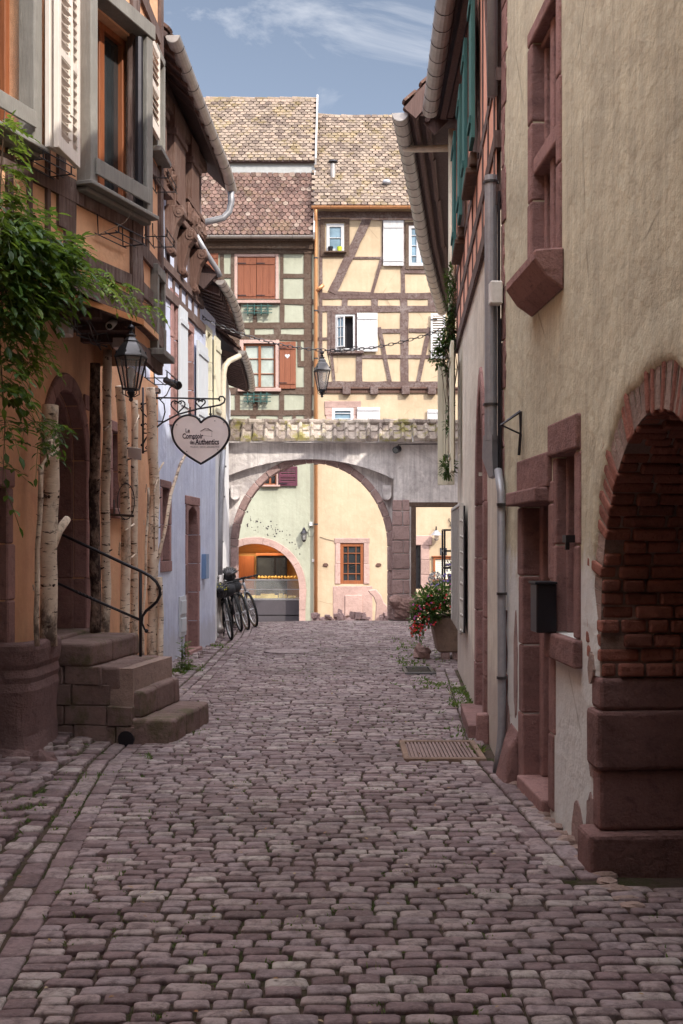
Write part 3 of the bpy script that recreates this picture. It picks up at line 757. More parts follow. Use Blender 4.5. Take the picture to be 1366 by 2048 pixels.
m.beam(FV, (.05, 3.5), (.05, HT), .1, -.02, t1); m.beam(FV, (VT - .06, 3.3), (VT - .06, HT), .13, -.02, t1 + .012)
for z in (ZS + .32, lowW[3] + .12, sideW[2] - .22, lowW[2] - .14, sideW[3] + .3): m.beam(FV, (0, z), (VT, z), .13, -.02, t1 + .004)
m.beam(FV, (.45, lowW[3] + .1), (.45, sideW[2] - .2), .09, -.02, t1); m.beam(FV, (.45, sideW[3] + .3), (.1, HT), .11, -.02, t1)
m.build('timber_frame', M['timber_z'], oh)
# windows
def deep_window(F, r, name, side=.1):
    a, b, c, d = r; k = MB()
    k.box(F, a - side, a, -.14, .13, c - .02, d + .02).box(F, b, b + side, -.14, .13, c - .02, d + .02).box(F, a - side - .02, b + side + .02, -.14, .145, d + .02, d + .15)
    fr = k.build(name, M['greywood'], oh, bevel=.006)
    MB().box(F, a - side - .05, b + side + .04, -.05, .17, c - .055, c - .02).box(F, a - side - .02, b + side + .02, .0, .10, c - .095, c - .057).build('sill', M['greywood'], fr, bevel=.006)
    return fr
f1 = deep_window(FU, bigw, 'window_casing')
window(FU, bigw, -.13, oh, 'orangewood', 2, 1, 'glass', .055)
MB().box(FU, bigw[0] + .12, bigw[0] + .18, -.15, -.14, bigw[2], bigw[3]).box(FU, bigw[1] - .24, bigw[1] - .16, -.15, -.14, bigw[2], bigw[3]).build('curtain', M['whitepaint'], oh)
MB().box(FU, bigw[0] - .05, bigw[1] + .02, .135, .155, bigw[2] + .05, bigw[2] + .18).build('sill_guard_board', M['greywood'], oh, bevel=.004)
f2 = deep_window(FU, leftw, 'window_casing'); window(FU, leftw, -.13, oh, 'orangewood', 2, 1, 'glass', .055)
MB().box(FU, leftw[1] - .5, leftw[1] + .0, .135, .155, leftw[2] + .08, leftw[2] + .2).build('sill_guard_board', M['greywood'], oh, bevel=.004)
s0 = FU.px(163, 200, .16)[0]; hw = .46
shutter(FU, (s0, s0 + hw, bigw[2] + .02, bigw[3] - .02), .15, oh, 'louver', .075, .04, False, ang=166, hinge='a')
shutter(FU, (FU.px(52, 200, .16)[0], FU.px(52, 200, .16)[0] + .36, leftw[2] - .1, leftw[3] - .02), .14, oh, 'louver', .075, .04, False, ang=168 - 0, hinge='b') if False else \
    shutter(FU, (leftw[1] + .1, leftw[1] + .40, leftw[2] - .02, leftw[3] - .02), .15, oh, 'louver', .075, .04, False)
MB().box(FU, s0 - .2, s0 - .17, .17, .2, bigw[2] + .35, bigw[2] + 1.05).build('louver_rod', M['louver'], oh)
# side windows and shutter
k = MB(); a, b, c, d = sideW; k.box(FV, a - .06, a, -.1, .07, c - .04, d + .05).box(FV, b, b + .06, -.1, .07, c - .04, d + .05).box(FV, a - .06, b + .06, -.1, .07, d, d + .08).box(FV, a - .12, b + .1, 0, .12, c - .09, c - .04)
k.build('side_window_casing', M['greywood'], oh, bevel=.005); window(FV, sideW, -.1, oh, 'greywood', 1, 1, 'glass', .03)
shutter(FV, (a - .52, a - .07, c + .02, d - .02), .06, oh, 'louver', .075, .035, False)
k = MB(); a, b, c, d = lowW; k.box(FV, a - .08, a, -.1, .07, c - .04, d + .05).box(FV, b, b + .05, -.1, .07, c - .04, d + .05).box(FV, a - .08, b + .05, -.1, .075, d, d + .1).box(FV, a - .2, b + .08, 0, .15, c - .1, c - .04)
k.build('side_window_casing', M['greywood'], oh, bevel=.005); window(FV, lowW, -.1, oh, 'greywood', 1, 1, 'glass', .03)
# iron flower-box brackets
def flower_bracket(F, u, z, w=.5, par=oh):
    m = MB()
    for du in (0, w): m.tube([F.pt(u + du, .02, z + .22), F.pt(u + du, .03, z), F.pt(u + du, .22, z)], .006, 5).tube([F.pt(u + du, .22, z), F.pt(u + du, .22, z + .06)], .006, 5)
    for n, dz in ((.03, 0), (.12, 0), (.22, .0), (.22, .06)): m.tube([F.pt(u - .05, n, z + dz), F.pt(u + w + .05, n, z + dz)], .005, 5)
    m.build('flower_box_bracket', M['iron'], par)
flower_bracket(FU, UP(190, 460)[0], UP(190, 470)[1], .38); flower_bracket(FU, UP(35, 320)[0], UP(35, 325)[1], .35)
flower_bracket(FV, .35, sideW[2] - .42, .4); flower_bracket(FV, .3, lowW[2] - .35, .4); flower_bracket(FV, .3, lowW[3] + .25, .35)
# conduit down from casing + shutter stay
MB().tube([FU.pt(-.09, .09, ZS + .9), FU.pt(-.09, .09, 5.9)], .035, 8).build('dark_conduit', M['iron'], oh)
# cables and junction gear under the jetty
m = MB()
for k_ in range(6):
    p = [Vector((-2.3 + rnd(-.05, .05) + .06 * k_ * .5, 8.6 + .35 * i + rnd(-.05, .05), ZS - .02 - .10 * math.sin(i * 1.1 + k_) ** 2)) for i in range(6)]; m.tube(p, .007, 5)
m.build('loose_cable', M['iron'], oh)
MB().wbox(-2.42, -2.30, 9.3, 9.45, 3.36, 3.47).wbox(-2.12, -2.0, 10.15, 10.3, 3.40, 3.5).build_each('junction_box', M['whiteplastic'], oh, bevel=.01)
# roof
m = MB(); m.add([FU.pt(UL, .5, HT - .05), FV.pt(.6, .35, HT - .05), FV.pt(VT, -4, HT + 4), FU.pt(UL, -5, HT + 4)], [(0, 1, 2, 3)]).build('roof', M['tile_dark'], oh)

# ------------------------------------------------------------------ blue house
FB = Fr(-2.3, 14, 4.0)
bh = thing('half_timbered_house', 'pale blue house with carved brown wooden loggia under a deep eave', 'house', (-3, 15, 0))
def B(x, y, o=0): return FB.px(x, y, o)
slit = (B(324, 1000)[0], B(338, 1000)[0], B(331, 1122)[1], B(331, 975)[1])
bdoor = (B(374, 1100)[0], B(394, 1100)[0], -.3, B(384, 1010)[1])
w1 = (B(345, 700)[0], B(351, 700)[0], B(348, 835)[1], B(348, 600)[1]); w2 = (B(371, 700)[0], B(383, 700)[0], B(377, 835)[1], B(377, 660)[1])
wall(FB, -1.2, 2.62, -.3, 7.35, [slit, bdoor, w1, w2], .3, 0, 3.5).build('wall', M['blue'], bh)
MB().box(FB, bdoor[0] - .1, bdoor[1] + .1, -.5, -.3, -.3, 2.4).build_each('dark_interior', M['dark'], bh)
m = MB(); surround(m, FB, *slit, .10, -.2, .012); m.box(FB, slit[0] - .1, slit[1] + .1, -.1, .02, slit[2] - .14, slit[2]); m.build('slit_window_surround', M['sand'], bh, bevel=.008)
window(FB, slit, -.2, bh, 'carved', 1, 2)
m = MB(); surround(m, FB, bdoor[0], bdoor[1], 0.02, bdoor[3], .13, -.25, .02)
m.poly(FB, [(bdoor[0], bdoor[3]), (bdoor[0], bdoor[3] - .3), (bdoor[0] + .06, bdoor[3] - .1), ((bdoor[0] + bdoor[1]) / 2, bdoor[3] - .02)], -.2, .012)
m.poly(FB, [(bdoor[1], bdoor[3]), (bdoor[1], bdoor[3] - .3), (bdoor[1] - .06, bdoor[3] - .1), ((bdoor[0] + bdoor[1]) / 2, bdoor[3] - .02)], -.2, .012)
m.box(FB, bdoor[0] - .1, bdoor[1] + .1, -.3, .06, -.1, .06)
m.build_each('door_surround', M['sand'], bh, bevel=.01)
MB().box(FB, bdoor[0], bdoor[1], -.28, -.22, 0, bdoor[3]).build('door', M['carved'], bh)
for wq in (w1, w2):
    m = MB(); surround(m, FB, *wq, .13, -.15, .02); m.box(FB, wq[0] - .2, wq[1] + .2, -.1, .1, wq[2] - .13, wq[2]); m.build('window_surround', M['sand'], bh, bevel=.01); window(FB, wq, -.15, bh, 'whitepaint', 1, 3, 'curtain', .03)
shutter(FB, (B(351, 700)[0] + .02, B(367, 700)[0], B(360, 835)[1], B(360, 618)[1]), .03, bh, 'blue_shutter', 0, .035, False)
shutter(FB, (B(387, 700)[0], B(407, 700)[0], B(398, 850)[1], B(398, 690)[1]), .04, bh, 'blue_shutter', 0, .035, False)
# meter box + small tap box
r = (B(357, 1200)[0], B(370, 1200)[0], B(364, 1272)[1], B(364, 1192)[1]); m = MB(); m.box(FB, r[0], r[1], 0, .02, r[2], r[3]).box(FB, r[0] + .05, r[1] - .05, .02, .035, r[2] + .06, (r[2] + r[3]) / 2 - .03).box(FB, r[0] + .05, r[1] - .05, .02, .035, (r[2] + r[3]) / 2 + .03, r[3] - .06)
tag(m.build('meter_box', M['blue_shutter'], None, bevel=.004, base=FB.pt(r[0], 0, r[2])), 'pale blue meter cupboard low on the blue wall left of the stone doorway', 'meter box')
r = FB.rc(403, 1095, 408, 1170, .0); tag(MB().box(FB, r[0], r[1] + .05, .0, .07, r[2] + .1, r[3] - .1).build('letter_box', plain('blue_box', (.16, .26, .45), .5), None, bevel=.006, base=FB.pt(r[0], 0, r[2])), 'small blue metal box on the blue wall right of the stone doorway', 'box')
# timber rails and studs
m = MB(); z1, z2, zt = 5.17, 4.84, 7.3
m.beam(FB, (-1.1, z1), (2.6, z1), .11, -.02, .05); m.beam(FB, (-1.1, z2), (2.75, z2), .13, -.02, .04); m.beam(FB, (-1.1, 6.35), (2.6, 6.35), .1, -.02, .03)
u = -1.0
while u < 2.6:
    m.beam(FB, (u, z2), (u, z1), .07, -.02, .025); m.beam(FB, (u + .12, z1), (u + .12 + rnd(-.05, .05), zt), .075, -.02, .025); u += .42
m.build('timber_frame', M['timber_z'], bh)
# carved loggia
m = MB(); n1 = .12
for xa, xb, yb in ((318, 334, 480), (350, 371, 505), (384, 399, 545)):
    ua, ub = B(xa, 300, n1)[0], B(xb, 300, n1)[0]; zb = B((xa + xb) / 2, yb, n1)[1]
    zb = {318: 5.95, 350: 5.85, 384: 5.8}[xa]
    m.box(FB, ua, ub, 0, n1, zb, 7.3).box(FB, ua - .03, ub + .03, 0, n1 + .03, 6.9, 6.98).box(FB, ua - .03, ub + .03, 0, n1 + .03, zb, zb + .08).box(FB, ua + .06, ub - .06, n1, n1 + .015, zb + .2, zb + .55)
m.box(FB, -1, 2.55, 0, n1 - .02, 7.15, 7.3).box(FB, -.9, 2.45, 0, .1, 6.2, 6.35)
lo = m.build_each('carved_post', M['carved'], bh, bevel=.01)
m = MB()
for xc in (347, 370, 394):    # scroll consoles, profile in the n-z plane
    u = B(xc, 480, .1)[0]; zt_ = {347: 5.95, 370: 5.85, 394: 5.8}[xc]
    pts = []
    prof = [(0, 0), (.24, 0), (.26, -.08), (.22, -.16), (.16, -.24), (.13, -.36), (.10, -.50), (.12, -.58), (.08, -.64), (.03, -.6), (0, -.45)]
    for du in (-.09, .09): pts.append([FB.pt(u + du, n_, zt_ + dz) for n_, dz in prof])
    k = len(prof); m.add(pts[0] + pts[1], [tuple(range(k)), tuple(range(k, 2 * k))] + [(i, (i + 1) % k, k + (i + 1) % k, k + i) for i in range(k)])
    for cy_, r_ in ((-.09, .07), (-.58, .045)):
        c0 = FB.pt(u - .1, .19 if cy_ > -.2 else .085, zt_ + cy_); c1 = FB.pt(u + .1, .19 if cy_ > -.2 else .085, zt_ + cy_); m.tube([c0, c1], r_, 12); m.tube([FB.pt(u - .11, .19 if cy_ > -.2 else .085, zt_ + cy_), FB.pt(u + .11, .19 if cy_ > -.2 else .085, zt_ + cy_)], r_ * .45, 10)
m.build_each('scroll_console', M['carved'], bh, bevel=.008)
m = MB()
for ua, ub, zc in ((-.9, .2, 6.05), (1.0, 2.2, 5.95)):      # pierced carved aprons
    m.box(FB, ua, ub, .0, .12, zc - .03, zc + .03).box(FB, ua, ub, 0, .14, zc + .34, zc + .4)
    for i in range(int((ub - ua) / .13)):
        c = FB.pt(ua + .07 + i * .13, .10, zc + .19)
        m.blob(c, .07, .07, .12, .35, 7, 5)
        m.tube([FB.pt(ua + .07 + i * .13 + .05 * math.cos(a_), .13, zc + .19 + .11 * math.sin(a_)) for a_ in [j * .7 for j in range(9)]], .014, 5)
m.build_each('carved_apron', M['carved'], bh)
# eave, gutter, roof
G1 = [(-1.905, 12.4, 7.32), (-1.86, 14, 7.31), (-1.80, 15.6, 7.28), (-1.74, 16.6, 7.22), (-1.72, 17.2, 7.12)]
gu = gutter(G1, .085, 'gutter', bh)
P0, P1 = Vector(G1[0]) + Vector((-.05, 0, .02)), Vector(G1[-1]) + Vector((-.05, 0, .02))
up = Vector((-1, 0, .95))
slab(P0, P1, P1 + up * 3.2, P0 + up * 3.2, .05, M['soffit'], 'roof_boards', bh)
tiles(P0 + Vector((0, 0, .03)), P1 + Vector((0, 0, .03)), up, 4, .17, .15, M['tile_dark'], bh)
slab(P0 + Vector((-.05, -.02, -.05)), P0 + Vector((-.05, .05, -.05)), P0 + Vector((0, .05, -.08)) + up * 3.2, P0 + Vector((0, -.02, -.08)) + up * 3.2, .16, M['rafter'], 'barge_board', bh)
m = MB()
for i in range(11):
    y = 12.65 + i * .42; x = -1.92 + .035 * (i * .42)
    m.add([(x + dx, y + dy, 7.27 + dz + hz) for hz in (0, -.1) for dx, dy, dz in ((0, 0, 0), (0, .09, 0), (-1.6, .09, 1.52), (-1.6, 0, 1.52))], [(0, 1, 2, 3), (4, 5, 6, 7), (0, 1, 5, 4), (1, 2, 6, 5), (2, 3, 7, 6), (3, 0, 4, 7)])
m.build_each('rafter', M['rafter'], bh)
MB().box(FB, -1.5, 2.6, -.1, .05, 7.3, 7.55).build('wall_plate', M['rafter'], bh)
e = Vector(G1[-1])
MB().tube([e + Vector((.0, -.08, -.02)), e + Vector((0, -.05, -.22)), e + Vector((-.03, -.05, -.36)), e + Vector((-.12, -.08, -.47)), e + Vector((-.30, -.1, -.52)), e + Vector((-.62, -.12, -.60))], .05, 12).build('downpipe', M['zinc_blue'], bh, smooth=True)

# ------------------------------------------------------------------ low blue house
lb = thing('low_house', 'low pale blue house with cream window frames and a curving tiled eave', 'house', (-3, 17.5, 0))
FL = Fr(FB.pt(2.62, 0, 0)[0], FB.pt(2.62, 0, 0)[1], 4.0)
def Lw(x, y, o=0): return FL.px(x, y, o)
wa = (Lw(413, 700)[0], Lw(421, 700)[0], Lw(417, 835)[1], Lw(417, 665)[1])
wall(FL, 0, 1.15, -.3, 5.2, [wa], .2, 0, 3).build('wall', M['blue'], lb)
wb_ = window(FL, wa, -.12, lb, 'cream_shutter', 1, 3, 'curtain', .03); 
m = MB(); surround(m, FL, *wa, .09, -.1, .015); m.build('window_surround', M['cream_shutter'], lb, bevel=.006)
shutter(FL, (wa[1] + .1, wa[1] + .55, wa[2], wa[3]), .03, lb, 'cream_shutter', 0, .035, False)
G2 = [(-1.77, 16.0, 5.42), (-1.72, 17, 5.42), (-1.72, 18, 5.40), (-1.76, 19, 5.37), (-1.80, 19.7, 5.33)]
gutter(G2, .075, 'gutter', lb, step=.3)
for s_, (Ga, nm) in enumerate(((G2, 'eave'),)):
    a, b = Vector(Ga[0]) + Vector((-.04, 0, 0)), Vector(Ga[-1]) + Vector((-.04, 0, 0)); up = Vector((-1, 0, .9))
    slab(a, b, b + up * 2.4, a + up * 2.4, .05, M['soffit'], 'roof_boards', lb); tiles(a + Vector((0, 0, .03)), b + Vector((0, 0, .03)), up, 3, .17, .15, M['tile_dark'], lb)
m = MB()
for i in range(13):
    y = 16.15 + i * .29; x = -1.80 + .0 * i
    m.add([(x + dx, y + dy, 5.34 + dz + hz) for hz in (0, -.1) for dx, dy, dz in ((0, 0, 0), (0, .1, 0), (-.8, .1, .3), (-.8, 0, .3))], [(0, 1, 2, 3), (4, 5, 6, 7), (0, 1, 5, 4), (1, 2, 6, 5), (2, 3, 7, 6), (3, 0, 4, 7)])
m.build_each('rafter_tail', M['rafter'], lb)
# steep verge board seen dark against the street, with its own small pipe
slab((-1.80, 15.95, 5.5), (-1.80, 16.05, 5.5), (-2.9, 16.05, 6.5), (-2.9, 15.95, 6.5), .3, M['soffit'], 'verge_board', lb)
MB().tube([(-2.06, 15.6, 5.95), (-1.92, 15.8, 5.72), (-1.80, 15.95, 5.55), (-1.77, 16.0, 5.47)], .04, 10).build('feeder_pipe', M['zinc_blue'], lb, smooth=True)
# ------------------------------------------------------------------ white house
wh = thing('low_house', 'white rendered house with cream gutter pipe beside the archway', 'house', (-3, 21, 0))
e = FL.pt(1.15, 0, 0)
FW = Fr(e[0], e[1], math.degrees(math.atan2(-.42, 24 - e[1])))
LW = math.hypot(24 - e[1], .42)
wall(FW, 0, LW + 1, -.3, 5.0, [], .2, 0, 3).build('wall', M['white'], wh)
G3 = [(-1.78, 19.6, 5.02), (-1.80, 21, 5.02), (-1.86, 22.5, 5.0), (-1.97, 24.2, 4.98)]
gutter(G3, .075, 'gutter', wh, step=.3)
a, b = Vector(G3[0]) + Vector((-.04, 0, 0)), Vector(G3[-1]) + Vector((-.04, 0, 0)); up = Vector((-1, 0, .9))
slab(a, b, b + up * 2.4, a + up * 2.4, .05, M['soffit'], 'roof_boards', wh); tiles(a + Vector((0, 0, .03)), b + Vector((0, 0, .03)), up, 3, .17, .15, M['tile_dark'], wh)
m = MB()
for i in range(15):
    y = 19.75 + i * .29; x = -1.84 - .045 * i * .29 * 1.0
    m.add([(x + dx, y + dy, 4.96 + dz + hz) for hz in (0, -.1) for dx, dy, dz in ((0, 0, 0), (0, .1, 0), (-.8, .1, .3), (-.8, 0, .3))], [(0, 1, 2, 3), (4, 5, 6, 7), (0, 1, 5, 4), (1, 2, 6, 5), (2, 3, 7, 6), (3, 0, 4, 7)])
m.build_each('rafter_tail', M['rafter'], wh)
def PX(x, y, Y): return Vector(((x - CX) / F_PX * Y, Y, CAM_H + (HY - y) / F_PX * Y))
MB().tube([PX(479, 712, 19.5), PX(470, 716, 19.4), PX(458, 722, 19.2), PX(450, 732, 19.1), PX(447, 748, 19.1), PX(446, 800, 19.1), PX(446, 905, 19.05)], .05, 12).build('cream_downpipe', M['creampipe'], wh, smooth=True)
# grey downpipe running to the ground by the bicycles
p = [PX(446, 900, 19.0), PX(443, 960, 18.9), PX(440, 1050, 18.8), PX(439, 1150, 18.7)]; gz = .12
p2 = [PX(439, 1150, 18.7), Vector((p[-1].x - .02, 18.65, .38)), Vector((p[-1].x + .0, 18.55, .2)), Vector((p[-1].x + .05, 18.4, .13))]
dp = MB().tube(p, .052, 12).build('downpipe', M['zinc_blue'], None, smooth=True, base=p2[-1]); tag(dp, 'grey blue downpipe down the blue wall behind the bicycles', 'downpipe')
MB().tube(p2, .066, 12).build('pipe_foot', M['zinc'], dp, smooth=True)
m = MB()
for q in p[:-1]: m.tube([q + Vector((0, 0, -.3)), q + Vector((0, 0, -.27))], .06, 12)
m.build_each('pipe_clip', M['ironlight'], dp)
# ================================================================== HOUSES BEYOND THE GATE
YB = 31.5
FK = Fr(0, YB, 90)
def K(x, y, o=0): return FK.px(x, y, o)
def KR(x0, y0, x1, y1, o=0): return FK.rc(x0, y0, x1, y1, o)
ZG = -.95
uS = K(627, 800)[0]
gh = thing('half_timbered_house', 'pale green half-timbered house with brown shutters and two-tier tiled roof', 'house', (-3, YB, ZG))
yh = thing('half_timbered_house', 'yellow half-timbered house with white shutters and sandy tiled roof behind the archway', 'house', (2, YB, ZG))
# ---- green walls
gw1 = KR(475, 514, 551, 602); gw2 = KR(487, 687, 551, 777); gw0 = KR(395, 508, 410, 560); sm = KR(527, 932, 553, 970)
ac, ar, asp = K(510, 1176)[0], 1.27, K(510, 1176)[1]
shop = (ac - ar, ac + ar, ZG, asp + ar, ar, 'e')
zge = K(500, 486)[1]
wall(FK, -7.5, uS, ZG - .3, zge + .3, [gw1, gw2, shop, sm], .22).build('wall', M['green'], gh)
m = MB()
def hb(x0, x1, y0, y1, n=.03): 
    a, b, c, d = KR(x0, y0, x1, y1); m.beam(FK, (a, (c + d) / 2), (b, (c + d) / 2), d - c, -.02, n)
def vb(x0, x1, y0, y1, n=.026):
    a, b, c, d = KR(x0, y0, x1, y1); m.beam(FK, ((a + b) / 2, c), ((a + b) / 2, d), b - a, -.02, n)
for a_ in ((350, 627, 598, 609), (350, 627, 645, 657), (350, 627, 669, 681), (350, 627, 775, 789), (350, 627, 820, 831), (560, 612, 548, 556), (350, 466, 548, 556), (596, 627, 722, 733), (350, 487, 722, 733)): hb(*a_)
for a_ in ((462, 470, 500, 600), (560, 567, 500, 600), (608, 624, 500, 850), (506, 514, 609, 646), (560, 569, 609, 646), (474, 482, 609, 646), (500, 510, 657, 670), (548, 562, 657, 670), (466, 474, 657, 670), (560, 568, 733, 776), (595, 602, 681, 722), (470, 478, 681, 775), (506, 516, 789, 821), (558, 568, 789, 821), (470, 480, 789, 831), (500, 512, 831, 850), (556, 566, 831, 850), (585, 592, 831, 850)): vb(*a_)
vb(440, 448, 500, 646); vb(610, 618, 508, 548, .034)
m.build('timber_frame', M['brown_timber'], gh)
m = MB(); hb(350, 629, 484, 500, .10); hb(350, 629, 478, 485, .2); hb(350, 629, 499, 508, .05); m.build('eave_beam', M['brown_timber'], gh)
def flat_surround(r, w, mm, par, n=.03, sillw=.05):
    a, b, c, d = r; q = MB(); q.box(FK, a - w, a, -.1, n, c - w, d + w).box(FK, b, b + w, -.1, n, c - w, d + w).box(FK, a, b, -.1, n, d, d + w).box(FK, a - w - sillw, b + w + sillw, -.1, n + .09, c - w * .9, c)
    return q.build('window_surround', M[mm], par, bevel=.008)
flat_surround(gw1, .09, 'sand_pale', gh); flat_surround(gw2, .11, 'sand_pale', gh); flat_surround(sm, .06, 'sand_pale', gh)
window(FK, gw1, -.15, gh, 'orangewood', 2, 3, 'glass'); a, b, c, d = gw1; mid = (a + b) / 2
shutter(FK, (a + .01, mid - .005, c + .01, d - .01), -.03, gh, 'shutter_wood'); shutter(FK, (mid + .005, b - .01, c + .01, d - .01), -.03, gh, 'shutter_wood')
window(FK, gw2, -.1, gh, 'orangewood', 2, 3, 'curtain', .055); window(FK, sm, -.1, gh, 'orangewood', 2, 2, 'glass', .04)
hs = shutter(FK, (*KR(559, 684, 592, 778)[:2], *KR(559, 684, 592, 778)[2:]), .04, gh, 'shutter_wood', label='open brown shutter with a small cut-out heart')
def heart(cx, cz, s, N=40):
    out = []
    for i in range(N):
        t_ = 2 * PI * i / N; out.append((cx + s * 16 * math.sin(t_) ** 3 / 17, cz + s * (13 * math.cos(t_) - 5 * math.cos(2 * t_) - 2 * math.cos(3 * t_) - math.cos(4 * t_)) / 17))
    return out
hc = K(575, 713); MB().poly(FK, heart(hc[0], hc[1], .075), .074, .082).build('heart_cutout', M['whitepaint'], hs)
shutter(FK, KR(410, 508, 437, 560), .04, gh, 'shutter_wood'); shutter(FK, KR(558, 933, 595, 972), .04, gh, 'purple', .085, label='plum coloured louvered shutter')
for (x0, y0, x1, y1) in ((488, 614, 545, 628), (488, 790, 543, 804)):
    a, b, c, d = KR(x0, y0, x1, y1); q = MB()
    for z in (c, (c + d) / 2, d): q.box(FK, a, b, .16, .18, z - .012, z + .012)
    for u in (a + .12, (a + b) / 2 - .1, (a + b) / 2 + .1, b - .12): q.box(FK, u - .012, u + .012, .03, .2, c - .05, d + .05)
    q.box(FK, a + .1, b - .1, .05, .07, c, c + .02); q.build('flower_box_bracket', M['greeniron'], gh)
# arch ring of the shop
q = MB(); surround(q, FK, ac - ar, ac + ar, ZG, asp + ar, .2, -.15, .04, ar, 'e', 7); q.build('shop_arch', M['sand_pale'], gh, bevel=.008)
# pitted plaster marks
q = MB()
for i in range(75):
    x = rnd(478, 600); y = 1030 + (x - 478) * .55 + rnd(-22, 22) + rnd(-8, 8); u, z = K(x, y)
    if math.hypot(u - ac, z - asp) > ar + .28:
        s = rnd(.008, .026); q.poly(FK, [(u + s * math.cos(a_) * rnd(.7, 1.2), z + s * math.sin(a_) * rnd(.7, 1.2)) for a_ in [k_ * PI / 3 for k_ in range(6)]], -.01, .004)
q.build('pitted_plaster', M['ink'], gh)['kind'] = 'stuff'
# shop interior
shopr = thing('shop_room', 'wood panelled cheese shop interior lit by warm spotlights inside the arch', 'shop interior', (ac, YB + 2, ZG))
q = MB(); a, b = ac - 1.45, ac + 1.45
zb, zt = ZG, asp + ar + .1
q.box(FK, a, b, -2.6, -2.5, zb, zt).box(FK, a - .05, a, -2.6, -.24, zb, zt).box(FK, b, b + .05, -2.6, -.24, zb, zt).box(FK, a, b, -2.6, -.24, zt, zt + .05)
for i in range(9): q.box(FK, a, b, -2.5, -2.485 + .004 * (i % 2), zb + i * .28 + .01, zb + (i + 1) * .28 - .01)
q.build('panelled_wall', M['pine'], shopr); MB().box(FK, a, b, -2.5, -.2, zb - .05, zb).build('shop_floor', M['counter'], shopr)
r = KR(470, 1112, 509, 1240, -2.4); q = MB(); q.box(FK, r[0] - .3, r[1], -2.42, -2.36, zb, r[3]); q.box(FK, r[0] + .3, r[0] + .32, -2.36, -2.35, zb, r[3]); q.build('wooden_door', M['orangewood'], shopr)
r = KR(513, 1112, 574, 1162, -2.3); q = MB(); q.box(FK, r[0], r[1], -2.48, -2.2, r[2] - 1, r[3]); fr = q.build('fridge', M['black'], shopr)
mid = r[0] + (r[1] - r[0]) * .62
MB().box(FK, r[0] + .05, mid - .03, -2.2, -2.19, r[2] - .8, r[3] - .06).box(FK, mid + .03, r[1] - .05, -2.2, -2.19, r[2] - .8, r[3] - .06).build('fridge_door', M['glass'], fr)
q = MB()
for i in range(14): 
    x = r[0] + .1 + i * .1; q.blob(FK.pt(x, -2.1, r[2] + .12), .05, .04, .05, .2, 7, 5)
q.build('jar', M['cheese'], fr)
q = MB(); q.box(FK, r[0], r[1] + .3, -2.4, -2.1, r[3] + .02, r[3] + .09); q.build('shelf', M['orangewood'], shopr)
for x, y in ((495, 1095), (535, 1095), (560, 1098)):
    p = FK.pt(K(x, y, -1.9)[0], -1.9, K(x, y, -1.9)[1] + .12); o_ = MB().lathe(p, [(.03, 0), (.035, .02), (.03, .04)], 10).build('spot_lamp', M['warm'], shopr)
L = bpy.data.lights.new('shop_light', 'AREA'); L.energy = 22; L.size = 1.2; L.color = (1, .74, .45); Lo = bpy.data.objects.new('shop_light', L); COL.objects.link(Lo); Lo.parent = shopr; Lo.location = Vector((0, -.3, asp + ar - ZG - .12)); Lo.rotation_euler = (math.radians(-12), 0, 0)
# display counter
ct = thing('display_counter', 'long glass cheese counter with dark front panels inside the shop arch', 'counter', (ac + .2, YB + .5, ZG))
c0, c1 = K(470, 1200, -.5)[0] - .4, K(600, 1200, -.5)[0]; zt = K(550, 1197, -.5)[1]; ztop = K(550, 1161, -.5)[1]
MB().box(FK, c0, c1, -1.2, -.5, ZG + .05, ZG + .42).box(FK, c0, c1, -1.2, -.48, ZG + .44, zt - .05).build('front_panel', M['counter'], ct, bevel=.01)
MB().box(FK, c0, c1, -1.2, -.47, zt - .05, zt).box(FK, c0, c1, -.5, -.47, ztop, ztop + .04).box(FK, c0, c1, -.5, -.48, (zt + ztop) / 2 - .01, (zt + ztop) / 2 + .015).build('metal_rail', M['alloy'], ct)
MB().box(FK, c0, c1, -.49, -.483, zt, ztop).build('glass_front', M['showglass'], ct)
q = MB()
for i in range(16):
    u = c0 + .15 + i * (c1 - c0 - .3) / 15; q.box(FK, u - .08, u + rnd(.02, .07), -.8, -.62, zt, zt + rnd(.06, .13))
q.build('cheese', M['cheese'], ct, bevel=.01)
# ---- green roof
zl = zge + .12; pk = 2.15
e0, e1 = FK.pt(-7.8, .35, zl), FK.pt(uS, .35, zl)
up1 = Vector((0, .5, .866)); L1 = 2.5
tiles(e0, e1, up1, L1, .165, .145, M['tile_brown'], gh, 'lower_roof_tiles', tip=.45)
a = Vector(e0) + up1 * L1; b = Vector(e1) + up1 * L1
slab(e0, e1, b, a, .06, M['soffit'], 'lower_roof_boards', gh)
MB().hexa([a + Vector((0, .02, -.02)), b + Vector((0, .02, -.02)), b + Vector((0, .3, -.02)), a + Vector((0, .3, -.02)), a + Vector((0, .02, .33)), b + Vector((0, .02, .33)), b + Vector((0, .3, .33)), a + Vector((0, .3, .33))]).build('lead_flashing', plain('lead_band', (.42, .42, .42), .6, .2), gh)
a2, b2 = a + Vector((0, -.1, .33)), b + Vector((.02, -.1, .33)); up2 = Vector((0, .66, .75)).normalized()
L2 = 3.8
tiles(a2, b2, up2, L2, .19, .16, M['tile_back'], gh, 'upper_roof_tiles')
slab(a2, b2, b2 + up2 * L2, a2 + up2 * L2, .06, M['soffit'], 'upper_roof_boards', gh)
def ridge(p, q, r, mat, par):
    mm = MB(); p, q = Vector(p), Vector(q); L_ = (q - p).length; k = int(L_ / .38); d = (q - p) / k
    for i in range(k):
        s = p + d * i + Vector((0, 0, rnd(-.012, .012))); mm.tube([s, s + d * .9, s + d * 1.04], [r * 1.12, r, r * .95], 10)
    return mm.build('ridge_tile', mat, par)
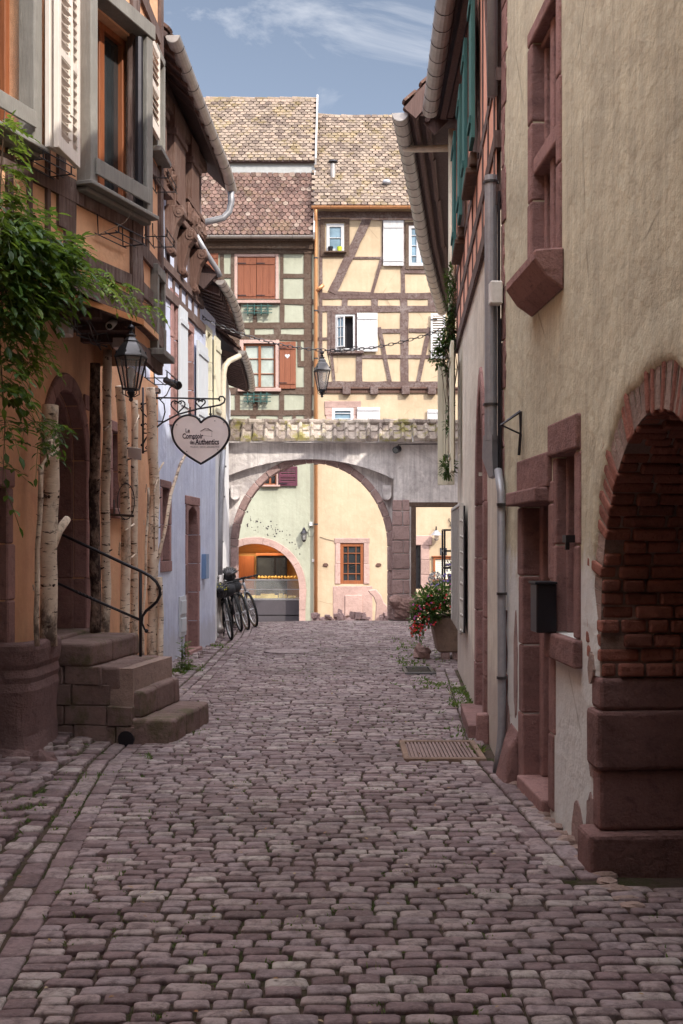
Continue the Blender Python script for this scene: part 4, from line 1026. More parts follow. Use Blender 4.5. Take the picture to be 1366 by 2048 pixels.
ridge(a2 + up2 * L2 + Vector((0, .05, -.06)), b2 + up2 * L2 + Vector((0, .05, -.06)), .12, M['tile_back'], gh)
q = MB(); q.hexa([b2 + Vector((0, 0, -.1)), b2 + Vector((.05, 0, -.1)), b2 + up2 * L2 + Vector((.05, 0, -.1)), b2 + up2 * L2 + Vector((0, 0, -.1)), b2 + Vector((0, -.03, .1)), b2 + Vector((.05, -.03, .1)), b2 + up2 * L2 + Vector((.05, -.03, .12)), b2 + up2 * L2 + Vector((0, -.03, .12))])
q.hexa([Vector(e1) + Vector((0, 0, -.1)), Vector(e1) + Vector((.05, 0, -.1)), b + Vector((.05, 0, -.1)), b + Vector((0, 0, -.1)), Vector(e1) + Vector((0, -.05, .08)), Vector(e1) + Vector((.05, -.05, .08)), b + Vector((.05, -.05, .08)), b + Vector((0, -.05, .08))])
q.build('verge_strip', M['zinc'], gh)
gutter([FK.pt(-7.8, .42, zl - .03), FK.pt(uS, .42, zl - .03)], .075, 'gutter', gh, step=1.)
# side/back mass
MB().box(FK, -7.5, -7.4, -6, 0, ZG, zge).box(FK, -7.5, 5, -6.1, -6, ZG, zge + 2).build('rear_wall', M['green'], gh)

# ---- yellow house
zye = K(700, 420)[1]; uE = 4.6
wA = KR(657, 452, 684, 500); wB = KR(821, 455, 853, 528); wC = KR(675, 633, 706, 697); wD = KR(668, 820, 703, 845); wE = KR(680, 1086, 728, 1168); wF = KR(826, 1090, 842, 1178)
zsp = K(700, 772)[1]
wall(FK, uS, uE, ZG - .3, zye + .1, [wA, wB, wC, wD, wE, wF], .2).build('wall', M['yellow'], yh)
m = MB()
for a_ in ((628, 900, 424, 441), (640, 900, 586, 598), (636, 900, 612, 624), (640, 900, 763, 775), (802, 900, 536, 547), (706, 768, 514, 518), (757, 801, 658, 666), (818, 860, 657, 665), (720, 900, 710, 717), (660, 722, 703, 710), (636, 660, 675, 680)): hb(*a_)
for a_ in ((638, 645, 440, 775), (764, 770, 440, 515), (802, 810, 441, 587), (684, 695, 598, 612), (743, 756, 598, 612), (801, 815, 598, 612), (857, 870, 598, 612), (801, 817, 624, 763), (655, 663, 624, 710), (712, 724, 706, 763)): vb(*a_)
def db(x0, y0, x1, y1, w, n=.034): m.beam(FK, K(x0, y0), K(x1, y1), w, -.02, n)
db(735, 437, 664, 586, .24, .045); db(764, 516, 744, 587, .09); db(758, 655, 780, 764, .11); db(859, 655, 836, 764, .12); db(663, 706, 668, 763, .08); db(664, 586, 742, 588, .1)
m.build('timber_frame', M['grey_timber'], yh)
def frame(r, w, mm, n=.05, nm='window_casing'):
    a, b, c, d = r; q = MB(); q.box(FK, a - w, a, -.1, n, c - w, d + w).box(FK, b, b + w, -.1, n, c - w, d + w).box(FK, a, b, -.1, n, d, d + w).box(FK, a, b, -.1, n, c - w, c); return q.build(nm, M[mm], yh, bevel=.006)
frame(KR(650, 445, 690, 505), .13, 'brown_timber'); frame((wC[0] - .06, wC[1] + .06, wC[2] - .08, wC[3] + .06), .12, 'grey_timber'); frame((wB[0] - .05, wB[1] + .1, wB[2] - .07, wB[3] + .05), .1, 'brown_timber')
for r_, c_, rr in ((wA, 1, 2), (wB, 2, 4), (wD, 1, 3)): window(FK, (r_[0] - .06, r_[1] + .06, r_[2] - .06, r_[3] + .06), -.02, yh, 'whitepaint', c_, rr, 'glass_sky', .09)
# half-open casement window
fr = frame((wC[0], wC[1], wC[2], wC[3]), .06, 'whitepaint', .03, 'open_window'); MB().box(FK, wC[0], wC[1], -.3, -.2, wC[2], wC[3]).build_each('dark_interior', M['dark'], fr)
p = FK.pt(wC[0], 0, 0); Gc = Fr(p[0], p[1], 90); aa = math.radians(-38); Gc.u = (math.cos(aa), math.sin(aa)); Gc.n = (math.sin(aa), -math.cos(aa))
window(Gc, (0, .27, wC[2] + .02, wC[3] - .02), .0, yh, 'whitepaint', 2, 3, 'glass_sky', .035, split=False, name='casement')
shutter(FK, KR(766, 443, 807, 533), .06, yh, 'whitepaint', hinges=False); shutter(FK, KR(714, 627, 755, 704), .06, yh, 'whitepaint', hinges=False)
shutter(FK, KR(861, 628, 890, 718), .06, yh, 'whitepaint', .08); shutter(FK, KR(714, 815, 760, 850), .06, yh, 'whitepaint', hinges=False); shutter(FK, KR(854, 820, 896, 850), .06, yh, 'whitepaint', hinges=False)
MB().box(FK, wC[0] - .2, wC[1] + .3, 0, .12, wC[2] - .16, wC[2] - .08).build('sill', M['grey_timber'], yh, bevel=.01)
# flower pots on sill
for x, mm, cc in ((661, 'iron', 'dark grey'), (679, 'ypot', 'lime green')):
    if mm == 'ypot': M['ypot'] = plain('lime_pot', (.55, .65, .05), .5)
    u, z = K(x, 506, .1); q = MB().lathe(FK.pt(u, .07, wA[2] - .06), [(.055, 0), (.075, .12), (.08, .13), (.07, .135)], 12)
    tag(q.build('flower_pot', M[mm], None, base=FK.pt(u, .07, wA[2] - .06)), cc + ' flower pot on the sill of the top left window of the yellow house', 'pot')
MB().box(FK, wA[0] - .12, wA[1] + .12, 0, .16, wA[2] - .1, wA[2] - .062).build('sill', M['brown_timber'], yh)
# joist ends and dark moulding under the jetty
q = MB(); q.box(FK, K(642, 780)[0], uE, 0, .05, K(700, 786)[1], K(700, 775)[1]); q.box(FK, K(642, 780)[0], uE, 0, .1, K(700, 778)[1], K(700, 775)[1]); q.build('moulded_beam', M['carved'], yh)
q = MB()
for x in (693, 748, 811, 863): 
    a, b, c, d = KR(x - 8, 773, x + 8, 790); q.box(FK, a, b, 0, .16, c, d)
q.build_each('joist_end', M['grey_timber'], yh, bevel=.015)
# stone surrounds low down
q = MB(); surround(q, FK, wD[0] - .05, wD[1] + .05, wD[2], wD[3] + .06, .2, -.1, .03); q.build('window_surround', M['sand_pale'], yh, bevel=.01)
q = MB(); surround(q, FK, *wE, .15, -.12, .03); 
a, b, c, d = KR(666, 1172, 745, 1232); q.box(FK, a, b, -.05, .02, c - .3, d).box(FK, K(690, 1195)[0], K(724, 1195)[0], 0, .06, c, K(700, 1190)[1]); q.build('window_surround', M['sand_pale'], yh, bevel=.012)
q = MB(); surround(q, FK, *wF, .28, -.12, .03); q.build('window_surround', M['sand_pale'], yh, bevel=.012)
window(FK, wE, -.06, yh, 'orangewood', 3, 4, 'glass', .1); window(FK, wF, -.15, yh, 'iron', 2, 4, 'glass', .03)
for x in (651, 757):
    u, z = K(x, 1130); q = MB(); q.poly(FK, [(u + .085 * math.cos(a_) * rnd(.8, 1.1), z + .06 * math.sin(a_) * rnd(.8, 1.1)) for a_ in [k_ * PI / 6 for k_ in range(12)]], 0, .03); q.build('wall_anchor', M['carved'], yh, bevel=.01)
# yellow roof
a0, a1 = FK.pt(uS + .02, .3, zye + .02), FK.pt(uE, .3, zye + .02); upy = Vector((0, .66, .75)).normalized(); LY = 5.2
tiles(a0, a1, upy, LY, .19, .155, M['tile_back'], yh, 'roof_tiles', sag=.0)
a0, a1 = Vector(a0), Vector(a1)
slab(a0, a1, a1 + upy * LY, a0 + upy * LY, .06, M['soffit'], 'roof_boards', yh)
ridge(a0 + upy * LY + Vector((0, .05, -.05)), a1 + upy * LY + Vector((0, .05, -.30)), .12, M['tile_back'], yh)
gutter([FK.pt(uS - .05, .38, zye - .01), FK.pt(uE, .38, zye - .01)], .07, 'gutter', yh, 'copper', 1.)
def on_roof(x, y):   # photo point -> roof plane
    rx, rz = (x - CX) / F_PX, (HY - y) / F_PX; nn = Vector((1, 0, 0)).cross(upy); d = Vector((rx, 1, rz)); t_ = (a0 - Vector((0, 0, CAM_H))).dot(nn) / d.dot(nn); return d * t_ + Vector((0, 0, CAM_H))
p = on_roof(666, 356); o_ = MB().lathe(p, [(.075, -.1), (.075, .42), (.07, .42)], 12).build('roof_vent', M['zinc'], yh); MB().lathe(p, [(.04, .42), (.15, .46), (.13, .50), (.02, .54)], 12).build('vent_cap', M['iron'], o_)
p = on_roof(773, 370); MB().blob(p + Vector((0, -.05, .06)), .13, .12, .09, .1).build('roof_vent', M['zinc_blue'], yh, smooth=True)
# copper downpipe between the two houses
q = MB(); ux = K(632, 700)[0]; q.tube([FK.pt(ux, .36, zye - .08), FK.pt(ux, .14, zye - .35), FK.pt(ux, .13, zye - .6), FK.pt(ux, .13, ZG)], .05, 10); q.tube([FK.pt(ux + .02, .14, K(640, 577)[1] - .1), FK.pt(ux + .22, .14, K(640, 572)[1])], .05, 10)
o_ = q.build('copper_downpipe', M['copper'], yh, smooth=True)
q = MB()
for y in (520, 625, 720, 930, 1050): q.tube([FK.pt(ux, .13, K(0, y)[1]), FK.pt(ux, .13, K(0, y)[1] + .04)], .06, 10)
q.build_each('pipe_clip', M['ironlight'], o_)
MB().box(FK, 3, 9, -6.1, -6, ZG, zye + 2).box(FK, uE - .1, uE, -6, 0, ZG, zye).build('rear_wall', M['yellow'], yh)
# electric boxes and cable beside the pipe
q = MB().box(FK, *KR(619, 1044, 626, 1052)[:2], 0, .06, *KR(619, 1044, 626, 1052)[2:]).box(FK, *KR(624, 1118, 631, 1124)[:2], 0, .06, *KR(624, 1118, 631, 1124)[2:])
bx = q.build_each('junction_box', M['whiteplastic'], gh, bevel=.004)[0]
MB().tube([FK.pt(*[(K(x, y)[0]), .02, K(x, y)[1]][:3]) for x, y in ((622, 1052), (616, 1062), (618, 1072), (626, 1074), (629, 1062))], .006, 5).tube([FK.pt(K(630, 1074)[0], .02, K(630, 1074)[1]), FK.pt(K(630, 1118)[0], .02, K(630, 1118)[1])], .008, 5).tube([FK.pt(K(x, y)[0], .015, K(x, y)[1]) for x, y in ((640, 1074), (652, 1078), (668, 1082))], .006, 5).build('cable', M['iron'], bx)
# small wall lanterns
def wall_lantern(x, y, F, label, s=1., off=.14):
    u, z = F.px(x, y, off); p = F.pt(u, off, z); t_ = thing('wall_lantern', label, 'wall lamp', p)
    MB().lathe(p, [(.055 * s, .0), (.085 * s, .19 * s)], 6).build('glass', M['lampglass'], t_)
    q = MB().lathe(p, [(.02 * s, -.06 * s), (.06 * s, -.01 * s), (.06 * s, .005 * s)], 6).lathe(p, [(.11 * s, .19 * s), (.10 * s, .21 * s), (.045 * s, .29 * s), (.05 * s, .31 * s), (.015 * s, .36 * s)], 6)
    for k_ in range(6):
        a_ = k_ * PI / 3; q.tube([(p[0] + .057 * s * math.cos(a_), p[1] + .057 * s * math.sin(a_), p[2]), (p[0] + .087 * s * math.cos(a_), p[1] + .087 * s * math.sin(a_), p[2] + .19 * s)], .006, 4)
    q.build('lantern_frame', M['iron'], t_)
    MB().tube([F.pt(u, 0, z + .1), F.pt(u, off * .6, z + .3), F.pt(u, off, z + .34)], .01, 6).build('bracket', M['iron'], t_)
    MB().blob((p[0], p[1], p[2] + .09), .03, .03, .045, .02).build('bulb', M['bulb'], t_)
wall_lantern(608, 1080, FK, 'small black lantern on the pale green wall above the shop arch', 1.)
# ================================================================== ARCHWAY WALL
YG = 24.0
FG = Fr(0, YG, 90)
def Gp(x, y, o=0): return FG.px(x, y, o)
gt = thing('archway_wall', 'grey plastered archway wall with stone arch and mossy tiled coping across the street', 'gateway', (0, YG, 0))
zT = Gp(600, 884)[1]; uL, uM, uR = Gp(446, 900)[0], Gp(787, 900)[0], 2.9
m = MB()
A = []
for i in range(31):
    t_ = i / 30; x = 452 + (787 - 452) * t_; y = 918 + 38 * abs(2 * t_ - 1) ** 2 * (1.05 if t_ > .5 else .92); A.append(Gp(x, y))
for (p, q), (r, t_) in zip(A, A[1:]):
    m.hexa([FG.pt(p, 0, q), FG.pt(r, 0, t_), FG.pt(r, -.22, t_), FG.pt(p, -.22, q), FG.pt(p, 0, zT), FG.pt(r, 0, zT), FG.pt(r, -.22, zT), FG.pt(p, -.22, zT)])
sd_ = (Gp(822, 1100)[0], uR - .05, -.3, Gp(860, 1004)[1], .10, 's')
m2 = wall(FG, uM + .003, uR, -.3, zT, [sd_], .5)
m.add(m2.v, m2.f)
ia, ib, itop = Gp(470, 1100)[0], Gp(779, 1100)[0], Gp(610, 921)[1]
m2 = wall(FG, uL, uM + .1, -.3, zT - .02, [(ia, ib, -.3, itop, 1.85, 'e')], .42, n=-.2); m.add(m2.v, m2.f)
m.add([FG.pt(uL, -.62, 0), FG.pt(ia, -.62, 0), FG.pt(ia, -.62, 3), FG.pt(uL, -.62, 3)], [(0, 1, 2, 3)])
m.build('plaster_wall', M['gate'], gt)
m = MB(); surround(m, FG, ia + .02, ib - .02, -.1, itop - .02, .15, -.60, -.175, 1.85, 'e', 19, .006, jit=.016); m.build('stone_arch', M['pier'], gt, bevel=.012)
m = MB()
z = -.1
while z < 2.45:
    h = rnd(.22, .36); u = uM - .02; xr = Gp(819, 1100)[0]
    if rnd(0, 1) < .5: m.box(FG, u, xr, -.4, .02 + rnd(0, .015), z, z + h - .015, .006)
    else: k_ = rnd(.35, .65); m.box(FG, u, u + (xr - u) * k_ - .01, -.4, .02 + rnd(0, .015), z, z + h - .015, .006); m.box(FG, u + (xr - u) * k_, xr, -.4, .02 + rnd(0, .015), z, z + h - .015, .006)
    z += h
z = 0
m.build('pier_block', M['pier'], gt, bevel=.02, segs=2)
m = MB()
for i in range(16): m.blob(FG.pt(rnd(uM - .03, Gp(832, 1100)[0]), rnd(.0, .12), rnd(.0, .32)), rnd(.1, .2), rnd(.08, .13), rnd(.08, .14), .2, 9, 6)
m.build_each('pier_foot_stone', M['rubble'], gt)
m = MB()
for x in (470, 774):
    u, z = Gp(x, 1002, -.0); 
    m.tube([FG.pt(u, -.2, z + .10), FG.pt(u, -.0, z + .12)], .10, 14).box(FG, u - .10, u + .10, -.2, -.002, z + .12, z + .34)
m.build_each('corbel', M['gate'], gt, bevel=.01)
m = MB(); xa = Gp(818, 1100)[0]
m.box(FG, xa - .05, uR - .1, -.45, .015, sd_[3] - .10, sd_[3] - .005).box(FG, sd_[0] - .0, sd_[0] + .11, -.5, .012, -.1, sd_[3] - .1); m.build('timber_lintel', M['brown_timber'], gt, bevel=.01)
# coping tiles
m = MB(); zr = Gp(600, 846)[1]; e_n, r_n = .24, -.12
def copt(u, s, h): # s 0 eave..1 ridge
    wv = .022 * mnoise.noise(Vector((u * .7, 0, 2.2)))
    return FG.pt(u, e_n + (r_n - e_n) * s, zT + (zr - zT) * s + h + wv)
u = uL - .1
while u < 2.9:
    tw = rnd(.235, .26)
    for row in range(2):
        s0 = row * .48 - .03 + rnd(-.025, .025); s1 = s0 + .56; lf = .035 + rnd(0, .014); sk = rnd(-.02, .02)
        vs = []; prof = [(0, .0), (.10, .055), (.2, .072), (.32, .055), (.42, .005), (.9, .0), (1.0, .03)]
        for s_, hh in ((s0, lf + .02), (s1, lf - .02)):
            for a_, b_ in prof: vs.append(copt(u + a_ * tw + (sk if s_ == s0 else 0), s_, hh + b_))
        for a_, b_ in prof: vs.append(copt(u + a_ * tw + sk, s0 + .02, lf - .05))
        k = len(prof); m.add(vs, [(i, i + 1, k + i + 1, k + i) for i in range(k - 1)] + [(i, i + 1, 2 * k + i + 1, 2 * k + i) for i in range(k - 1)])
    u += tw
m.build('coping_tiles', M['tile_gate'], gt)
m = MB(); u = uL - .1
while u < 2.85:
    L_ = .33; hh = rnd(-.008, .012); m.tube([FG.pt(u, r_n, zr + .0 + hh + .02), FG.pt(u + L_ * .85, r_n, zr + hh + .015), FG.pt(u + L_ * 1.02, r_n, zr + hh + .03)], [.085, .075, .092], 10); u += L_
m.build('coping_ridge', M['tile_gate'], gt)
MB().hexa([FG.pt(uL - .1, e_n - .02, zT), FG.pt(2.9, e_n - .02, zT), FG.pt(2.9, r_n, zr - .03), FG.pt(uL - .1, r_n, zr - .03), FG.pt(uL - .1, e_n - .02, zT - .03), FG.pt(2.9, e_n - .02, zT - .03), FG.pt(2.9, -.6, zT - .03), FG.pt(uL - .1, -.6, zT - .03)]).build('coping_bed', M['gate'], gt)
m = MB()     # moss cushions
for i in range(330):
    x = min(max(random.gauss(random.choice((555, 690)), 62), 465), 890)
    if mnoise.noise(Vector((x * .045, .5, .3))) < -.12: continue; s_ = rnd(0, .95); p = copt(Gp(x, 860)[0], s_, .055); r_ = rnd(.02, .055); m.blob(p, r_ * 1.5, r_, r_ * .5, .25, 7, 4)
t = NT('moss'); a = t.mix((.30, .26, .02), (.08, .10, .015), t.ramp(t.noise(9, 4), [(.4, 0.), (.6, 1.)])); t.bump(t.noise(80, 4), 1, .01); M['moss'] = t.fin(a, .95)
m.build('moss', M['moss'], gt)
# round floodlight on the wall
u, z = Gp(792, 900); p = FG.pt(u, .14, z); fl = thing('floodlight', 'small round black floodlight high on the grey archway wall', 'floodlight', p)
MB().tube([FG.pt(u + .05, .06, z + .02), FG.pt(u - .02, .2, z - .02)], .075, 14).build('lamp_head', M['iron'], fl); MB().tube([FG.pt(u - .021, .202, z - .0205), FG.pt(u - .023, .206, z - .022)], .06, 14).build('lens', M['glass'], fl)
MB().tube([FG.pt(u + .05, .0, z + .12), FG.pt(u + .1, .04, z + .12), FG.pt(u + 1.3, .02, z + .13)], .008, 5).tube([FG.pt(u + .05, .0, z + .12), FG.pt(u + .04, .06, z + .03)], .012, 5).build('cable', M['iron'], fl)

# ================================================================== things just beyond the gate
FX = Fr(0, 30.6, 90)
def gz(y): return g(0, y)
gs = thing('guard_stone', 'curved pale pink guard stone leaning beside the yellow house beyond the arch', 'guard stone', (1.2, 30.6, -.6))
pts = [(735, 1180), (752, 1178), (762, 1190), (768, 1205), (780, 1218), (782, 1224), (768, 1226), (760, 1232), (757, 1252), (748, 1252), (751, 1225), (752, 1208), (747, 1194), (739, 1186)]
MB().poly(FX, [FX.px(x, y) for x, y in pts], -.1, .1).build('curved_stone', M['sand_pale'], gs, bevel=.03, segs=3)
rb = 0
for x, y, w_, h_, lb_ in ((640, 1228, .30, .16, 'dark flat rubble stone left of the copper downpipe foot'), (662, 1232, .22, .12, 'small broken rubble stone at the copper downpipe foot'), (683, 1222, .18, .22, 'upright rubble stone under the left of the brown window beyond the arch'), (705, 1228, .26, .18, 'pale rubble stone below the brown window beyond the arch'), (728, 1230, .2, .14, 'low dark rubble stone left of the curved guard stone'), (772, 1232, .16, .16, 'dark rubble stone right of the curved guard stone')):
    Yr = 30.3 - rnd(0, .4); F_ = Fr(0, Yr, 90); u, z = F_.px(x, y); q = MB()
    for i in range(9):
        c_ = Vector((u + rnd(-w_, w_) * .8, Yr + rnd(-.12, .1), z + rnd(-.28, .05))); a_, b_, h2 = w_ * rnd(.15, .4), rnd(.05, .12), h_ * rnd(.2, .55); th_ = rnd(-.6, .6); ti = rnd(-.35, .35)
        q.hexa([c_ + Vector((sx_ * a_ * math.cos(th_) * rnd(.75, 1.1) - sy_ * b_ * math.sin(th_), sx_ * a_ * math.sin(th_) + sy_ * b_, sz_ * h2 * rnd(.7, 1.1) + sx_ * a_ * ti)) for sz_ in (-1, 1) for sx_, sy_ in ((-1, -1), (1, -1), (1, 1), (-1, 1))])
    q.blob((u, Yr + .05, z - .36), w_, .2, .30, .12)
    tag(q.build('rubble_stone', M['pier'], None, bevel=.012, base=(u, Yr, z - .5)), lb_, 'stone', 'rubble stones at the foot of the far houses')
# seen through the small opening
wl = wall_lantern  # alias
u, z = FK.px(873, 1072, .25); p = FK.pt(u, .25, z); t_ = thing('wall_lamp', 'enamel shaded lamp over the framed menu on the yellow wall right of the gate pier', 'wall lamp', p)
MB().lathe(p, [(.04, .16), (.17, .03), (.175, .02), (.03, .1)], 16).build('lamp_shade', M['zinc_blue'], t_); MB().lathe(p, [(.03, -.14), (.06, -.10), (.065, .0), (.05, .04)], 12).build('glass', M['lampglass'], t_); MB().tube([FK.pt(u, 0, z + .15), FK.pt(u, .1, z + .28), FK.pt(u, .25, z + .26), FK.pt(u, .25, z + .14)], .012, 6).build('bracket', M['iron'], t_)
a, b, c, d = FK.rc(866, 1114, 912, 1162); t_ = thing('menu_case', 'wooden framed menu board on the yellow wall behind the flowers', 'menu board', FK.pt(a, 0, c))
q = MB(); q.box(FK, a, b, .0, .07, c, c + .06).box(FK, a, b, 0, .07, d - .06, d).box(FK, a, a + .06, 0, .07, c + .06, d - .06).box(FK, b - .06, b, 0, .07, c + .06, d - .06).box(FK, a - .04, b + .04, 0, .1, d, d + .03); q.build('wooden_frame', M['orangewood'], t_, bevel=.005)
MB().box(FK, a + .06, b - .06, 0, .03, c + .06, d - .06).build('menu_sheet', M['paper'], t_)
q = MB()
for i in range(9): q.box(FK, a + .11, b - .11 - rnd(0, .12), .03, .033, d - .13 - i * .055, d - .122 - i * .055)
q.build('menu_lines', M['greyink'], t_)
a, b, c, d = FK.rc(880, 1096, 888, 1110); a_, b_ = a, b + .08; t_ = thing('chalkboard', 'small dark chalkboard hung above the framed menu', 'chalkboard', FK.pt(a, 0, c))
MB().box(FK, a, b_, 0, .02, c, d).build('board', M['slate'], t_)
q = MB()
for i in range(4): q.box(FK, a + .03, b_ - .05 - rnd(0, .04), .02, .022, d - .05 - i * .04, d - .043 - i * .04)
q.build('chalk_lines', M['whitepaint'], t_)
# script letters standing off the yellow wall
t_ = thing('wall_lettering', 'black iron script letters reading La beside the right-hand pier', 'lettering', FK.pt(*[FK.px(898, 1048)[0], .02, FK.px(898, 1048)[1]]))
def ink(pts): MB_.tube([FK.pt(FK.px(x, y, .03)[0], .03, FK.px(x, y, .03)[1]) for x, y in pts], .012, 5)
MB_ = MB(); ink([(900, 1038), (898, 1037), (898, 1041), (901, 1045), (903, 1051), (900, 1052), (899, 1050), (904, 1050), (906, 1052)]); ink([(913, 1041), (909, 1040), (907, 1044), (909, 1047), (912, 1045), (913, 1041), (912, 1046), (914, 1048), (917, 1045)])
MB_.build('script_letters', M['iron'], t_)
# ================================================================== RIGHT SIDE
F1 = Fr(1.167, 7.97, math.degrees(math.atan(-.051)), -1)
F2 = Fr(1.145, 7.97, math.degrees(math.atan(.057)), -1)
F3 = Fr(1.75, 14.2, 8.0, -1)
def R(x, y, o=0): return F1.px(x, y, o)
ch = thing('rendered_house', 'cream rendered house with pink sandstone windows and a brick-arched passage in the right foreground', 'house', (1.6, 6, 0))
pa, pb = R(1290, 900)[0] - .95, R(1203, 1300)[0]
zap = 2.17; pas = (pa, pb, -.3, zap, .95, 'e')
dr = (R(1100, 1200)[0], R(1048, 1200)[0], -.3, 1.84)
lw = (R(1152, 1100)[0], R(1114, 1100)[0], 1.08, 2.10)
uw = (R(1116, 400)[0], R(1066, 400)[0], 3.27, 4.78)
ZE1 = 8.4
wall(F1, -10, 0, -.3, ZE1, [pas, dr, lw, uw], .34).build('wall', M['cream'], ch)
MB().box(F1, -10, 0, -7, -6.9, -.3, ZE1).box(F1, -.03, 0, -6.9, -.01, -.3, ZE1).box(F1, -10, -9.9, -7, 0, -.3, ZE1).build('rear_wall', M['cream'], ch)
MB().box(F1, dr[0] - .2, dr[1] + .2, -.7, -.33, -.3, 2.2).box(F1, lw[0] - .1, lw[1] + .1, -.6, -.36, .9, 2.3).box(F1, uw[0] - .1, uw[1] + .1, -.6, -.36, 3.1, 5).build_each('dark_interior', M['dark'], ch)
# brick passage: voussoirs and courses, several bricks deep
D_ = 1.5
path = [(pb, .93)]; zs0 = zap - .95
n_ = int((zs0 - .93) / .066)
for i in range(1, n_ + 1): path.append((pb, .93 + (zs0 - .93) * i / n_))
c_ = (pa + pb) / 2; r_ = (pb - pa) / 2
NA = 44
for i in range(1, NA + 1):
    an = PI * i / NA; path.append((c_ + r_ * math.cos(an), zs0 + .95 * math.sin(an)))
for i in range(1, n_ + 1): path.append((pa, zs0 - (zs0 - .93) * i / n_))
br = MB(); mo = MB()
for (a, b), (c, d) in zip(path, path[1:]):
    L_ = math.hypot(c - a, d - b); tu, tz = (c - a) / L_, (d - b) / L_; ou, oz = tz, -tu   # outward from opening
    nn = .010; first = True
    w_out = rnd(.22, .26)
    while nn > -D_:
        ln = rnd(.10, .24) if not first else rnd(.08, .22); g_ = .012; j = rnd(-.012, .012) + (.014 if first else 0)
        p0, p1 = .06, .94
        P = []
        for nz_ in (nn + (rnd(-.013, .006) if first else 0), nn - ln + g_):
            for f_, o_ in ((p0, -.03 + j), (p1, -.03 + j), (p1, w_out), (p0, w_out)):
                P.append(F1.pt(a + (c - a) * f_ + ou * o_, nz_, b + (d - b) * f_ + oz * o_))
        br.hexa(P); nn -= ln; first = False
    mo.add([F1.pt(a - ou * .006, .004, b - oz * .006), F1.pt(c - ou * .006, .004, d - oz * .006), F1.pt(c - ou * .006, -D_, d - oz * .006), F1.pt(a - ou * .006, -D_, b - oz * .006),
            F1.pt(a + ou * .21, .004, b + oz * .21), F1.pt(c + ou * .21, .004, d + oz * .21)], [(0, 1, 2, 3), (0, 1, 5, 4)])
br.build('brick_arch', M['brick'], ch, bevel=.012, segs=2); mo.build('mortar_bed', M['mortar'], ch)
pe = MB(); cols = []
for i, (a, b) in enumerate(path):
    q = path[min(i + 1, len(path) - 1)]; p_ = path[max(i - 1, 0)]; L_ = math.hypot(q[0] - p_[0], q[1] - p_[1]); ou, oz = (q[1] - p_[1]) / L_, -(q[0] - p_[0]) / L_
    kk_ = min(1, max(0, math.sin(PI * min(1, max(0, (i - n_ * .6) / (len(path) - n_ * 1.2)))))) ; w_ = .035 + .15 * kk_ ** .6 + .035 * mnoise.noise(Vector((i * .23, 0, 4))) + rnd(-.012, .012)
    cols.append([(a + ou * (w_ - .012), b + oz * (w_ - .012), .001), (a + ou * w_, b + oz * w_, .010), (a + ou * (w_ + .03), b + oz * (w_ + .03), .017), (a + ou * (w_ + .11), b + oz * (w_ + .11), .014), (a + ou * (w_ + .24), b + oz * (w_ + .24), .0005)])
vs_ = [F1.pt(u_, n__, z_) for c_2 in cols for u_, z_, n__ in c_2]; pe.add(vs_, [(5 * i + k, 5 * i + k + 1, 5 * i + k + 6, 5 * i + k + 5) for i in range(len(cols) - 1) for k in range(4)])
pe.build('plaster_edge', M['cream'], ch, smooth=True)
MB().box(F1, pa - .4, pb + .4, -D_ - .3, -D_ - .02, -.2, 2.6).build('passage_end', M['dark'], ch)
# big sandstone blocks of the jamb
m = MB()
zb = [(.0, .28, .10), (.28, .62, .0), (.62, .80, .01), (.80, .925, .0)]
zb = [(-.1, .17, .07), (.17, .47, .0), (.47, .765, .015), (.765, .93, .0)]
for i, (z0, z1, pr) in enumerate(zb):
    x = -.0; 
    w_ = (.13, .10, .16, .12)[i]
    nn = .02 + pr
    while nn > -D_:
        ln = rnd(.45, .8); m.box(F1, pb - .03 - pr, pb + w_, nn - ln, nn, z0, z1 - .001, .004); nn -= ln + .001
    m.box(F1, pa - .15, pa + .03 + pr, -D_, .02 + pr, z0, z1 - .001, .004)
m.build_each('jamb_block', M['sand_shaded'], ch, bevel=.022, segs=2)
# door
m = MB(); surround(m, F1, dr[0], dr[1], .02, dr[3], .13, -.33, .012, gap=.003)
m.box(F1, dr[0] - .02, dr[1] + .12, -.1, .10, dr[3] + .0, dr[3] + .09).box(F1, dr[0] - .05, dr[1] + .1, -.1, .03, dr[3] + .09, dr[3] + .3).box(F1, dr[0], dr[1], -.3, .05, -.1, .07)
m.box(F1, dr[0] + .0, dr[0] + .07, -.33, -.1, .07, dr[3]).box(F1, dr[1] - .09, dr[1], -.33, -.1, .07, dr[3])
m.build_each('door_surround', M['sand'], ch, bevel=.012, segs=2)
m = MB()
for i in range(5): w_ = (dr[1] - dr[0] - .16) / 5; m.box(F1, dr[0] + .07 + i * w_, dr[0] + .07 + (i + 1) * w_ - .004, -.3, -.25, .07, dr[3])
m.build('door', M['carved'], ch)
# lower window
m = MB(); surround(m, F1, *lw, .10, -.3, .012, gap=.003); m.box(F1, lw[0] - .13, lw[1] + .12, -.2, .05, lw[2] - .15, lw[2] - .002).box(F1, lw[0] - .1, lw[1] + .12, -.15, .03, lw[3] + .003, lw[3] + .19)
for s_ in (0, 1): 
    e_ = lw[0] if s_ == 0 else lw[1]; k_ = 1 if s_ == 0 else -1
    m.box(F1, min(e_, e_ + k_ * .035), max(e_, e_ + k_ * .035), -.2, -.05, lw[2], lw[3])
m.box(F1, lw[0] + .035, lw[1] - .035, -.28, -.24, lw[2], lw[3])
m.build('window_surround', M['sand'], ch, bevel=.012, segs=2)
MB().box(F1, lw[0] - .02, lw[0] + .06, .0, .06, 1.60, 1.64).box(F1, lw[0] + .02, lw[0] + .04, .03, .05, 1.56, 1.64).build('iron_hook', M['iron'], ch)
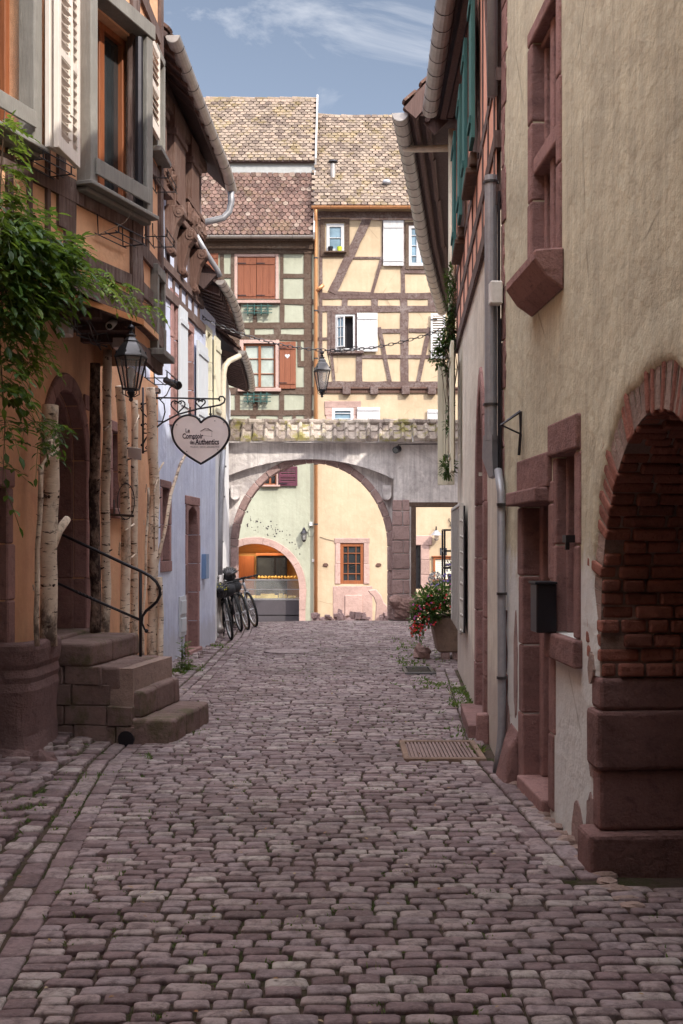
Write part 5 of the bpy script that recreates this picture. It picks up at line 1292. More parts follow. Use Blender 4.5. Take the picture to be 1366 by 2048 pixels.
# upper mullioned window
a, b, c, d = uw; m = MB(); surround(m, F1, a, b, c, d, .10, -.3, .015, gap=.003, jit=.002)
mid = (a + b) / 2; zt_ = 3.98
m.box(F1, mid - .045, mid + .045, -.22, -.04, c, zt_ - .05).box(F1, mid - .045, mid + .045, -.22, -.04, zt_ + .05, d).box(F1, a, b, -.22, .0, zt_ - .05, zt_ + .06).box(F1, a, b, -.3, -.22, zt_ - .11, zt_ - .05)
for s_ in (a + .0, b - .035): m.box(F1, s_, s_ + .035, -.2, -.07, c, d)
m.box(F1, a, b, -.2, -.05, d - .05, d)
m.build('window_surround', M['sand'], ch, bevel=.014, segs=2)
for (p, q) in ((a + .035, mid - .045), (mid + .045, b - .035)):
    for (r, s_) in ((c, zt_ - .05), (zt_ + .06, d - .05)): window(F1, (p, q, r, s_), -.2, ch, 'carved', 1, 3, 'glass', .02, .012)
m = MB()   # moulded sill with sloping underside
k_ = [(0.0, c), (.17, c - .015), (.17, c - .07), (.10, c - .17), (.0, c - .24)]
pts = []
for u in (a - .14, b + .02): pts.append([F1.pt(u, n__, z) for n__, z in k_])
m.add(pts[0] + pts[1], [tuple(range(5)), tuple(range(5, 10))] + [(i, (i + 1) % 5, 5 + (i + 1) % 5, 5 + i) for i in range(5)]); m.build('window_sill', M['sand'], ch, bevel=.01)
# quoins with ragged plaster edge
m = MB(); z = -.1
while z < ZE1:
    h = rnd(.28, .5); w_ = rnd(.06, .2)
    pts = [(0.012, z), (0.012, z + h - .01)]; kk = 6
    for i in range(kk + 1): pts.append((-w_ + rnd(-.025, .025), z + (h - .01) * (1 - i / kk)))
    m.poly(F1, pts, -.2, .006 + rnd(0, .004)); z += h
m.build('quoin', M['sand'], ch, bevel=.004)
# fallen plaster patches and foot stones
def patch(F, cx, cz, ru, rz, n, m):
    k = 18; m.poly(F, [(cx + ru * math.cos(2 * PI * i / k) * rnd(.75, 1.15), cz + rz * math.sin(2 * PI * i / k) * rnd(.8, 1.15)) for i in range(k)], -.02, n)
m = MB(); patch(F1, pb + .14, .50, .07, .12, .007, m); patch(F1, pb + .17, .12, .09, .2, .008, m); patch(F1, pb + .45, .06, .10, .18, .006, m); patch(F1, -.16, .2, .12, .3, .006, m); patch(F1, dr[1] + .25, .75, .06, .35, .006, m); m.build_each('bare_masonry', M['pier'], ch)
patch_m = MB(); patch(F1, pb + .10, .96, .05, .08, .03, patch_m); patch_m.build('mortar_lump', M['mortar'], ch)
m = MB()
m.hexa([F1.pt(-.60, .0, -.1), F1.pt(-.28, .0, -.1), F1.pt(-.28, .13, -.1), F1.pt(-.60, .12, -.1), F1.pt(-.58, .0, .33), F1.pt(-.3, .0, .36), F1.pt(-.3, .05, .24), F1.pt(-.57, .07, .22)])
tag(m.build('guard_stone', M['sand'], None, bevel=.02, segs=2, base=F1.pt(-.2, 0, 0)), 'low sloping sandstone block at the corner beside the slim downpipe', 'guard stone')
m = MB()
for i in range(26):
    u = -3.1 + i * .12; m.blob(F1.pt(u + rnd(-.05, .05), .02 + rnd(0, .02), -.03), rnd(.05, .1), rnd(.025, .05), rnd(.02, .035), .12, 10, 6)
m.build('mortar_foot', M['mortar'], ch)['kind'] = 'stuff'
# roof
m = MB(); m.add([F1.pt(-10, .5, ZE1 - .1), F1.pt(.3, .5, ZE1 - .1), F1.pt(.3, -4, ZE1 + 1.6), F1.pt(-10, -4, ZE1 + 1.6), F1.pt(-10, -8, ZE1 - .1), F1.pt(.3, -8, ZE1 - .1)], [(0, 1, 2, 3), (3, 2, 5, 4)]).build('roof', M['tile_dark'], ch)
# unseen covered passage added behind the viewpoint to shade the foreground
MB().wbox(-3.2, 1.6, -5, 2.55, 3.0, 3.3).wbox(-3.2, 1.6, -5, 2.55, 3.3, 8.3).build('added_shade_room', M['cream'], ch)
MB().wbox(-3.2, 1.6, -5.3, -5, -.3, 3.0).build('added_shade_wall', M['cream'], ch)
m = MB()
for i in range(9): m.wbox(-3.1, 1.5, -4.6 + i * .8, -4.42 + i * .8, 2.85, 3.0)
m.build_each('added_shade_beam', M['rafter'], ch)
# letterbox
u, z = R(1103, 1165, .0); lbx = thing('letter_box', 'black metal letter box on the wall between sandstone door and lower window', 'letter box', F1.pt(u, 0, 1.08))
uu = (dr[0] + lw[1]) / 2; MB().box(F1, uu - .13, uu + .03, .012, .13, 1.08, 1.36).build('box_body', M['black'], lbx, bevel=.006)
MB().box(F1, uu + .0301, uu + .036, .03, .11, 1.29, 1.33).build('slot_flap', M['ironlight'], lbx); MB().box(F1, uu - .14, uu + .04, .01, .14, 1.36, 1.375).build('lid', M['iron'], lbx, bevel=.003)
# triangular iron bracket
q = [(1030, 853), (1054, 830), (1054, 875)]
u0_ = R(1047, 850)[0]; z0_ = R(1047, 850)[1]
tb = MB().tube([F1.pt(u0_, .02, z0_ + .09), F1.pt(u0_, .15, z0_ - .0), F1.pt(u0_, .02, z0_ - .06), F1.pt(u0_, .02, z0_ + .09)], .012, 6).tube([F1.pt(u0_, .02, z0_ - .06), F1.pt(u0_ - .0, .03, z0_ - .2)], .01, 6).build('iron_bracket', M['iron'], None, base=F1.pt(u0_, 0, z0_))
tag(tb, 'small triangular iron bracket on the cream wall above the sandstone door', 'bracket')

# ------------------------------------------------------------------ pink house
def S(x, y, o=0): return F2.px(x, y, o)
ph = thing('half_timbered_house', 'salmon pink half-timbered house with dark green shutters and a pointed sandstone doorway', 'house', (1.4, 11, 0))
L2_ = 6.25; ZE2 = 7.0; ZJ = 4.05
gd = (S(972, 1100)[0], S(957, 1100)[0], -.3, 3.0, 1.05, 'p')
g1 = (S(960, 300)[0], S(950, 300)[0], 5.15, 6.55); g2 = (S(933, 400)[0], S(925, 400)[0], 5.10, 6.5); g3 = (S(920.5, 700)[0], S(916.5, 700)[0], 2.7, 3.85)
gd = (min(gd[0], gd[1]), max(gd[0], gd[1]), -.3, 3.0, 1.05, 'p')
wall(F2, .02, L2_, -.3, ZJ, [gd, g3], .3).build('lower_wall', M['pale'], ph)
wall(F2, .02, L2_, ZJ, ZE2 + .1, [g1, g2], .2, n=.02).build('upper_wall', M['pink'], ph)
e = F2.pt(L2_, 0, 0); MB().box(F2, L2_ - .03, L2_, -5, -.01, -.3, ZE2).box(F2, 0, L2_, -5, -4.9, -.3, ZE2).build('end_wall', M['pale'], ph)
MB().box(F2, gd[0] - .2, gd[1] + .2, -.6, -.32, -.3, 3.2).box(F2, g3[0] - .1, g3[1] + .1, -.5, -.32, 2.6, 4).build_each('dark_interior', M['dark'], ph)
m = MB(); surround(m, F2, gd[0], gd[1], 0, gd[3], .17, -.3, .03, 1.05, 'p', 7); m.box(F2, gd[0] - .2, gd[1] + .1, -.3, .16, -.2, .09).box(F2, gd[0] - .34, gd[0] - .22, 0, .1, -.1, .2); m.build('pointed_door_surround', M['sand'], ph, bevel=.012, segs=2)
MB().box(F2, gd[0], gd[1], -.27, -.22, .1, 2.95).build('door', M['sand'], ph)
m = MB()
m.beam(F2, (0, ZJ + .07), (L2_, ZJ + .07), .14, -.02, .034); m.beam(F2, (0, ZJ + .48), (L2_, ZJ + .5), .12, -.02, .034); m.beam(F2, (0, 5.0), (L2_, 5.0), .1, -.02, .032); m.beam(F2, (0, 6.8), (L2_, 6.8), .14, -.02, .034)
u = .15
while u < L2_:
    m.beam(F2, (u, ZJ + .1), (u, ZE2), .08, -.02, .03); u += rnd(.6, .8)
m.beam(F2, (.5, 5), (1.1, 6.8), .1, -.02, .046); m.beam(F2, (2.2, 6.8), (1.7, 5.), .1, -.02, .046)
m.build('timber_frame', M['timber_z'], ph)
for gq in (g1, g2):
    window(F2, gq, -.08, ph, 'greenpaint', 2, 3, 'glass', .04)
    MB().box(F2, gq[0] - .1, gq[1] + .1, .0, .10, gq[2] - .14, gq[2] - .02).box(F2, gq[0] - .05, gq[1] + .05, .0, .13, gq[2] - .2, gq[2] - .14).build('window_box_sill', M['brown_timber'], ph, bevel=.01)
    wd = (gq[1] - gq[0]) / 2
    shutter(F2, (gq[0] - wd - .04, gq[0] - .04, gq[2], gq[3]), .07, ph, 'greenpaint', hinges=False)
    shutter(F2, (gq[1] + .02, gq[1] + .02 + wd, gq[2], gq[3]), .09, ph, 'greenpaint', hinges=False, ang=158, hinge='b') if False else shutter(F2, (gq[1] + .04, gq[1] + wd + .04, gq[2], gq[3]), .07, ph, 'greenpaint', hinges=False)
window(F2, g3, -.1, ph, 'whitepaint', 1, 2, 'glass', .03)
shutter(F2, (g3[0] - .50, g3[0] - .03, 2.45, 4.0), .10, ph, 'cream_shutter', label='cream shutter folded against the wall near the pointed doorway')
shutter(F2, (g3[1] + .0, g3[1] + .22, 2.35, 3.9), .04, ph, 'cream_shutter', ang=100, hinge='b')
# eave
GA = [(1.02, 7.0, 7.03), (1.03, 9, 7.03), (1.04, 10.95, 7.03), (1.08, 12.4, 7.02), (1.11, 13.75, 7.0)]
gutter(GA, .10, 'gutter', ph, step=.33)
a, b = Vector(GA[0]) + Vector((.06, 0, .02)), Vector(GA[-1]) + Vector((.06, .3, .02)); up = Vector((1, 0, 1.0))
slab(a, b, b + up * 3.5, a + up * 3.5, .05, M['soffit'], 'roof_boards', ph); tiles(b + Vector((0, 0, .03)), a + Vector((0, 0, .03)), up, 4.6, .17, .15, M['tile_dark'], ph)
m = MB()
for i in range(4): m.hexa([(1.16 + i * .09, 7, 6.98 + .015 * i), (1.16 + i * .09 + .07, 7, 6.98 + .015 * i), (1.25 + i * .09 + .07, 13.9, 6.95 + .015 * i), (1.25 + i * .09, 13.9, 6.95 + .015 * i)] + [(x, y, z + .06) for x, y, z in [(1.16 + i * .09, 7, 6.98 + .015 * i), (1.16 + i * .09 + .07, 7, 6.98 + .015 * i), (1.25 + i * .09 + .07, 13.9, 6.95 + .015 * i), (1.25 + i * .09, 13.9, 6.95 + .015 * i)]])
m.build_each('soffit_board', M['rafter'], ph)
slab(b + Vector((-.12, 0, -.06)), b + Vector((-.12, .04, -.06)), b + Vector((0, .04, -.06)) + up * 3.5, b + Vector((0, 0, -.06)) + up * 3.5, .2, M['rafter'], 'barge_board', ph)
# downpipes on the pink house
dpt = thing('downpipe', 'grey downpipe with square hopper box at the joint of the cream and pink houses', 'downpipe', F2.pt(.12, .08, 0))
ua = .03
def pz(y, Z=8.15): return CAM_H + (HY - y) * Z / F_PX
MB().tube([F2.pt(ua, .06, pz(365)), F2.pt(ua, .06, pz(885))], .046, 14).tube([F2.pt(ua, .06, pz(875)), F2.pt(ua, .06, pz(918)), F2.pt(ua - .05, .05, pz(958))], [.055, .065, .03], 4).build('wide_pipe', M['zinc_blue'], dpt)
MB().tube([F1.pt(-.06, .045, pz(945)), F1.pt(-.18, .045, pz(990)), F1.pt(-.2, .045, .30), F1.pt(-.22, .06, .15), F1.pt(-.24, .09, -.02)], .03, 12).build('slim_pipe', M['zinc_blue'], dpt, smooth=True)
m = MB()
for y in (1010, 1180, 1340): m.tube([F1.pt(-.2, .045, pz(y)), F1.pt(-.2, .045, pz(y + 5))], .037, 12)
m.tube([F2.pt(ua, .06, pz(816)), F2.pt(ua, .06, pz(812))], .057, 14).tube([F2.pt(ua, .06, pz(380)), F2.pt(ua, .06, pz(376))], .057, 14); m.build_each('pipe_clip', M['ironlight'], dpt)
MB().tube([F1.pt(-.02, .03, pz(400)), F1.pt(-.02, .03, pz(640)), F1.pt(-.03, .03, pz(900)), F1.pt(-.03, .03, pz(1300))], .011, 6).tube([F1.pt(-.05, .025, pz(650)), F1.pt(-.05, .025, pz(1480))], .008, 6).build('cable', M['iron'], dpt)
tag(MB().box(F1, -.12, -.03, .02, .11, pz(625), pz(580)).build('junction_box', M['whiteplastic'], None, bevel=.01, base=F1.pt(-.07, 0, 3.3)), 'weathered grey plastic junction box beside the hopper downpipe', 'junction box')
dp2 = MB().tube([F2.pt(.03, .10, 7.0), F2.pt(.03, .05, 6.7), F2.pt(.03, .05, 4.85)], .038, 12).build('downpipe', M['zinc_blue'], None, smooth=True, base=F2.pt(.03, .05, 4.85)); tag(dp2, 'upper grey downpipe coming down from the gutter of the pink house', 'downpipe')
MB().tube([F2.pt(.03, .05, 6.2), F2.pt(.03, .05, 6.16)], .045, 12).build('pipe_clip', M['ironlight'], dp2)
e = F2.pt(L2_, .06, 0); dp3 = MB().tube([F2.pt(L2_ - .1, .08, 6.9), F2.pt(L2_ - .1, .08, 2.6)], .045, 10).build('downpipe', M['creampipe'], None, smooth=True, base=F2.pt(L2_ - .1, .08, 2.6)); tag(dp3, 'pale downpipe at the far corner of the pink house, overgrown with ivy', 'downpipe')
# lattice
la, lb2 = S(936, 1100)[0], S(917, 1100)[0]; t_ = thing('lattice_panel', 'grey wooden lattice panel hung on the wall beside the flower planter', 'lattice', F2.pt(la, .05, .7))
MB().box(F2, la, lb2, .03, .045, .62, 2.0).build('backing_board', M['iron'], t_)
m = MB(); m.box(F2, la, lb2, .05, .06, .62, .66)
zz0, zz1 = .62, 2.0
k = -14
while k < 30:
    for sgn in (1, -1):
        s = zz0 + k * .17; pts = []
        z_a = s if sgn > 0 else s + (lb2 - la); z_b = s + (lb2 - la) if sgn > 0 else s
        u_a, u_b = la, lb2
        # clip
        dz = (z_b - z_a) / (u_b - u_a)
        def clip(u): return z_a + dz * (u - u_a)
        lo_u, hi_u = u_a, u_b
        for zl in (zz0, zz1):
            uc = u_a + (zl - z_a) / dz
            if (z_a < zz0 and sgn > 0 and zl == zz0) or (z_a > zz1 and sgn < 0 and zl == zz1): lo_u = max(lo_u, uc)
            if (z_b > zz1 and sgn > 0 and zl == zz1) or (z_b < zz0 and sgn < 0 and zl == zz0): hi_u = min(hi_u, uc)
        if hi_u - lo_u > .03: m.beam(F2, (lo_u, clip(lo_u)), (hi_u, clip(hi_u)), .05, .055 if sgn > 0 else .07, .07 if sgn > 0 else .085, 0)
    k += 1
m.build('lattice_slats', M['lattice'], t_)
m = MB(); m.box(F2, la, la + .03, .05, .095, zz0, zz1).box(F2, lb2 - .03, lb2, .05, .095, zz0, zz1).box(F2, la, lb2, .05, .095, zz1, zz1 + .03); m.build('lattice_frame', M['lattice'], t_)
# ------------------------------------------------------------------ far right house (only its eave shows)
fh = thing('rendered_house', 'far house behind the pink one, showing its sweeping gutter and dark boarded eave', 'house', (2.2, 19, 0))
wall(F3, 0, 9.9, -.3, 6.3, [], .2, 0, 4).build('wall', M['pale'], fh)
GB = [(.745, 14.0, 7.07), (.93, 15.4, 7.05), (1.14, 17, 6.98), (1.42, 19, 6.8), (1.75, 21, 6.6), (2.1, 23, 6.45)]
gutter(GB, .11, 'gutter', fh, step=.3)
for (p, q) in zip(GB, GB[1:]):
    p, q = Vector(p), Vector(q); up = Vector((1, -.12, 1.0)); s = Vector((.09, 0, .0))
    slab(p + s, q + s, q + s + up * 3.2, p + s + up * 3.2, .05, M['soffit'], 'roof_boards', fh)
    MB().hexa([p + s + Vector((0, 0, -.02)), q + s + Vector((0, 0, -.02)), q + Vector((.75, 0, -.12)), p + Vector((1.0, 0, -.12)), p + s, q + s, q + Vector((.75, 0, -.06)), p + Vector((1.0, 0, -.06))]).build('soffit', M['soffit'], fh)
    MB().tube([p + Vector((.2, 0, -.06)), q + Vector((.2, 0, -.06))], .04, 6).tube([p + Vector((.35, 0, -.08)), q + Vector((.33, 0, -.08))], .035, 6).build('eave_moulding', M['rafter'], fh)
tiles(Vector(GB[-1]) + Vector((.05, 0, .03)), Vector(GB[0]) + Vector((.05, 0, .1)), Vector((1, -.12, 1)), 4.4, .17, .15, M['tile_dark'], fh)
slab((.79, 13.92, 7.1), (.79, 14.0, 7.1), (3.2, 14.0, 9.9), (3.2, 13.92, 9.9), .2, M['rafter'], 'barge_board', fh)
MB().tube([(.86, 15.0, 6.98), (1.0, 14.9, 6.93), (1.42, 14.45, 6.78)], .045, 12).build('feeder_pipe', M['creampipe'], fh, smooth=True)
# ================================================================== STEPS
a10 = math.radians(10)
FS = Fr(-1.39, 8.9, 10.0)          # u: away along the facade, n: out into the street
st = thing('stone_steps', 'worn sandstone steps with mossy edges up to the arched doorway', 'steps', (-1.9, 9.3, 0))
STP = [(-.30, .03, -.08, .17, 1.02), (-.52, -.24, .165, .39, 1.0), (-.78, -.42, .385, .585, .98), (-1.15, -.66, .58, .775, 1.1)]
for i, (na, nb_, z0, z1, wd) in enumerate(STP):
    m = MB(); u = rnd(-.01, .02) + (0, .03, .02, -.02)[i]; end = wd
    while u < end:
        ln = min(rnd(.28, .55), end - u)
        if end - u - ln < .12: ln = end - u
        P = []
        for z in (z0, z1):
            for uu, n_ in ((u, na - .05), (u + ln - .006, na - .05), (u + ln - .006, nb_), (u, nb_)):
                P.append(FS.pt(uu + rnd(-.006, .006), n_ + rnd(-.01, .01), z + (rnd(-.008, .006) if z == z1 else 0)))
        m.hexa(P); u += ln
    m.build('step', M['stair'], st, bevel=.028, segs=3)
m = MB()
for k_, (z0, z1) in enumerate(((-.1, .1), (.108, .26), (.268, .43), (.438, .578))):
    n = -1.15; lim = (-.28, -.30, -.50, -.58)[k_]
    while n < lim:
        ln = min(rnd(.22, .42), lim - n); m.box(FS, -.025 + rnd(-.015, .01), .25, n, n + ln - .014, z0, z1, .006); n += ln
m.build('side_block', M['stair'], st, bevel=.02, segs=2)
MB().box(FS, .02, 1.0, -1.15, -.32, -.1, .57).build('mortar_core', M['mortar'], st)
MB().box(FO, dA - .15, dB + .1, -.4, .06, .5, .80).box(FO, dA - .05, dA + .25, -.3, -.05, .80, .98).build('threshold', M['stair'], st, bevel=.02, segs=2)
MB().tube([FS.pt(-.036, -.36, .0), FS.pt(.1, -.36, .0)], .07, 14).build('drain_hole', M['black'], st)
# ================================================================== TROUGH
tr = thing('stone_trough', 'rough round-edged red sandstone trough beside the steps', 'trough', (-2.55, 8.3, 0))
prof = [(.0, -.12), (.52, -.12), (.50, .05), (.485, .16), (.475, .32), (.485, .50), (.475, .56), (.485, .60), (.475, .66), (.49, .70), (.50, .80), (.495, .845), (.47, .86), (.41, .86), (.39, .82), (.38, .6), (0, .6)]
vs = []; seg = 40
for r, z in prof:
    for k in range(seg):
        a_ = 2 * PI * k / seg; e_ = .36
        c, s = math.cos(a_), math.sin(a_); q = 1 + .05 * mnoise.noise(Vector((c * 1.5, s * 1.5, z * 3))) * (1.8 if z < .3 else .7)
        vs.append((-2.78 + 1.06 * r * (abs(c) ** e_) * (1 if c > 0 else -1) * q, 8.55 + .92 * r * (abs(s) ** e_) * (1 if s > 0 else -1) * q, z + (.012 * mnoise.noise(Vector((c, s, z))))))
n_ = len(prof); fs = [(i * seg + k, i * seg + (k + 1) % seg, (i + 1) * seg + (k + 1) % seg, (i + 1) * seg + k) for i in range(n_ - 1) for k in range(seg)] + [tuple((n_ - 1) * seg + k for k in range(seg))]
m = MB().add(vs, fs); m.build('basin', M['trough'], tr, smooth=False, bevel=.01)
m = MB()
for i in range(7): m.blob((-3.05 + i * .14, 8.06 + rnd(-.02, .04), -.04), .14, .08, .12, .14, 12, 8)
m.build_each('foot_stone', M['trough'], tr)
# ================================================================== HANDRAIL
hr = thing('handrail', 'black wrought-iron handrail curling round at the foot of the stone steps', 'handrail', FS.pt(-.45, .7, .39))
def H(x, y, u=.80):      # photo point on the rail's own upright plane
    F_ = Fr(*FS.pt(u, 0, 0)[:2], 100); F_.n = (-FS.u[0], -FS.u[1]); F_.u = FS.n; q = F_.px(x, y); return F_.pt(q[0], 0, q[1])
top = [(121, 1068), (160, 1086), (205, 1107), (250, 1128), (283, 1143), (300, 1152), (313, 1164), (320, 1178), (320, 1190), (314, 1203), (302, 1214), (292, 1222), (285, 1233), (284, 1246), (289, 1258), (293, 1262)]
m = MB().tube([H(x, y) for x, y in top], [.014] * 12 + [.011, .010, .009, .011], 8); m.blob(H(293, 1262), .018, .018, .018, 0)
low = [(110, 1164), (140, 1178), (205, 1207), (281, 1240)]; m.tube([H(x, y) for x, y in low], .012, 8); m.build('rail', M['iron'], hr, smooth=True)
tw = MB(); p0, p1 = Vector(H(150, 1182)), Vector(H(190, 1200))
for ph_ in (0, PI): tw.tube([p0 + (p1 - p0) * (i / 20) + Vector((0, math.cos(i * .9 + ph_), math.sin(i * .9 + ph_))) * .009 for i in range(21)], .008, 5)
tw.build('twisted_bar', M['iron'], hr, smooth=True)
b_ = Vector(H(281, 1366)); t_ = Vector(H(281, 1143)); MB().tube([(t_.x, t_.y, b_.z), t_], .014, 8).tube([(t_.x, t_.y, b_.z), (t_.x, t_.y, b_.z + .2)], .019, 8).lathe((t_.x, t_.y, b_.z), [(.045, 0), (.04, .008)], 12).build('post', M['iron'], hr, smooth=True)
# ================================================================== BIRCH TRUNKS
def birch(pts, r, label, mat='birch', branches=(), off=.16, F=FO, zf=None, lump=0):
    P = []
    for x, y in pts: u, z = F.px(x, y, off); P.append([u, z])
    W = []; R_ = []
    for (a, b), (c, d) in zip(P, P[1:]):
        k = max(3, int(abs(d - b) / .1))
        for i in range(k): t_ = i / k; W.append((a + (c - a) * t_, b + (d - b) * t_))
    W.append(tuple(P[-1]))
    zmin = min(z for _, z in W); z0 = zf if zf is not None else 0
    ws = []
    for i, (u, z) in enumerate(W):
        z = max(z, z0 - .03); s_ = .012 * mnoise.noise(Vector((z * 2.2, r * 40, u))); ws.append(F.pt(u + s_ * 1.5, off + s_, z)); R_.append(r * (1 + .10 * mnoise.noise(Vector((z * 5, u * 3, 1))) + (.10 if rnd(0, 1) < .12 else 0)) * (.9 + .1 * (1 - (z - zmin) / 3)))
    base = ws[-1]; t_ = thing('birch_trunk', label, 'tree trunk', base, 'cut birch trunks propped against the orange house front')
    MB().tube(ws, R_, 14).build('trunk', M[mat], t_, smooth=True)
    kn = MB()
    for i in range(int(len(ws) * .35)):
        j = random.randrange(1, len(ws) - 1); p = Vector(ws[j]); a_ = rnd(-2.6, .4); d = Vector((math.cos(a_), math.sin(a_), .4)); kn.tube([p + d * R_[j] * .8, p + d * (R_[j] + rnd(.01, .035))], [r * rnd(.12, .25), r * .1], 6)
    kn.build_each('knot', M['birch_dark'], t_) if len(kn.v) else None
    for bp, br_ in branches:
        w = [F.pt(F.px(x, y, off + .05)[0], off + .02 + .03 * i, F.px(x, y, off + .05)[1]) for i, (x, y) in enumerate(bp)]
        MB().tube(w, [br_ * (1 - .25 * i / max(1, len(w) - 1)) for i in range(len(w))], 9).build('branch', M['birch'], t_, smooth=True)
    return t_
birch([(103, 812), (101, 870), (100, 1000), (97, 1120), (97, 1292)], .068, 'thickest birch trunk with a peeling white bark, beside the trough', branches=[([(112, 1092), (118, 1060), (127, 1038)], .042), ([(96, 905), (88, 880), (92, 885)], .02), ([(96, 905), (103, 880)], .03), ([(85, 940), (95, 915), (110, 898)], .013)], off=.2)
birch([(84, 930), (80, 1000), (75, 1100), (76, 1292)], .020, 'thin birch pole leaning just left of the thickest trunk', branches=[([(76, 1180), (66, 1170)], .006)], off=.25)
birch([(191, 727), (190, 900), (190, 1274)], .052, 'dark-barked birch trunk just right of the arched doorway', 'birch_dark', off=.15, zf=.3)
birch([(214, 700), (214, 850), (211, 1000), (212, 1274)], .046, 'tall pale birch trunk touching the dark-barked one', off=.13, branches=[([(214, 860), (222, 850)], .01)])
birch([(238, 772), (244, 850), (250, 1000), (253, 1130), (249, 1310)], .052, 'knotted white birch trunk left of the small iron plate', off=.18, branches=[([(256, 1062), (268, 1048)], .012), ([(244, 1110), (240, 1085)], .01)])
birch([(268, 800), (270, 900), (268, 1100), (268, 1310)], .040, 'pale birch trunk directly under the large lantern', off=.12, branches=[([(272, 860), (278, 830)], .008), ([(262, 1120), (272, 1108)], .01)])
birch([(301, 775), (305, 880), (310, 1000), (306, 1100), (304, 1350)], .062, 'stout speckled birch trunk behind the curled end of the handrail', off=.2, branches=[([(312, 970), (318, 940), (322, 925)], .013), ([(318, 1130), (330, 1060), (336, 990), (350, 930), (356, 910)], .022), ([(314, 1120), (308, 990), (309, 960), (297, 985)], .008)])
birch([(318, 1155), (321, 1230), (318, 1352)], .036, 'short birch stub at the corner of the blue house', off=.3, branches=[([(320, 1200), (324, 1180)], .008)])
birch([(297, 975), (296, 1040), (292, 1110), (288, 1190), (286, 1330)], .014, 'thin birch stick with small twigs beside the handrail post', off=.28, branches=[([(297, 985), (293, 968)], .004), ([(294, 1050), (288, 1040)], .004)])
# small iron plate
u, z = FO.px(268, 911, .3); pl = thing('iron_plate', 'small blank grey iron plate fixed between the birch trunks', 'plate', FO.pt(u, .3, z))
MB().hexa([tuple(PX(x, y, Y)) for x, y, Y in ((256, 915, 10.7), (283, 921, 10.65), (283, 921, 10.67), (256, 915, 10.72), (256, 894, 10.7), (283, 897, 10.65), (283, 897, 10.67), (256, 894, 10.72))]).build('plate', M['signface'], pl, bevel=.003)
MB().tube([PX(250, 898, 11.2), PX(262, 895, 10.72)], .008, 5).tube([PX(252, 921, 11.2), PX(262, 917, 10.72)], .008, 5).build('bracket', M['iron'], pl)
# iron shelf behind the trunks
t_ = thing('iron_shelf_bracket', 'iron shelf bracket with a loop of cable between the birch trunks', 'bracket', FO.pt(FO.px(240, 1030, .1)[0], .1, 1.9))
MB().tube([PX(219, 1029, 10.9), PX(266, 1032, 10.6)], .014, 6).tube([PX(228, 1000, 11.1), PX(228, 1030, 10.9)], .008, 5).build('bar', M['iron'], t_)
MB().tube([PX(235 + 17 * math.cos(a_) + 17, 1003 + 36 * math.sin(a_), 10.7) for a_ in [i * .3 for i in range(22)]], .005, 5).build('cable_loop', M['iron'], t_)
# ================================================================== BIG LANTERN
def lantern(c, s, sides, name, label, hang=.0, bulb=True, rot=0):
    t_ = thing(name, label, 'lantern', c); N = sides
    MB().lathe(c, [(.095 * s, .13 * s), (.185 * s, .52 * s)], N, rot).build('glass_panes', M['lampglass'], t_)
    m = MB()
    ring = lambda r, z, th: [m.tube([(c[0] + r * math.cos(rot + 2 * PI * k / N), c[1] + r * math.sin(rot + 2 * PI * k / N), c[2] + z), (c[0] + r * math.cos(rot + 2 * PI * (k + 1) / N), c[1] + r * math.sin(rot + 2 * PI * (k + 1) / N), c[2] + z)], th, 5) for k in range(N)]
    ring(.098 * s, .13 * s, .011 * s); ring(.188 * s, .52 * s, .014 * s)
    for k in range(N):
        a_ = rot + 2 * PI * k / N; m.tube([(c[0] + .098 * s * math.cos(a_), c[1] + .098 * s * math.sin(a_), c[2] + .13 * s), (c[0] + .19 * s * math.cos(a_), c[1] + .19 * s * math.sin(a_), c[2] + .52 * s)], .011 * s, 5)
        m.blob((c[0] + .175 * s * math.cos(a_), c[1] + .175 * s * math.sin(a_), c[2] + .56 * s), .012 * s, .012 * s, .035 * s, 0, 6, 4)
        m.tube([(c[0] + .098 * s * math.cos(a_), c[1] + .098 * s * math.sin(a_), c[2] + .13 * s), (c[0] + .10 * s * math.cos(a_), c[1] + .1 * s * math.sin(a_), c[2] + .07 * s), (c[0] + .03 * s * math.cos(a_), c[1] + .03 * s * math.sin(a_), c[2] + .035 * s)], .006 * s, 5)
    m.lathe(c, [(.01 * s, -.02 * s), (.028 * s, 0), (.02 * s, .03 * s), (.05 * s, .09 * s), (.03 * s, .13 * s)], 10); m.build('lantern_frame', M['iron'], t_)
    MB().lathe(c, [(.205 * s, .515 * s), (.20 * s, .53 * s), (.125 * s, .655 * s), (.085 * s, .70 * s), (.095 * s, .71 * s), (.05 * s, .76 * s), (.065 * s, .785 * s), (.06 * s, .79 * s), (.02 * s, .80 * s)], N, rot).build('roof_cap', M['ironlight'], t_)
    m = MB().lathe(c, [(.02 * s, .79 * s), (.03 * s, .82 * s), (.012 * s, .85 * s), (.045 * s, .865 * s), (.045 * s, .88 * s), (.008 * s, .92 * s)], 10)
    if hang: m.tube([(c[0], c[1], c[2] + .9 * s), (c[0], c[1], c[2] + hang)], .009, 6)
    m.build('finial', M['iron'], t_, smooth=True)
    if bulb:
        MB().lathe(c, [(.022 * s, .13 * s), (.026 * s, .2 * s), (.022 * s, .24 * s), (.05 * s, .31 * s), (.045 * s, .37 * s), (.01 * s, .40 * s)], 10).build('bulb', M['bulb'], t_, smooth=True)
    return t_
cz = PX(262, 800, 9.3); lantern(tuple(cz), .70, 6, 'street_lantern', 'large black six-sided lantern hanging under the jetty beside the heart sign', hang=3.5 - cz.z, rot=.35)
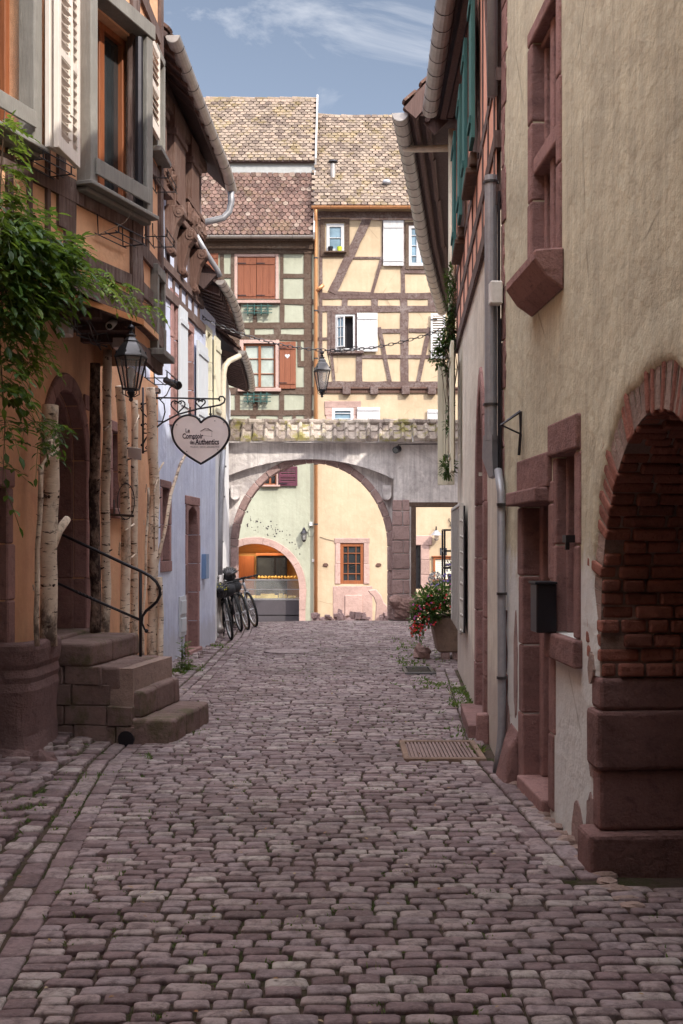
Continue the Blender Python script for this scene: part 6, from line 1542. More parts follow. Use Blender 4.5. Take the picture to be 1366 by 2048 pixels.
# camera and lamp under the jetty
c = PX(222, 650, 9.4); t_ = thing('security_camera', 'white security camera under the jetty, left of the large lantern', 'camera', tuple(c))
MB().tube([c + Vector((0, .12, .05)), c + Vector((0, -.06, -.02))], [.032, .036], 12).build('camera_body', M['whiteplastic'], t_, smooth=True); MB().tube([c + Vector((0, -.061, -.021)), c + Vector((0, -.063, -.022))], .024, 12).build('lens', M['glass'], t_); MB().tube([c + Vector((0, .08, .05)), c + Vector((0.02, .1, .16))], .012, 6).build('bracket', M['ironlight'], t_)
c = PX(350, 768, 12.2); t_ = thing('spotlight', 'small black spotlight on an arm above the heart sign bracket', 'spotlight', tuple(c))
MB().tube([c + Vector((-.12, .05, .05)), c + Vector((.05, -.08, -.03))], [.03, .05], 12).build('lamp_head', M['iron'], t_); MB().tube([PX(320, 800, 12.8), PX(333, 790, 12.6), PX(340, 775, 12.3), c], .007, 5).tube([PX(335, 755, 12.3), PX(345, 765, 12.2)], .006, 5).build('arm', M['iron'], t_); MB().tube([c + Vector((.052, -.081, -.031)), c + Vector((.053, -.083, -.032))], .042, 12).build('lens', M['glass'], t_)
c = PX(312, 782, 12.6); t_ = thing('bracket_lamp', 'small black lamp housing where the sign bracket meets the wall', 'spotlight', tuple(c)); MB().wbox(c.x - .06, c.x + .05, c.y - .05, c.y + .05, c.z - .03, c.z + .03).build('lamp_head', M['black'], t_, bevel=.012); MB().wbox(c.x - .05, c.x + .04, c.y - .056, c.y - .05, c.z - .02, c.z + .02).build('lens', M['alloy'], t_)
# ================================================================== HEART SIGN
YH = 12.4
hbk = thing('sign_bracket', 'black wrought-iron bracket with scrolls and small hearts on the house corner', 'bracket', tuple(PX(290, 905, YH)))
def hl(m, pts, r=.009): return m.tube([PX(x, y, YH) for x, y in pts], r, 6)
m = MB(); hl(m, [(286, 775), (286, 907)], .012); hl(m, [(302, 795), (440, 798)], .010); 
hl(m, [(287, 907), (285, 890), (291, 878), (303, 863), (325, 845), (355, 829), (395, 818), (425, 813), (440, 810), (448, 805), (450, 798), (446, 793), (440, 793), (437, 798), (440, 802)], .010)
hl(m, [(287, 903), (292, 902), (298, 900), (299, 895), (294, 892), (291, 896), (294, 898)], .008)
hl(m, [(300, 795), (306, 792), (313, 792), (313, 786), (308, 785), (307, 789)], .008)
hl(m, [(302, 798), (318, 797), (328, 808), (330, 824), (325, 843), (308, 842), (296, 836), (286, 826), (281, 817), (288, 808), (297, 805)], .008)
hl(m, [(303, 810), (303, 804), (309, 803), (313, 808), (310, 813), (305, 811)], .008)
hl(m, [(286, 866), (296, 867), (300, 862), (297, 852), (291, 847), (285, 851), (286, 858), (291, 858)], .008)
def hrt(cx, cy, s, k=.008):
    hl(m, [(cx + s * 16 * math.sin(t_) ** 3 / 17, cy - s * (13 * math.cos(t_) - 5 * math.cos(2 * t_) - 2 * math.cos(3 * t_) - math.cos(4 * t_)) / 17) for t_ in [i * 2 * PI / 28 for i in range(2, 27)]], k)
    for sg in (-1, 1): hl(m, [(cx + sg * s * a_, cy - s * b_) for a_, b_ in ((.12, .32), (.1, .55), (.3, .62), (.45, .45), (.35, .25), (.22, .32))], k)
hrt(356, 812, 15); hrt(401, 806, 10)
for x, y in ((286, 808), (286, 850), (286, 890)): m.blob(PX(x - 2, y, YH), .018, .018, .018, 0, 8, 5)
m.tube([PX(286, 800, YH), Vector(FO.pt(FO.px(286, 800)[0], 0, 3.2))], .012, 6).tube([PX(286, 890, YH), Vector(FO.pt(FO.px(286, 890)[0], 0, 2.7))], .012, 6)
m.build('scrollwork', M['iron'], hbk, smooth=True)
hs_ = thing('heart_sign', 'hanging heart-shaped board lettered Le Comptoir des Authentics', 'sign', tuple(PX(402, 880, YH)))
FH = Fr(0, YH, 90)
hp = [(402, 846), (397, 838), (388, 832), (376, 830), (362, 834), (351, 843), (345, 856), (345, 870), (350, 885), (361, 899), (376, 911), (390, 920), (402, 927), (414, 920), (430, 910), (445, 897), (455, 882), (459, 868), (457, 853), (449, 841), (438, 834), (426, 832), (414, 836), (407, 841)]
# smooth closed outline
def smooth(pts, it=2):
    for _ in range(it):
        o = []
        for i in range(len(pts)):
            a, b = pts[i], pts[(i + 1) % len(pts)]
            if a in ((402, 846), (402, 927)): o += [a, (a[0] * .5 + b[0] * .5, a[1] * .5 + b[1] * .5)]
            elif b in ((402, 846), (402, 927)): o += [(a[0] * .75 + b[0] * .25, a[1] * .75 + b[1] * .25)]
            else: o += [(a[0] * .75 + b[0] * .25, a[1] * .75 + b[1] * .25), (a[0] * .25 + b[0] * .75, a[1] * .25 + b[1] * .75)]
        pts = o
    return pts
hp2 = smooth(hp); Q = [FH.px(x, y) for x, y in hp2]
MB().poly(FH, Q, -.012, .012).build('board', M['signface'], hs_)
MB().tube([FH.pt(u, 0, z) for u, z in Q] + [FH.pt(Q[0][0], 0, Q[0][1])], .016, 6).build('rim', M['iron'], hs_, smooth=True)
m = MB()
for x in (380, 421): m.tube([PX(x, 832, YH), PX(x, 814, YH)], .009, 6); m.blob(PX(x, 828, YH), .02, .02, .012, 0, 8, 5)
m.tube([PX(402, 845, YH), PX(398, 839, YH), PX(400, 836, YH)], .006, 5); m.build('hanger', M['iron'], hs_)
m = MB()
for x, y in ((354, 850), (448, 845), (374, 903), (436, 900), (430, 842)): m.tube([FH.pt(*[FH.px(x, y)[0], .01, FH.px(x, y)[1]]), FH.pt(*[FH.px(x, y)[0], .018, FH.px(x, y)[1]])], .006, 6)
m.build_each('rivet', M['iron'], hs_)
kx = YH / F_PX
def htxt(s, x, y, hpx, wpx, mat, bold=.0):
    o = text_mesh(s, 1, M[mat], hs_, (0, 0, 0), (1, 0, 0), (0, 0, 1), (0, -1, 0), bold=0)
    xs_ = [v.co.x for v in o.data.vertices]; zs_ = [v.co.z for v in o.data.vertices]; w0, h0 = max(xs_) - min(xs_), max(zs_) - min(zs_)
    bpy.data.objects.remove(o)
    u, z = FH.px(x, y); sc = hpx * kx / h0
    sx = (wpx * kx / w0) / sc
    return text_mesh(s, sc, M[mat], hs_, FH.pt(u, .0125, z), (1, 0, 0), (0, 0, 1), (0, -1, 0), sx=sx, bold=bold, depth=.001)
htxt('Le', 371, 865, 8, 8, 'ink', .015); htxt('Comptoir', 365, 877, 13, 41, 'ink', .026); htxt('des', 380, 888.5, 8, 9, 'ink', .015); htxt('Authentics', 391, 889, 11, 47, 'ink', .026)
htxt('MEUBLES . DECO . EPICERIE FINE', 380.5, 895.5, 3.2, 58, 'greyink', .0)
m = MB()
for (x0, y0), (x1, y1), w_ in (((401, 863), (411, 857), .006), ((415, 857), (425, 863), .006), ((411, 857.5), (418, 857.5), .003), ((412, 861.5), (421, 861.5), .0025), ((424, 864), (424, 874), .002), ((402, 871), (424, 873), .002), ((384, 877.5), (394, 877.5), .006), ((381, 888.5), (437, 888.5), .002)):
    m.beam(FH, FH.px(x0, y0), FH.px(x1, y1), w_, .012, .0145, 0)
m.build('house_drawing', M['ink'], hs_)
# ================================================================== CHAIN AND HANGING LANTERN
cs, cm, cr_ = Vector(PX(402, 634, 16.7)), Vector(PX(641, 700, 17.2)), Vector(PX(905, 650, 17.0))
ch_ = thing('chain', 'long iron chain slung across the street between the houses', 'chain', tuple(cs))
m = MB()
def chain(a, b, sag, step=.075):
    L_ = (b - a).length; k = int(L_ / step)
    for i in range(k):
        t0 = (i + .5) / k; p = a + (b - a) * t0 - Vector((0, 0, sag * 4 * t0 * (1 - t0))); d = ((b - a) + Vector((0, 0, -sag * 4 * (1 - 2 * t0)))).normalized()
        s = d.cross(Vector((0, 0, 1))).normalized() if i % 2 else d.cross(Vector((0, 1, 0))).normalized()
        m.tube([p + d * math.cos(a_) * .05 + s * math.sin(a_) * .022 for a_ in [j * PI / 4 for j in range(9)]], .0065, 5, False)
chain(cs, cm, .10); chain(cm, cr_, .12); chain(cm + Vector((.15, 0, .0)), cm + (cr_ - cm) * .28 - Vector((0, 0, .05)), .05)
m.build('links', M['ironlight'], ch_)
MB().tube([cs + Vector((-.12, 0, .02)), cs + Vector((0, 0, 0))], .012, 6).tube([cs + Vector((math.cos(a_) * .035, 0, math.sin(a_) * .035)) for a_ in [j * PI / 4 for j in range(9)]], .009, 5).build('wall_ring', M['iron'], ch_)
c = PX(644, 793, 17.2); ln_ = lantern(tuple(c), .78, 4, 'street_lantern', 'square black lantern hanging from the chain over the street', hang=cm.z - c.z - .02, bulb=False, rot=PI / 4 + .25)
MB().tube([cm + Vector((.1, 0, 0)), cm + Vector((.14, 0, -.2)), c + Vector((.14, 0, .42))], .006, 5).build('cable', M['iron'], ln_)
# ================================================================== BICYCLES
def bike(label, frame_mat, tyre='rubber', bag=False, helmet=None):
    t_ = thing('bicycle', label, 'bicycle', (0, 0, 0), 'bicycles leaning in a row against the blue and white houses')
    R_ = .345; wf, wr = Vector((.52, 0, R_)), Vector((-.52, 0, R_))
    for c in (wf, wr):
        ty = MB().tube([c + Vector((math.cos(a_) * (R_ - .022), 0, math.sin(a_) * (R_ - .022))) for a_ in [i * 2 * PI / 28 for i in range(29)]], .022, 8, False).build('wheel', M['rubber'], t_, smooth=True)
        if tyre != 'rubber': 
            MB().tube([c + Vector((math.cos(a_) * (R_ - .034), 0, math.sin(a_) * (R_ - .037))) for a_ in [i * 2 * PI / 28 for i in range(29)]], .0235, 8, False).build('tyre_wall', M[tyre], ty, smooth=True)
        MB().tube([c + Vector((math.cos(a_) * (R_ - .052), 0, math.sin(a_) * (R_ - .052))) for a_ in [i * 2 * PI / 28 for i in range(29)]], .013, 6, False).build('rim', M['alloy'], ty, smooth=True)
        s = MB(); s.tube([c + Vector((0, -.04, 0)), c + Vector((0, .04, 0))], .022, 10)
        for i in range(20): a_ = i * 2 * PI / 20; s.tube([c + Vector((0, .02 * (-1) ** i, 0)), c + Vector((math.cos(a_) * (R_ - .055), 0, math.sin(a_) * (R_ - .055)))], .0022, 3)
        s.build('spokes', M['alloy'], ty)
    bb = Vector((-.10, 0, .29)); st_ = Vector((-.25, 0, .80)); hd, hb_ = Vector((.36, 0, .86)), Vector((.39, 0, .72))
    m = MB().tube([bb, st_], .018).tube([bb, hb_], .024).tube([st_ - (st_ - bb) * .08, hd], .019).tube([hd + Vector((0, 0, .03)), hb_ - Vector((0, 0, .03))], .024)
    for s in (-1, 1): m.tube([bb + Vector((0, .03 * s, 0)), wr + Vector((0, .06 * s, 0))], .011).tube([st_ + Vector((0, .02 * s, -.06)), wr + Vector((0, .06 * s, 0))], .009)
    m.build('frame', M[frame_mat], t_, smooth=True)
    m = MB()
    for s in (-1, 1): m.tube([hb_ + Vector((.01, .045 * s, -.04)), wf + Vector((0, .055 * s, 0))], .014)
    m.tube([hb_ + Vector((.01, -.05, -.03)), hb_ + Vector((.01, .05, -.03))], .018); m.build('fork', M[frame_mat], t_, smooth=True)
    MB().tube([st_, st_ + Vector((-.04, 0, .16))], .013).build('seat_post', M['alloy'], t_, smooth=True)
    sp = st_ + Vector((-.05, 0, .18)); MB().hexa([sp + Vector(p) for p in ((-.14, -.07, -.02), (-.14, .07, -.02), (.14, .018, -.02), (.14, -.018, -.02), (-.13, -.065, .03), (-.13, .065, .03), (.14, .015, .015), (.14, -.015, .015))]).build('saddle', M['black'], t_, bevel=.015, segs=2)
    hc_ = hd + Vector((.05, 0, .10)); hb2 = MB().tube([hd, hc_], .016).tube([hc_ + Vector((-.03, -.31, .0)), hc_ + Vector((.0, -.16, .0)), hc_ + Vector((.02, 0, 0)), hc_ + Vector((.0, .16, .0)), hc_ + Vector((-.03, .31, .0))], .013).build('handlebar', M['black'], t_, smooth=True)
    m = MB()
    for s in (-1, 1): m.tube([hc_ + Vector((-.03, .31 * s, 0)), hc_ + Vector((-.01, .21 * s, 0))], .018).tube([hc_ + Vector((.0, .19 * s, 0)), hc_ + Vector((.06, .24 * s, -.03)), hc_ + Vector((.05, .29 * s, -.04))], .007)
    m.build('grip', M['rubber'], hb2, smooth=True)
    m = MB().tube([bb + Vector((0, -.05, 0)), bb + Vector((0, -.058, 0))], .095, 20); m.tube([bb + Vector((0, -.07, 0)), bb + Vector((.08, -.075, -.15))], .012).tube([bb + Vector((0, .07, 0)), bb + Vector((-.08, .075, .15))], .012); m.build('crank', M['ironlight'], t_)
    for s, p in ((-1, bb + Vector((.08, -.12, -.15))), (1, bb + Vector((-.08, .12, .15)))): MB().wbox(p.x - .045, p.x + .045, p.y - .04, p.y + .04, p.z - .01, p.z + .01).build('pedal', M['black'], t_, bevel=.004)
    return t_
bikes = [bike('nearest bicycle of the row, black with pale rims, under the yellow-flecked helmet', 'black'), bike('second bicycle of the row, black, carrying the upright grey helmet', 'black'),
         bike('third bicycle of the row, dark frame with tan-walled tyres', 'ironlight', 'tan_rubber'), bike('farthest bicycle of the row, grey frame with tan-walled tyres, beside the counter', 'zinc_blue', 'tan_rubber')]
def place(o, fx, fy, head, lean):     # fx,fy: where the front tyre meets the ground
    o.rotation_mode = 'QUATERNION'; 
    from mathutils import Quaternion
    q = Quaternion((0, 0, 1), head) @ Quaternion((1, 0, 0), lean); o.rotation_quaternion = q
    v = q @ Vector((.52, 0, 0)); gzv = g(fx, fy)
    o.location = (fx - v.x, fy - v.y, gzv - .0)
for o, (px_, py_, hd_, ln) in zip(bikes, ((463, 1280, -76, 10), (482, 1264, -75, 11), (496, 1260, -73, 12), (511, 1254, -70, 13))):
    Z = 3520 / (py_ - HY) * 1.0; Z = (CAM_H - g((px_ - CX) / F_PX * Z, Z)) * F_PX / (py_ - HY); place(o, (px_ - CX) / F_PX * Z, Z, math.radians(hd_), math.radians(ln))
# bags and helmets on the handlebars
def bar_point(o, lx, ly, lz): return Vector(o.location) + o.rotation_quaternion @ Vector((lx, ly, lz))
def helmet(c, label, fleck=None, rot=0, s=1.):
    t_ = thing('bicycle_helmet', label, 'helmet', tuple(c)); m = MB()
    for k in range(7):
        a_ = (k - 3) * .34
        pts = [c + Vector((math.sin(a_) * .10 * math.sin(b_) * 1.15, -math.cos(b_) * .14, math.sin(b_) * .11 * math.cos(a_) + .01)) * s for b_ in [i * PI / 8 for i in range(9)]]
        m.tube(pts, .017 * s, 6)
    m.build('shell', M['black'] if fleck else M['ironlight'], t_, smooth=True)
    MB().blob(c + Vector((0, 0, .0)), .085 * s, .12 * s, .075 * s, .02, 12, 8).build('liner', M['bagcloth'], t_)
    if fleck:
        m = MB()
        for k in range(14): a_ = rnd(-1, 1.2); b_ = rnd(.2, 1.3); p = c + Vector((math.sin(a_) * .125 * math.sin(b_), -math.cos(b_) * .15, math.sin(b_) * .125 * math.cos(a_))) * s; m.blob(p, .014, .01, .012, 0, 6, 4)
        m.build('fleck', M[fleck], t_)
    MB().tube([c + Vector((-.09, .0, -.02)) * s, c + Vector((-.12, -.02, -.12)) * s, c + Vector((-.11, -.02, -.2)) * s], .008, 5).build('strap', M['bagcloth'], t_)
def bag(o, label, w_=.5):
    c = bar_point(o, .52, 0, .84); ax = (o.rotation_quaternion @ Vector((0, 1, 0))); t_ = thing('handlebar_bag', label, 'bag', tuple(c))
    MB().tube([c + ax * (w_ * (i / 6 - .5)) for i in range(7)], [.06, .10, .11, .112, .11, .10, .06], 14).build('roll', M['bagcloth'], t_, smooth=True)
    m = MB()
    for s in (-.12, .12): m.tube([c + ax * s + Vector((math.cos(a_) * .0, math.cos(a_) * .097, math.sin(a_) * .097)) for a_ in [j * PI / 8 for j in range(17)]], .008, 4)
    m.build_each('strap', M['iron'], t_)
bag(bikes[0], 'black roll bag strapped to the handlebar of the nearest bicycle', .42); bag(bikes[1], 'black roll bag strapped to the handlebar of the second bicycle', .32)
helmet(bar_point(bikes[0], .68, -.06, .86) + Vector((-.0, 0, -.02)), 'black helmet with yellow flecks hanging low on the nearest bicycle', 'yellowlac', s=1.3)
helmet(bar_point(bikes[0], .46, -.12, 1.03), 'small black helmet on top of the roll bag of the nearest bicycle', None, s=.9)
helmet(bar_point(bikes[1], .46, .0, 1.05), 'grey ribbed helmet on top of the second bicycle', None, s=1.35)
# ================================================================== PLANTER WITH FLOWERS
YP = 15.2
pc = thing('stone_planter', 'weathered tapering stone planter on small blocks, spilling over with flowers', 'planter', (1.55, YP + .25, 0))
x0, x1 = 1.24, 1.74; zb, zt = .08, .56
m = MB(); m.hexa([(x0 + .10, YP, zb), (x1 - .06, YP, zb), (x1 - .06, YP + .5, zb), (x0 + .10, YP + .5, zb), (x0, YP - .05, zt), (x1, YP - .05, zt), (x1, YP + .6, zt), (x0, YP + .6, zt)]); m.build('tub', M['planter'], pc, bevel=.02, segs=2)
MB().wbox(x0 + .03, x1 - .03, YP - .02, YP + .57, zt + .001, zt + .02).build('soil', M['soil'], pc)
MB().wbox(x0 + .14, x0 + .26, YP + .02, YP + .12, -.06, zb).wbox(x1 - .2, x1 - .1, YP + .02, YP + .12, -.06, zb).build_each('support_block', M['pier'], pc, bevel=.01)
MB().blob((x0 - .12, YP + .15, .05), .12, .12, .13, .3).build('loose_stone', M['rubble'], pc)
def bush(name, label, cat, blobs, mat, L=.05, flowers=(), group=None, base=None, density=1.):
    b0 = blobs[0][0] if base is None else base
    t_ = thing(name, label, cat, b0, group); m = MB()
    for (c, rx, ry, rz, n) in blobs:
        for i in range(int(n * density)):
            d = Vector((random.gauss(0, .5), random.gauss(0, .5), random.gauss(0, .5)))
            if d.length > 1.15: d = d.normalized() * rnd(.7, 1.15)
            p = Vector(c) + Vector((d.x * rx, d.y * ry, d.z * rz)); dr_ = (d + Vector((rnd(-.6, .6), rnd(-.6, .6), rnd(-.7, .4)))); m.leaf(p, dr_, (rnd(-.5, .5), rnd(-.5, .5), 1), L * rnd(.6, 1.3), L * rnd(.3, .5))
    m.build('foliage', M[mat], t_)
    s = MB(); r0 = Vector(b0)
    for (c, rx, ry, rz, n) in blobs:
        for i in range(5): s.tube([r0 + Vector((rnd(-.05, .05), rnd(-.05, .05), 0)), (r0 + Vector(c)) / 2 + Vector((rnd(-.1, .1), rnd(-.1, .1), .05)), Vector(c) + Vector((rnd(-.7, .7) * rx, rnd(-.7, .7) * ry, rnd(-.5, .8) * rz))], .004, 4)
    s.build('stem', M['bark'], t_)
    for (fm, c, rx, ry, rz, n, fs_) in flowers:
        m = MB()
        for i in range(n):
            p = Vector(c) + Vector((rnd(-1, 1) * rx, rnd(-1, .4) * ry, rnd(-1, 1) * rz))
            for k in range(5): a_ = k * 2 * PI / 5 + rnd(-.3, .3); m.leaf(p, (math.cos(a_), -.5 + .5 * rnd(-1, 1), math.sin(a_) - .3), (0, -1, .2), fs_ * rnd(.7, 1.2), fs_ * .6)
        m.build('blossom', M[fm], t_)
    return t_
bush('fuchsia_plant', 'trailing fuchsia with red and magenta blossoms hanging over the planter edge', 'plant', [((1.18, YP - .1, .72), .20, .18, .24, 1300), ((1.05, YP - .1, .52), .10, .12, .22, 420), ((1.3, YP, .85), .22, .2, .16, 600)], 'flower_leaf', .06,
     [('red', (1.12, YP - .25, .60), .16, .08, .20, 24, .022), ('red', (1.02, YP - .2, .42), .09, .06, .10, 18, .022), ('pinkpetal', (1.08, YP - .25, .66), .16, .08, .22, 16, .022), ('red', (1.3, YP - .25, .8), .2, .05, .12, 8, .024)], base=(1.33, YP, .57))
bush('flowering_plant', 'bushy green plant with pink and violet flowers in the back of the planter', 'plant', [((1.5, YP + .1, .85), .25, .2, .24, 1100), ((1.6, YP, .68), .18, .15, .14, 500)], 'flower_leaf', .045,
     [('pinkpetal', (1.5, YP - .15, .86), .2, .08, .2, 16, .02), ('violet', (1.55, YP, 1.12), .14, .1, .06, 26, .022), ('violet', (1.25, YP, 1.0), .1, .05, .05, 8, .02)], base=(1.5, YP + .1, .57))
# white flower ball and pot behind
t_ = thing('hydrangea', 'white flower head rising behind the red fuchsias', 'plant', (1.36, 15.9, .9)); m = MB()
for i in range(260):
    d = Vector((random.gauss(0, 1), random.gauss(0, 1), random.gauss(0, 1))).normalized(); p = Vector((1.36, 15.9, 1.07)) + d * .09; m.leaf(p, d + Vector((rnd(-1, 1), rnd(-1, 1), rnd(-1, 1))), d, .03, .02)
m.build('blossom', M['whitepaint'], t_); MB().tube([(1.36, 15.9, .4), (1.36, 15.9, 1.0)], .008, 5).build('stem', M['bark'], t_)
# iron plant stand
ps = thing('plant_stand', 'tall black iron plant stand rising behind the planter', 'plant stand', (1.5, 16, 0))
m = MB(); p0, p1 = PX(888, 1060, 16), PX(912, 1058, 16.4); xs_ = p0.x
for x, y in ((p0.x, 15.9), (p0.x + .35, 15.9), (p0.x, 16.25), (p0.x + .35, 16.25)): m.wbox(x - .013, x + .013, y - .013, y + .013, .0, p0.z)
for z in (p0.z, PX(0, 1102, 16).z, PX(0, 1136, 16).z, .95): m.wbox(p0.x, p0.x + .35, 15.89, 15.91, z - .012, z + .012).wbox(p0.x, p0.x + .35, 16.24, 16.26, z - .012, z + .012).wbox(p0.x - .01, p0.x + .01, 15.9, 16.25, z - .012, z + .012)
m.build('frame', M['iron'], ps)
t_ = thing('flower_pot', 'dark square pot of violet flowers on the iron plant stand', 'pot', (1.66, 16.05, .97)); MB().hexa([(1.58, 15.95, .96), (1.74, 15.95, .96), (1.74, 16.15, .96), (1.58, 16.15, .96), (1.55, 15.92, 1.14), (1.78, 15.92, 1.14), (1.78, 16.18, 1.14), (1.55, 16.18, 1.14)]).build('pot', M['counter'], t_, bevel=.005)
bush('trailing_plant', 'thin leafy climber on the iron plant stand', 'plant', [((1.68, 16.0, 1.5), .05, .05, .3, 160), ((1.64, 16, 1.25), .1, .08, .08, 160)], 'ivy', .045, [('violet', (1.63, 15.95, 1.24), .12, .05, .05, 20, .022)], base=(1.66, 16.05, 1.15))
# ================================================================== IVY at the corner
iv = []
for x, y, rx, rz, n in ((900, 560, .05, .18, 130), (902, 610, .06, .22, 190), (900, 660, .08, .2, 260), (888, 690, .12, .12, 260), (878, 715, .10, .10, 190), (898, 740, .05, .10, 90), (900, 815, .03, .12, 50), (897, 850, .03, .10, 50), (896, 935, .09, .14, 260)):
    p = PX(x, y, 13.9); iv.append((tuple(p), rx, .07, rz, n))
bush('ivy', 'dark ivy climbing the corner downpipe of the pink house', 'plant', iv, 'ivy', .062, base=tuple(PX(903, 640, 13.95)))
# ================================================================== VINE
def compound(m, s, p, d, L, n, leafL, st_m):
    d = Vector(d).normalized(); p = Vector(p); prev = p; side = d.cross(Vector((0, 0, 1)))
    if side.length < .05: side = Vector((1, 0, 0))
    side.normalize(); pts = [p]
    for i in range(1, n + 1):
        t_ = i / n; q = p + d * L * t_ + Vector((0, 0, -.35 * L * t_ * t_)); pts.append(q)
        if i < n:
            for sg in (-1, 1): m.leaf(q, side * sg + d * .5 + Vector((rnd(-.15, .15), rnd(-.15, .15), rnd(-.55, -.05))), (rnd(-.2, .2), rnd(-.2, .2), 1), leafL * rnd(.8, 1.15), leafL * .5)
        else: m.leaf(q, d + Vector((0, 0, -.5)), (0, 0, 1), leafL * 1.1, leafL * .45)
    s.tube(pts, .0022, 3, False)
vn = thing('climbing_vine', 'climbing vine with glossy feathered leaves hanging over the left house front', 'vine', (-2.9, 8.4, 0))
mo_, my, ms = MB(), MB(), MB()
def vpt(x, y, off): u, z = FU.px(x, y, off); return Vector(FU.pt(u, off, z))
regs = [(35, 470, 55, 50, 70, .3), (90, 500, 45, 35, 48, .35), (125, 500, 30, 28, 26, .32), (25, 560, 45, 50, 60, .3), (90, 555, 45, 30, 40, .32), (60, 590, 50, 24, 34, .3), (25, 620, 30, 40, 34, .3), (4, 700, 12, 60, 22, .25), (16, 770, 18, 36, 16, .25), (4, 860, 8, 50, 8, .25), (0, 950, 6, 45, 5, .2), (10, 420, 26, 30, 22, .3), (150, 548, 24, 16, 14, .3), (0, 520, 30, 90, 40, .28), (30, 440, 40, 18, 22, .3)]
for x, y, rx, ry, n, off in regs:
    for i in range(int(n * .78)):
        p = vpt(x + random.gauss(0, .5) * rx, y + random.gauss(0, .5) * ry, off + rnd(-.2, .25)); compound(mo_, ms, p, (rnd(.0, 1), rnd(-1, .5), rnd(-.9, .25)), rnd(.14, .24), random.randint(3, 5), rnd(.07, .10), 0)
for x, y, rx, ry, n, off in [(8, 250, 14, 25, 7, .25), (15, 330, 18, 40, 14, .28), (20, 390, 20, 20, 10, .28), (60, 690, 22, 22, 10, .3), (30, 660, 25, 30, 10, .3), (55, 720, 16, 10, 6, .3), (185, 545, 25, 16, 12, .3), (205, 560, 22, 14, 9, .3), (228, 572, 18, 14, 8, .3), (248, 590, 16, 12, 7, .3), (292, 605, 14, 12, 5, .3), (100, 505, 40, 25, 8, .5), (145, 490, 20, 12, 5, .4), (75, 845, 28, 10, 9, .3), (105, 850, 12, 8, 6, .3), (75, 880, 30, 8, 6, .3)]:
    for i in range(n): compound(my if y < 800 else mo_, ms, vpt(x + random.gauss(0, .5) * rx, y + random.gauss(0, .5) * ry, off + rnd(-.1, .1)), (rnd(.0, 1), rnd(-1, .3), rnd(-.8, .2)), rnd(.12, .2), random.randint(3, 6), rnd(.045, .065), 0)
mo_.build('foliage', M['vine'], vn); my.build('young_foliage', M['vine_young'], vn)
ms.build('leaf_stalk', M['weed'], vn)['kind'] = 'stuff'
m = MB()
for path_, r_ in (([(-30, 1500), (-20, 1000), (-8, 750), (5, 600), (40, 520), (110, 500), (170, 535), (240, 580), (300, 610)], .012), ([(5, 600), (-5, 450), (5, 300), (10, 220)], .010), ([(20, 540), (60, 600), (70, 680)], .006), ([(0, 700), (10, 850), (5, 980)], .006), ([(0, 790), (60, 840), (120, 860)], .004), ([(148, 478), (200, 468), (250, 445), (268, 418)], .003)):
    w = [vpt(x, y, .28) for x, y in path_]; m.tube(w, [r_ * (1 - .7 * i / (len(w) - 1)) for i in range(len(w))], 6)
m.build('stem', M['bark'], vn)
# ================================================================== COVERS AND GRATES
def cover(x0, x1, y0, y1, label, slots):
    z = g((x0 + x1) / 2, (y0 + y1) / 2) + .012; t_ = thing('drain_cover', label, 'drain cover', ((x0 + x1) / 2, (y0 + y1) / 2, z))
    sk = .0
    MB().wbox(x0, x1, y0, y0 + .045, z - .05, z + .01).wbox(x0, x1, y1 - .045, y1, z - .05, z + .01).wbox(x0, x0 + .045, y0 + .045, y1 - .045, z - .05, z + .01).wbox(x1 - .045, x1, y0 + .045, y1 - .045, z - .05, z + .01).build('stone_frame', M['planter'] if slots else M['ironlight'], t_, bevel=.006)
    m = MB(); m.wbox(x0 + .05, x1 - .05, y0 + .05, y1 - .05, z - .05, z - .012)
    k = 17
    for i in range(k):
        a = x0 + .06 + (x1 - x0 - .12) * i / k; m.wbox(a, a + (x1 - x0 - .12) / k * .6, y0 + .06, y1 - .06, z - .012, z + .006)
    m.build('ribbed_plate', plain('rusty_cover', (.30, .21, .20), .6, .35, .4, .5, .4) if slots else M['iron'], t_, bevel=.002)
cover(.46, 1.07, 8.10, 8.85, 'ribbed metal cover in a stone frame near the foot of the grey downpipe', True)
cover(.78, 1.16, 13.47, 14.2, 'small black iron drain grate close to the flower planter', False)
p = (-.78, 16.2); z = g(*p) + .012; tag(MB().lathe((p[0], p[1], z), [(.36, -.03), (.36, .004), (.33, .008), (.32, .0), (.05, .002)], 32).build('manhole_cover', M['cobble'], None, base=(p[0], p[1], z)), 'round worn manhole cover in the middle distance of the cobbled street', 'manhole cover')
# ================================================================== WEEDS
def weeds(label, spots, n, L, mat='weed', name='weeds'):
    m = MB()
    for (x, y, rx, ry, k) in spots:
        for i in range(k):
            a, b = x + random.gauss(0, .5) * rx, y + random.gauss(0, .5) * ry; z = g(a, b) - .012
            for j in range(random.randint(4, 9)):
                d = Vector((rnd(-1, 1), rnd(-1, 1), rnd(.2, 1.4))); m.leaf((a + rnd(-.02, .02), b + rnd(-.02, .02), z), d, (rnd(-1, 1), rnd(-1, 1), 1), L * rnd(.4, 1.2), L * rnd(.12, .3))
    o = m.build(name, M[mat], None); return tag(o, label, 'weeds', kind='stuff')
sp = []
for i in range(2600):
    y = 2.5 + 22 * rnd(0, 1) ** 1.2; x = rnd(XL(y) - .6, min(XR(y), 2.2))
    if mnoise.noise(Vector((x * 1.5, y * .8, 5))) > -.05: sp.append((x, y, .05, .05, 1))
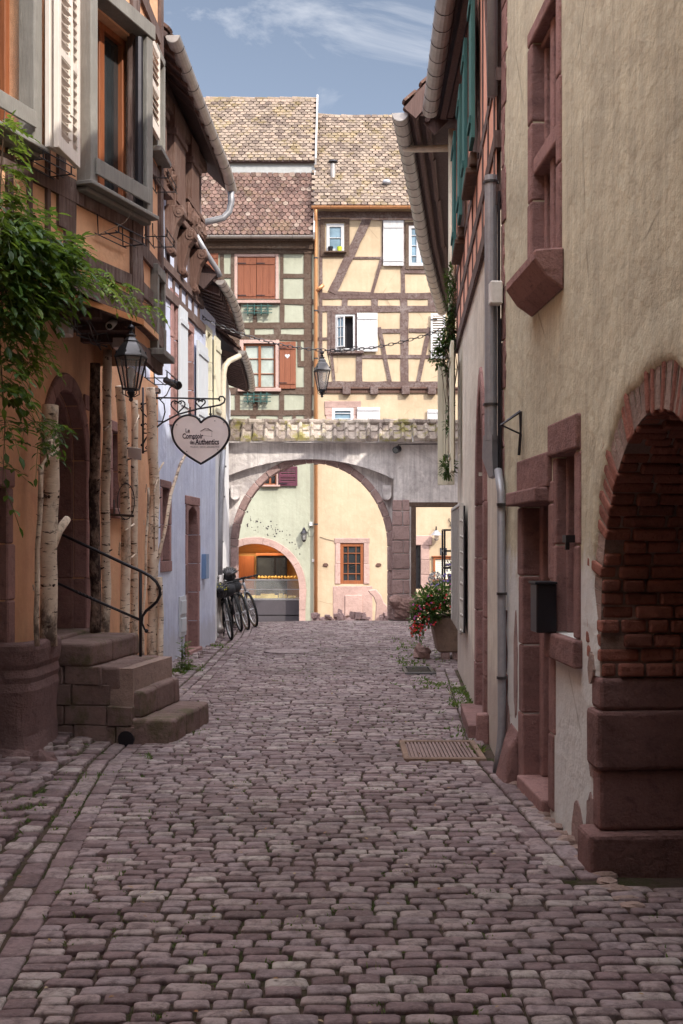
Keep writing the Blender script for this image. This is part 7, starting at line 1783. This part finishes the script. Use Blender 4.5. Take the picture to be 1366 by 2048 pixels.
weeds('tiny tufts of moss and grass in the joints between the cobbles', sp, 1, .028, name='joint_moss')
weeds('green weeds along the foot of the pink house on the right', [(1.28, 11.9, .10, .6, 60), (1.2, 11.0, .12, .3, 34), (1.0, 12.6, .25, .5, 40), (1.05, 8.6, .1, .15, 14), (1.0, 9.5, .1, .6, 16), (.9, 14.8, .25, 1.2, 50), (1.1, 17, .3, 2., 40)], 1, .06)
weeds('grass and weeds at the foot of the blue house on the left', [(-1.98, 14.2, .16, .25, 50), (-2.05, 13.6, .12, .2, 26), (-1.9, 17.2, .12, .2, 20), (-2.1, 12.6, .15, .3, 14)], 1, .07)
weeds('dry grass on the cobbles in front of the stone trough', [(-1.9, 6.6, .35, .5, 60), (-1.75, 7.7, .2, .2, 20), (-1.5, 8.4, .1, .1, 12), (-1.2, 9.4, .1, .2, 10)], 1, .035)
p = (-1.98, 13.9); m = MB(); s = MB()
for i in range(5):
    h_ = rnd(.25, .42); q = Vector((p[0] + rnd(-.05, .05), p[1] + rnd(-.05, .05), g(*p))); s.tube([q, q + Vector((rnd(-.04, .04), 0, h_))], .004, 4)
    for k in range(12): z_ = h_ * (k + 1) / 12; a_ = k * 2.4; m.leaf(q + Vector((0, 0, z_)), (math.cos(a_), math.sin(a_), .3), (0, 0, 1), .09, .035)
t_ = thing('weed_plant', 'leafy upright weed at the foot of the blue wall below the meter cupboard', 'weed', (p[0], p[1], 0)); m.build('foliage', M['weed'], t_); s.build('stem', M['weed'], t_)
t_ = None
m = MB()
for i in range(150):
    y = rnd(3, 14); x = rnd(XL(y) - .3, XR(y) - .05) if y > 5.3 else rnd(-1.2, 2); m.leaf((x, y, g(x, y) + .008), (rnd(-1, 1), rnd(-1, 1), .1), (0, 0, 1), rnd(.015, .035), rnd(.008, .018))
tag(m.build('fallen_leaves', leafmat('dry_leaf', [(0, (.25, .10, .03)), (.6, (.38, .25, .10)), (1, (.5, .42, .3))], .1)), 'scattered dry leaf fragments lying on the cobbles', 'leaves', kind='stuff')
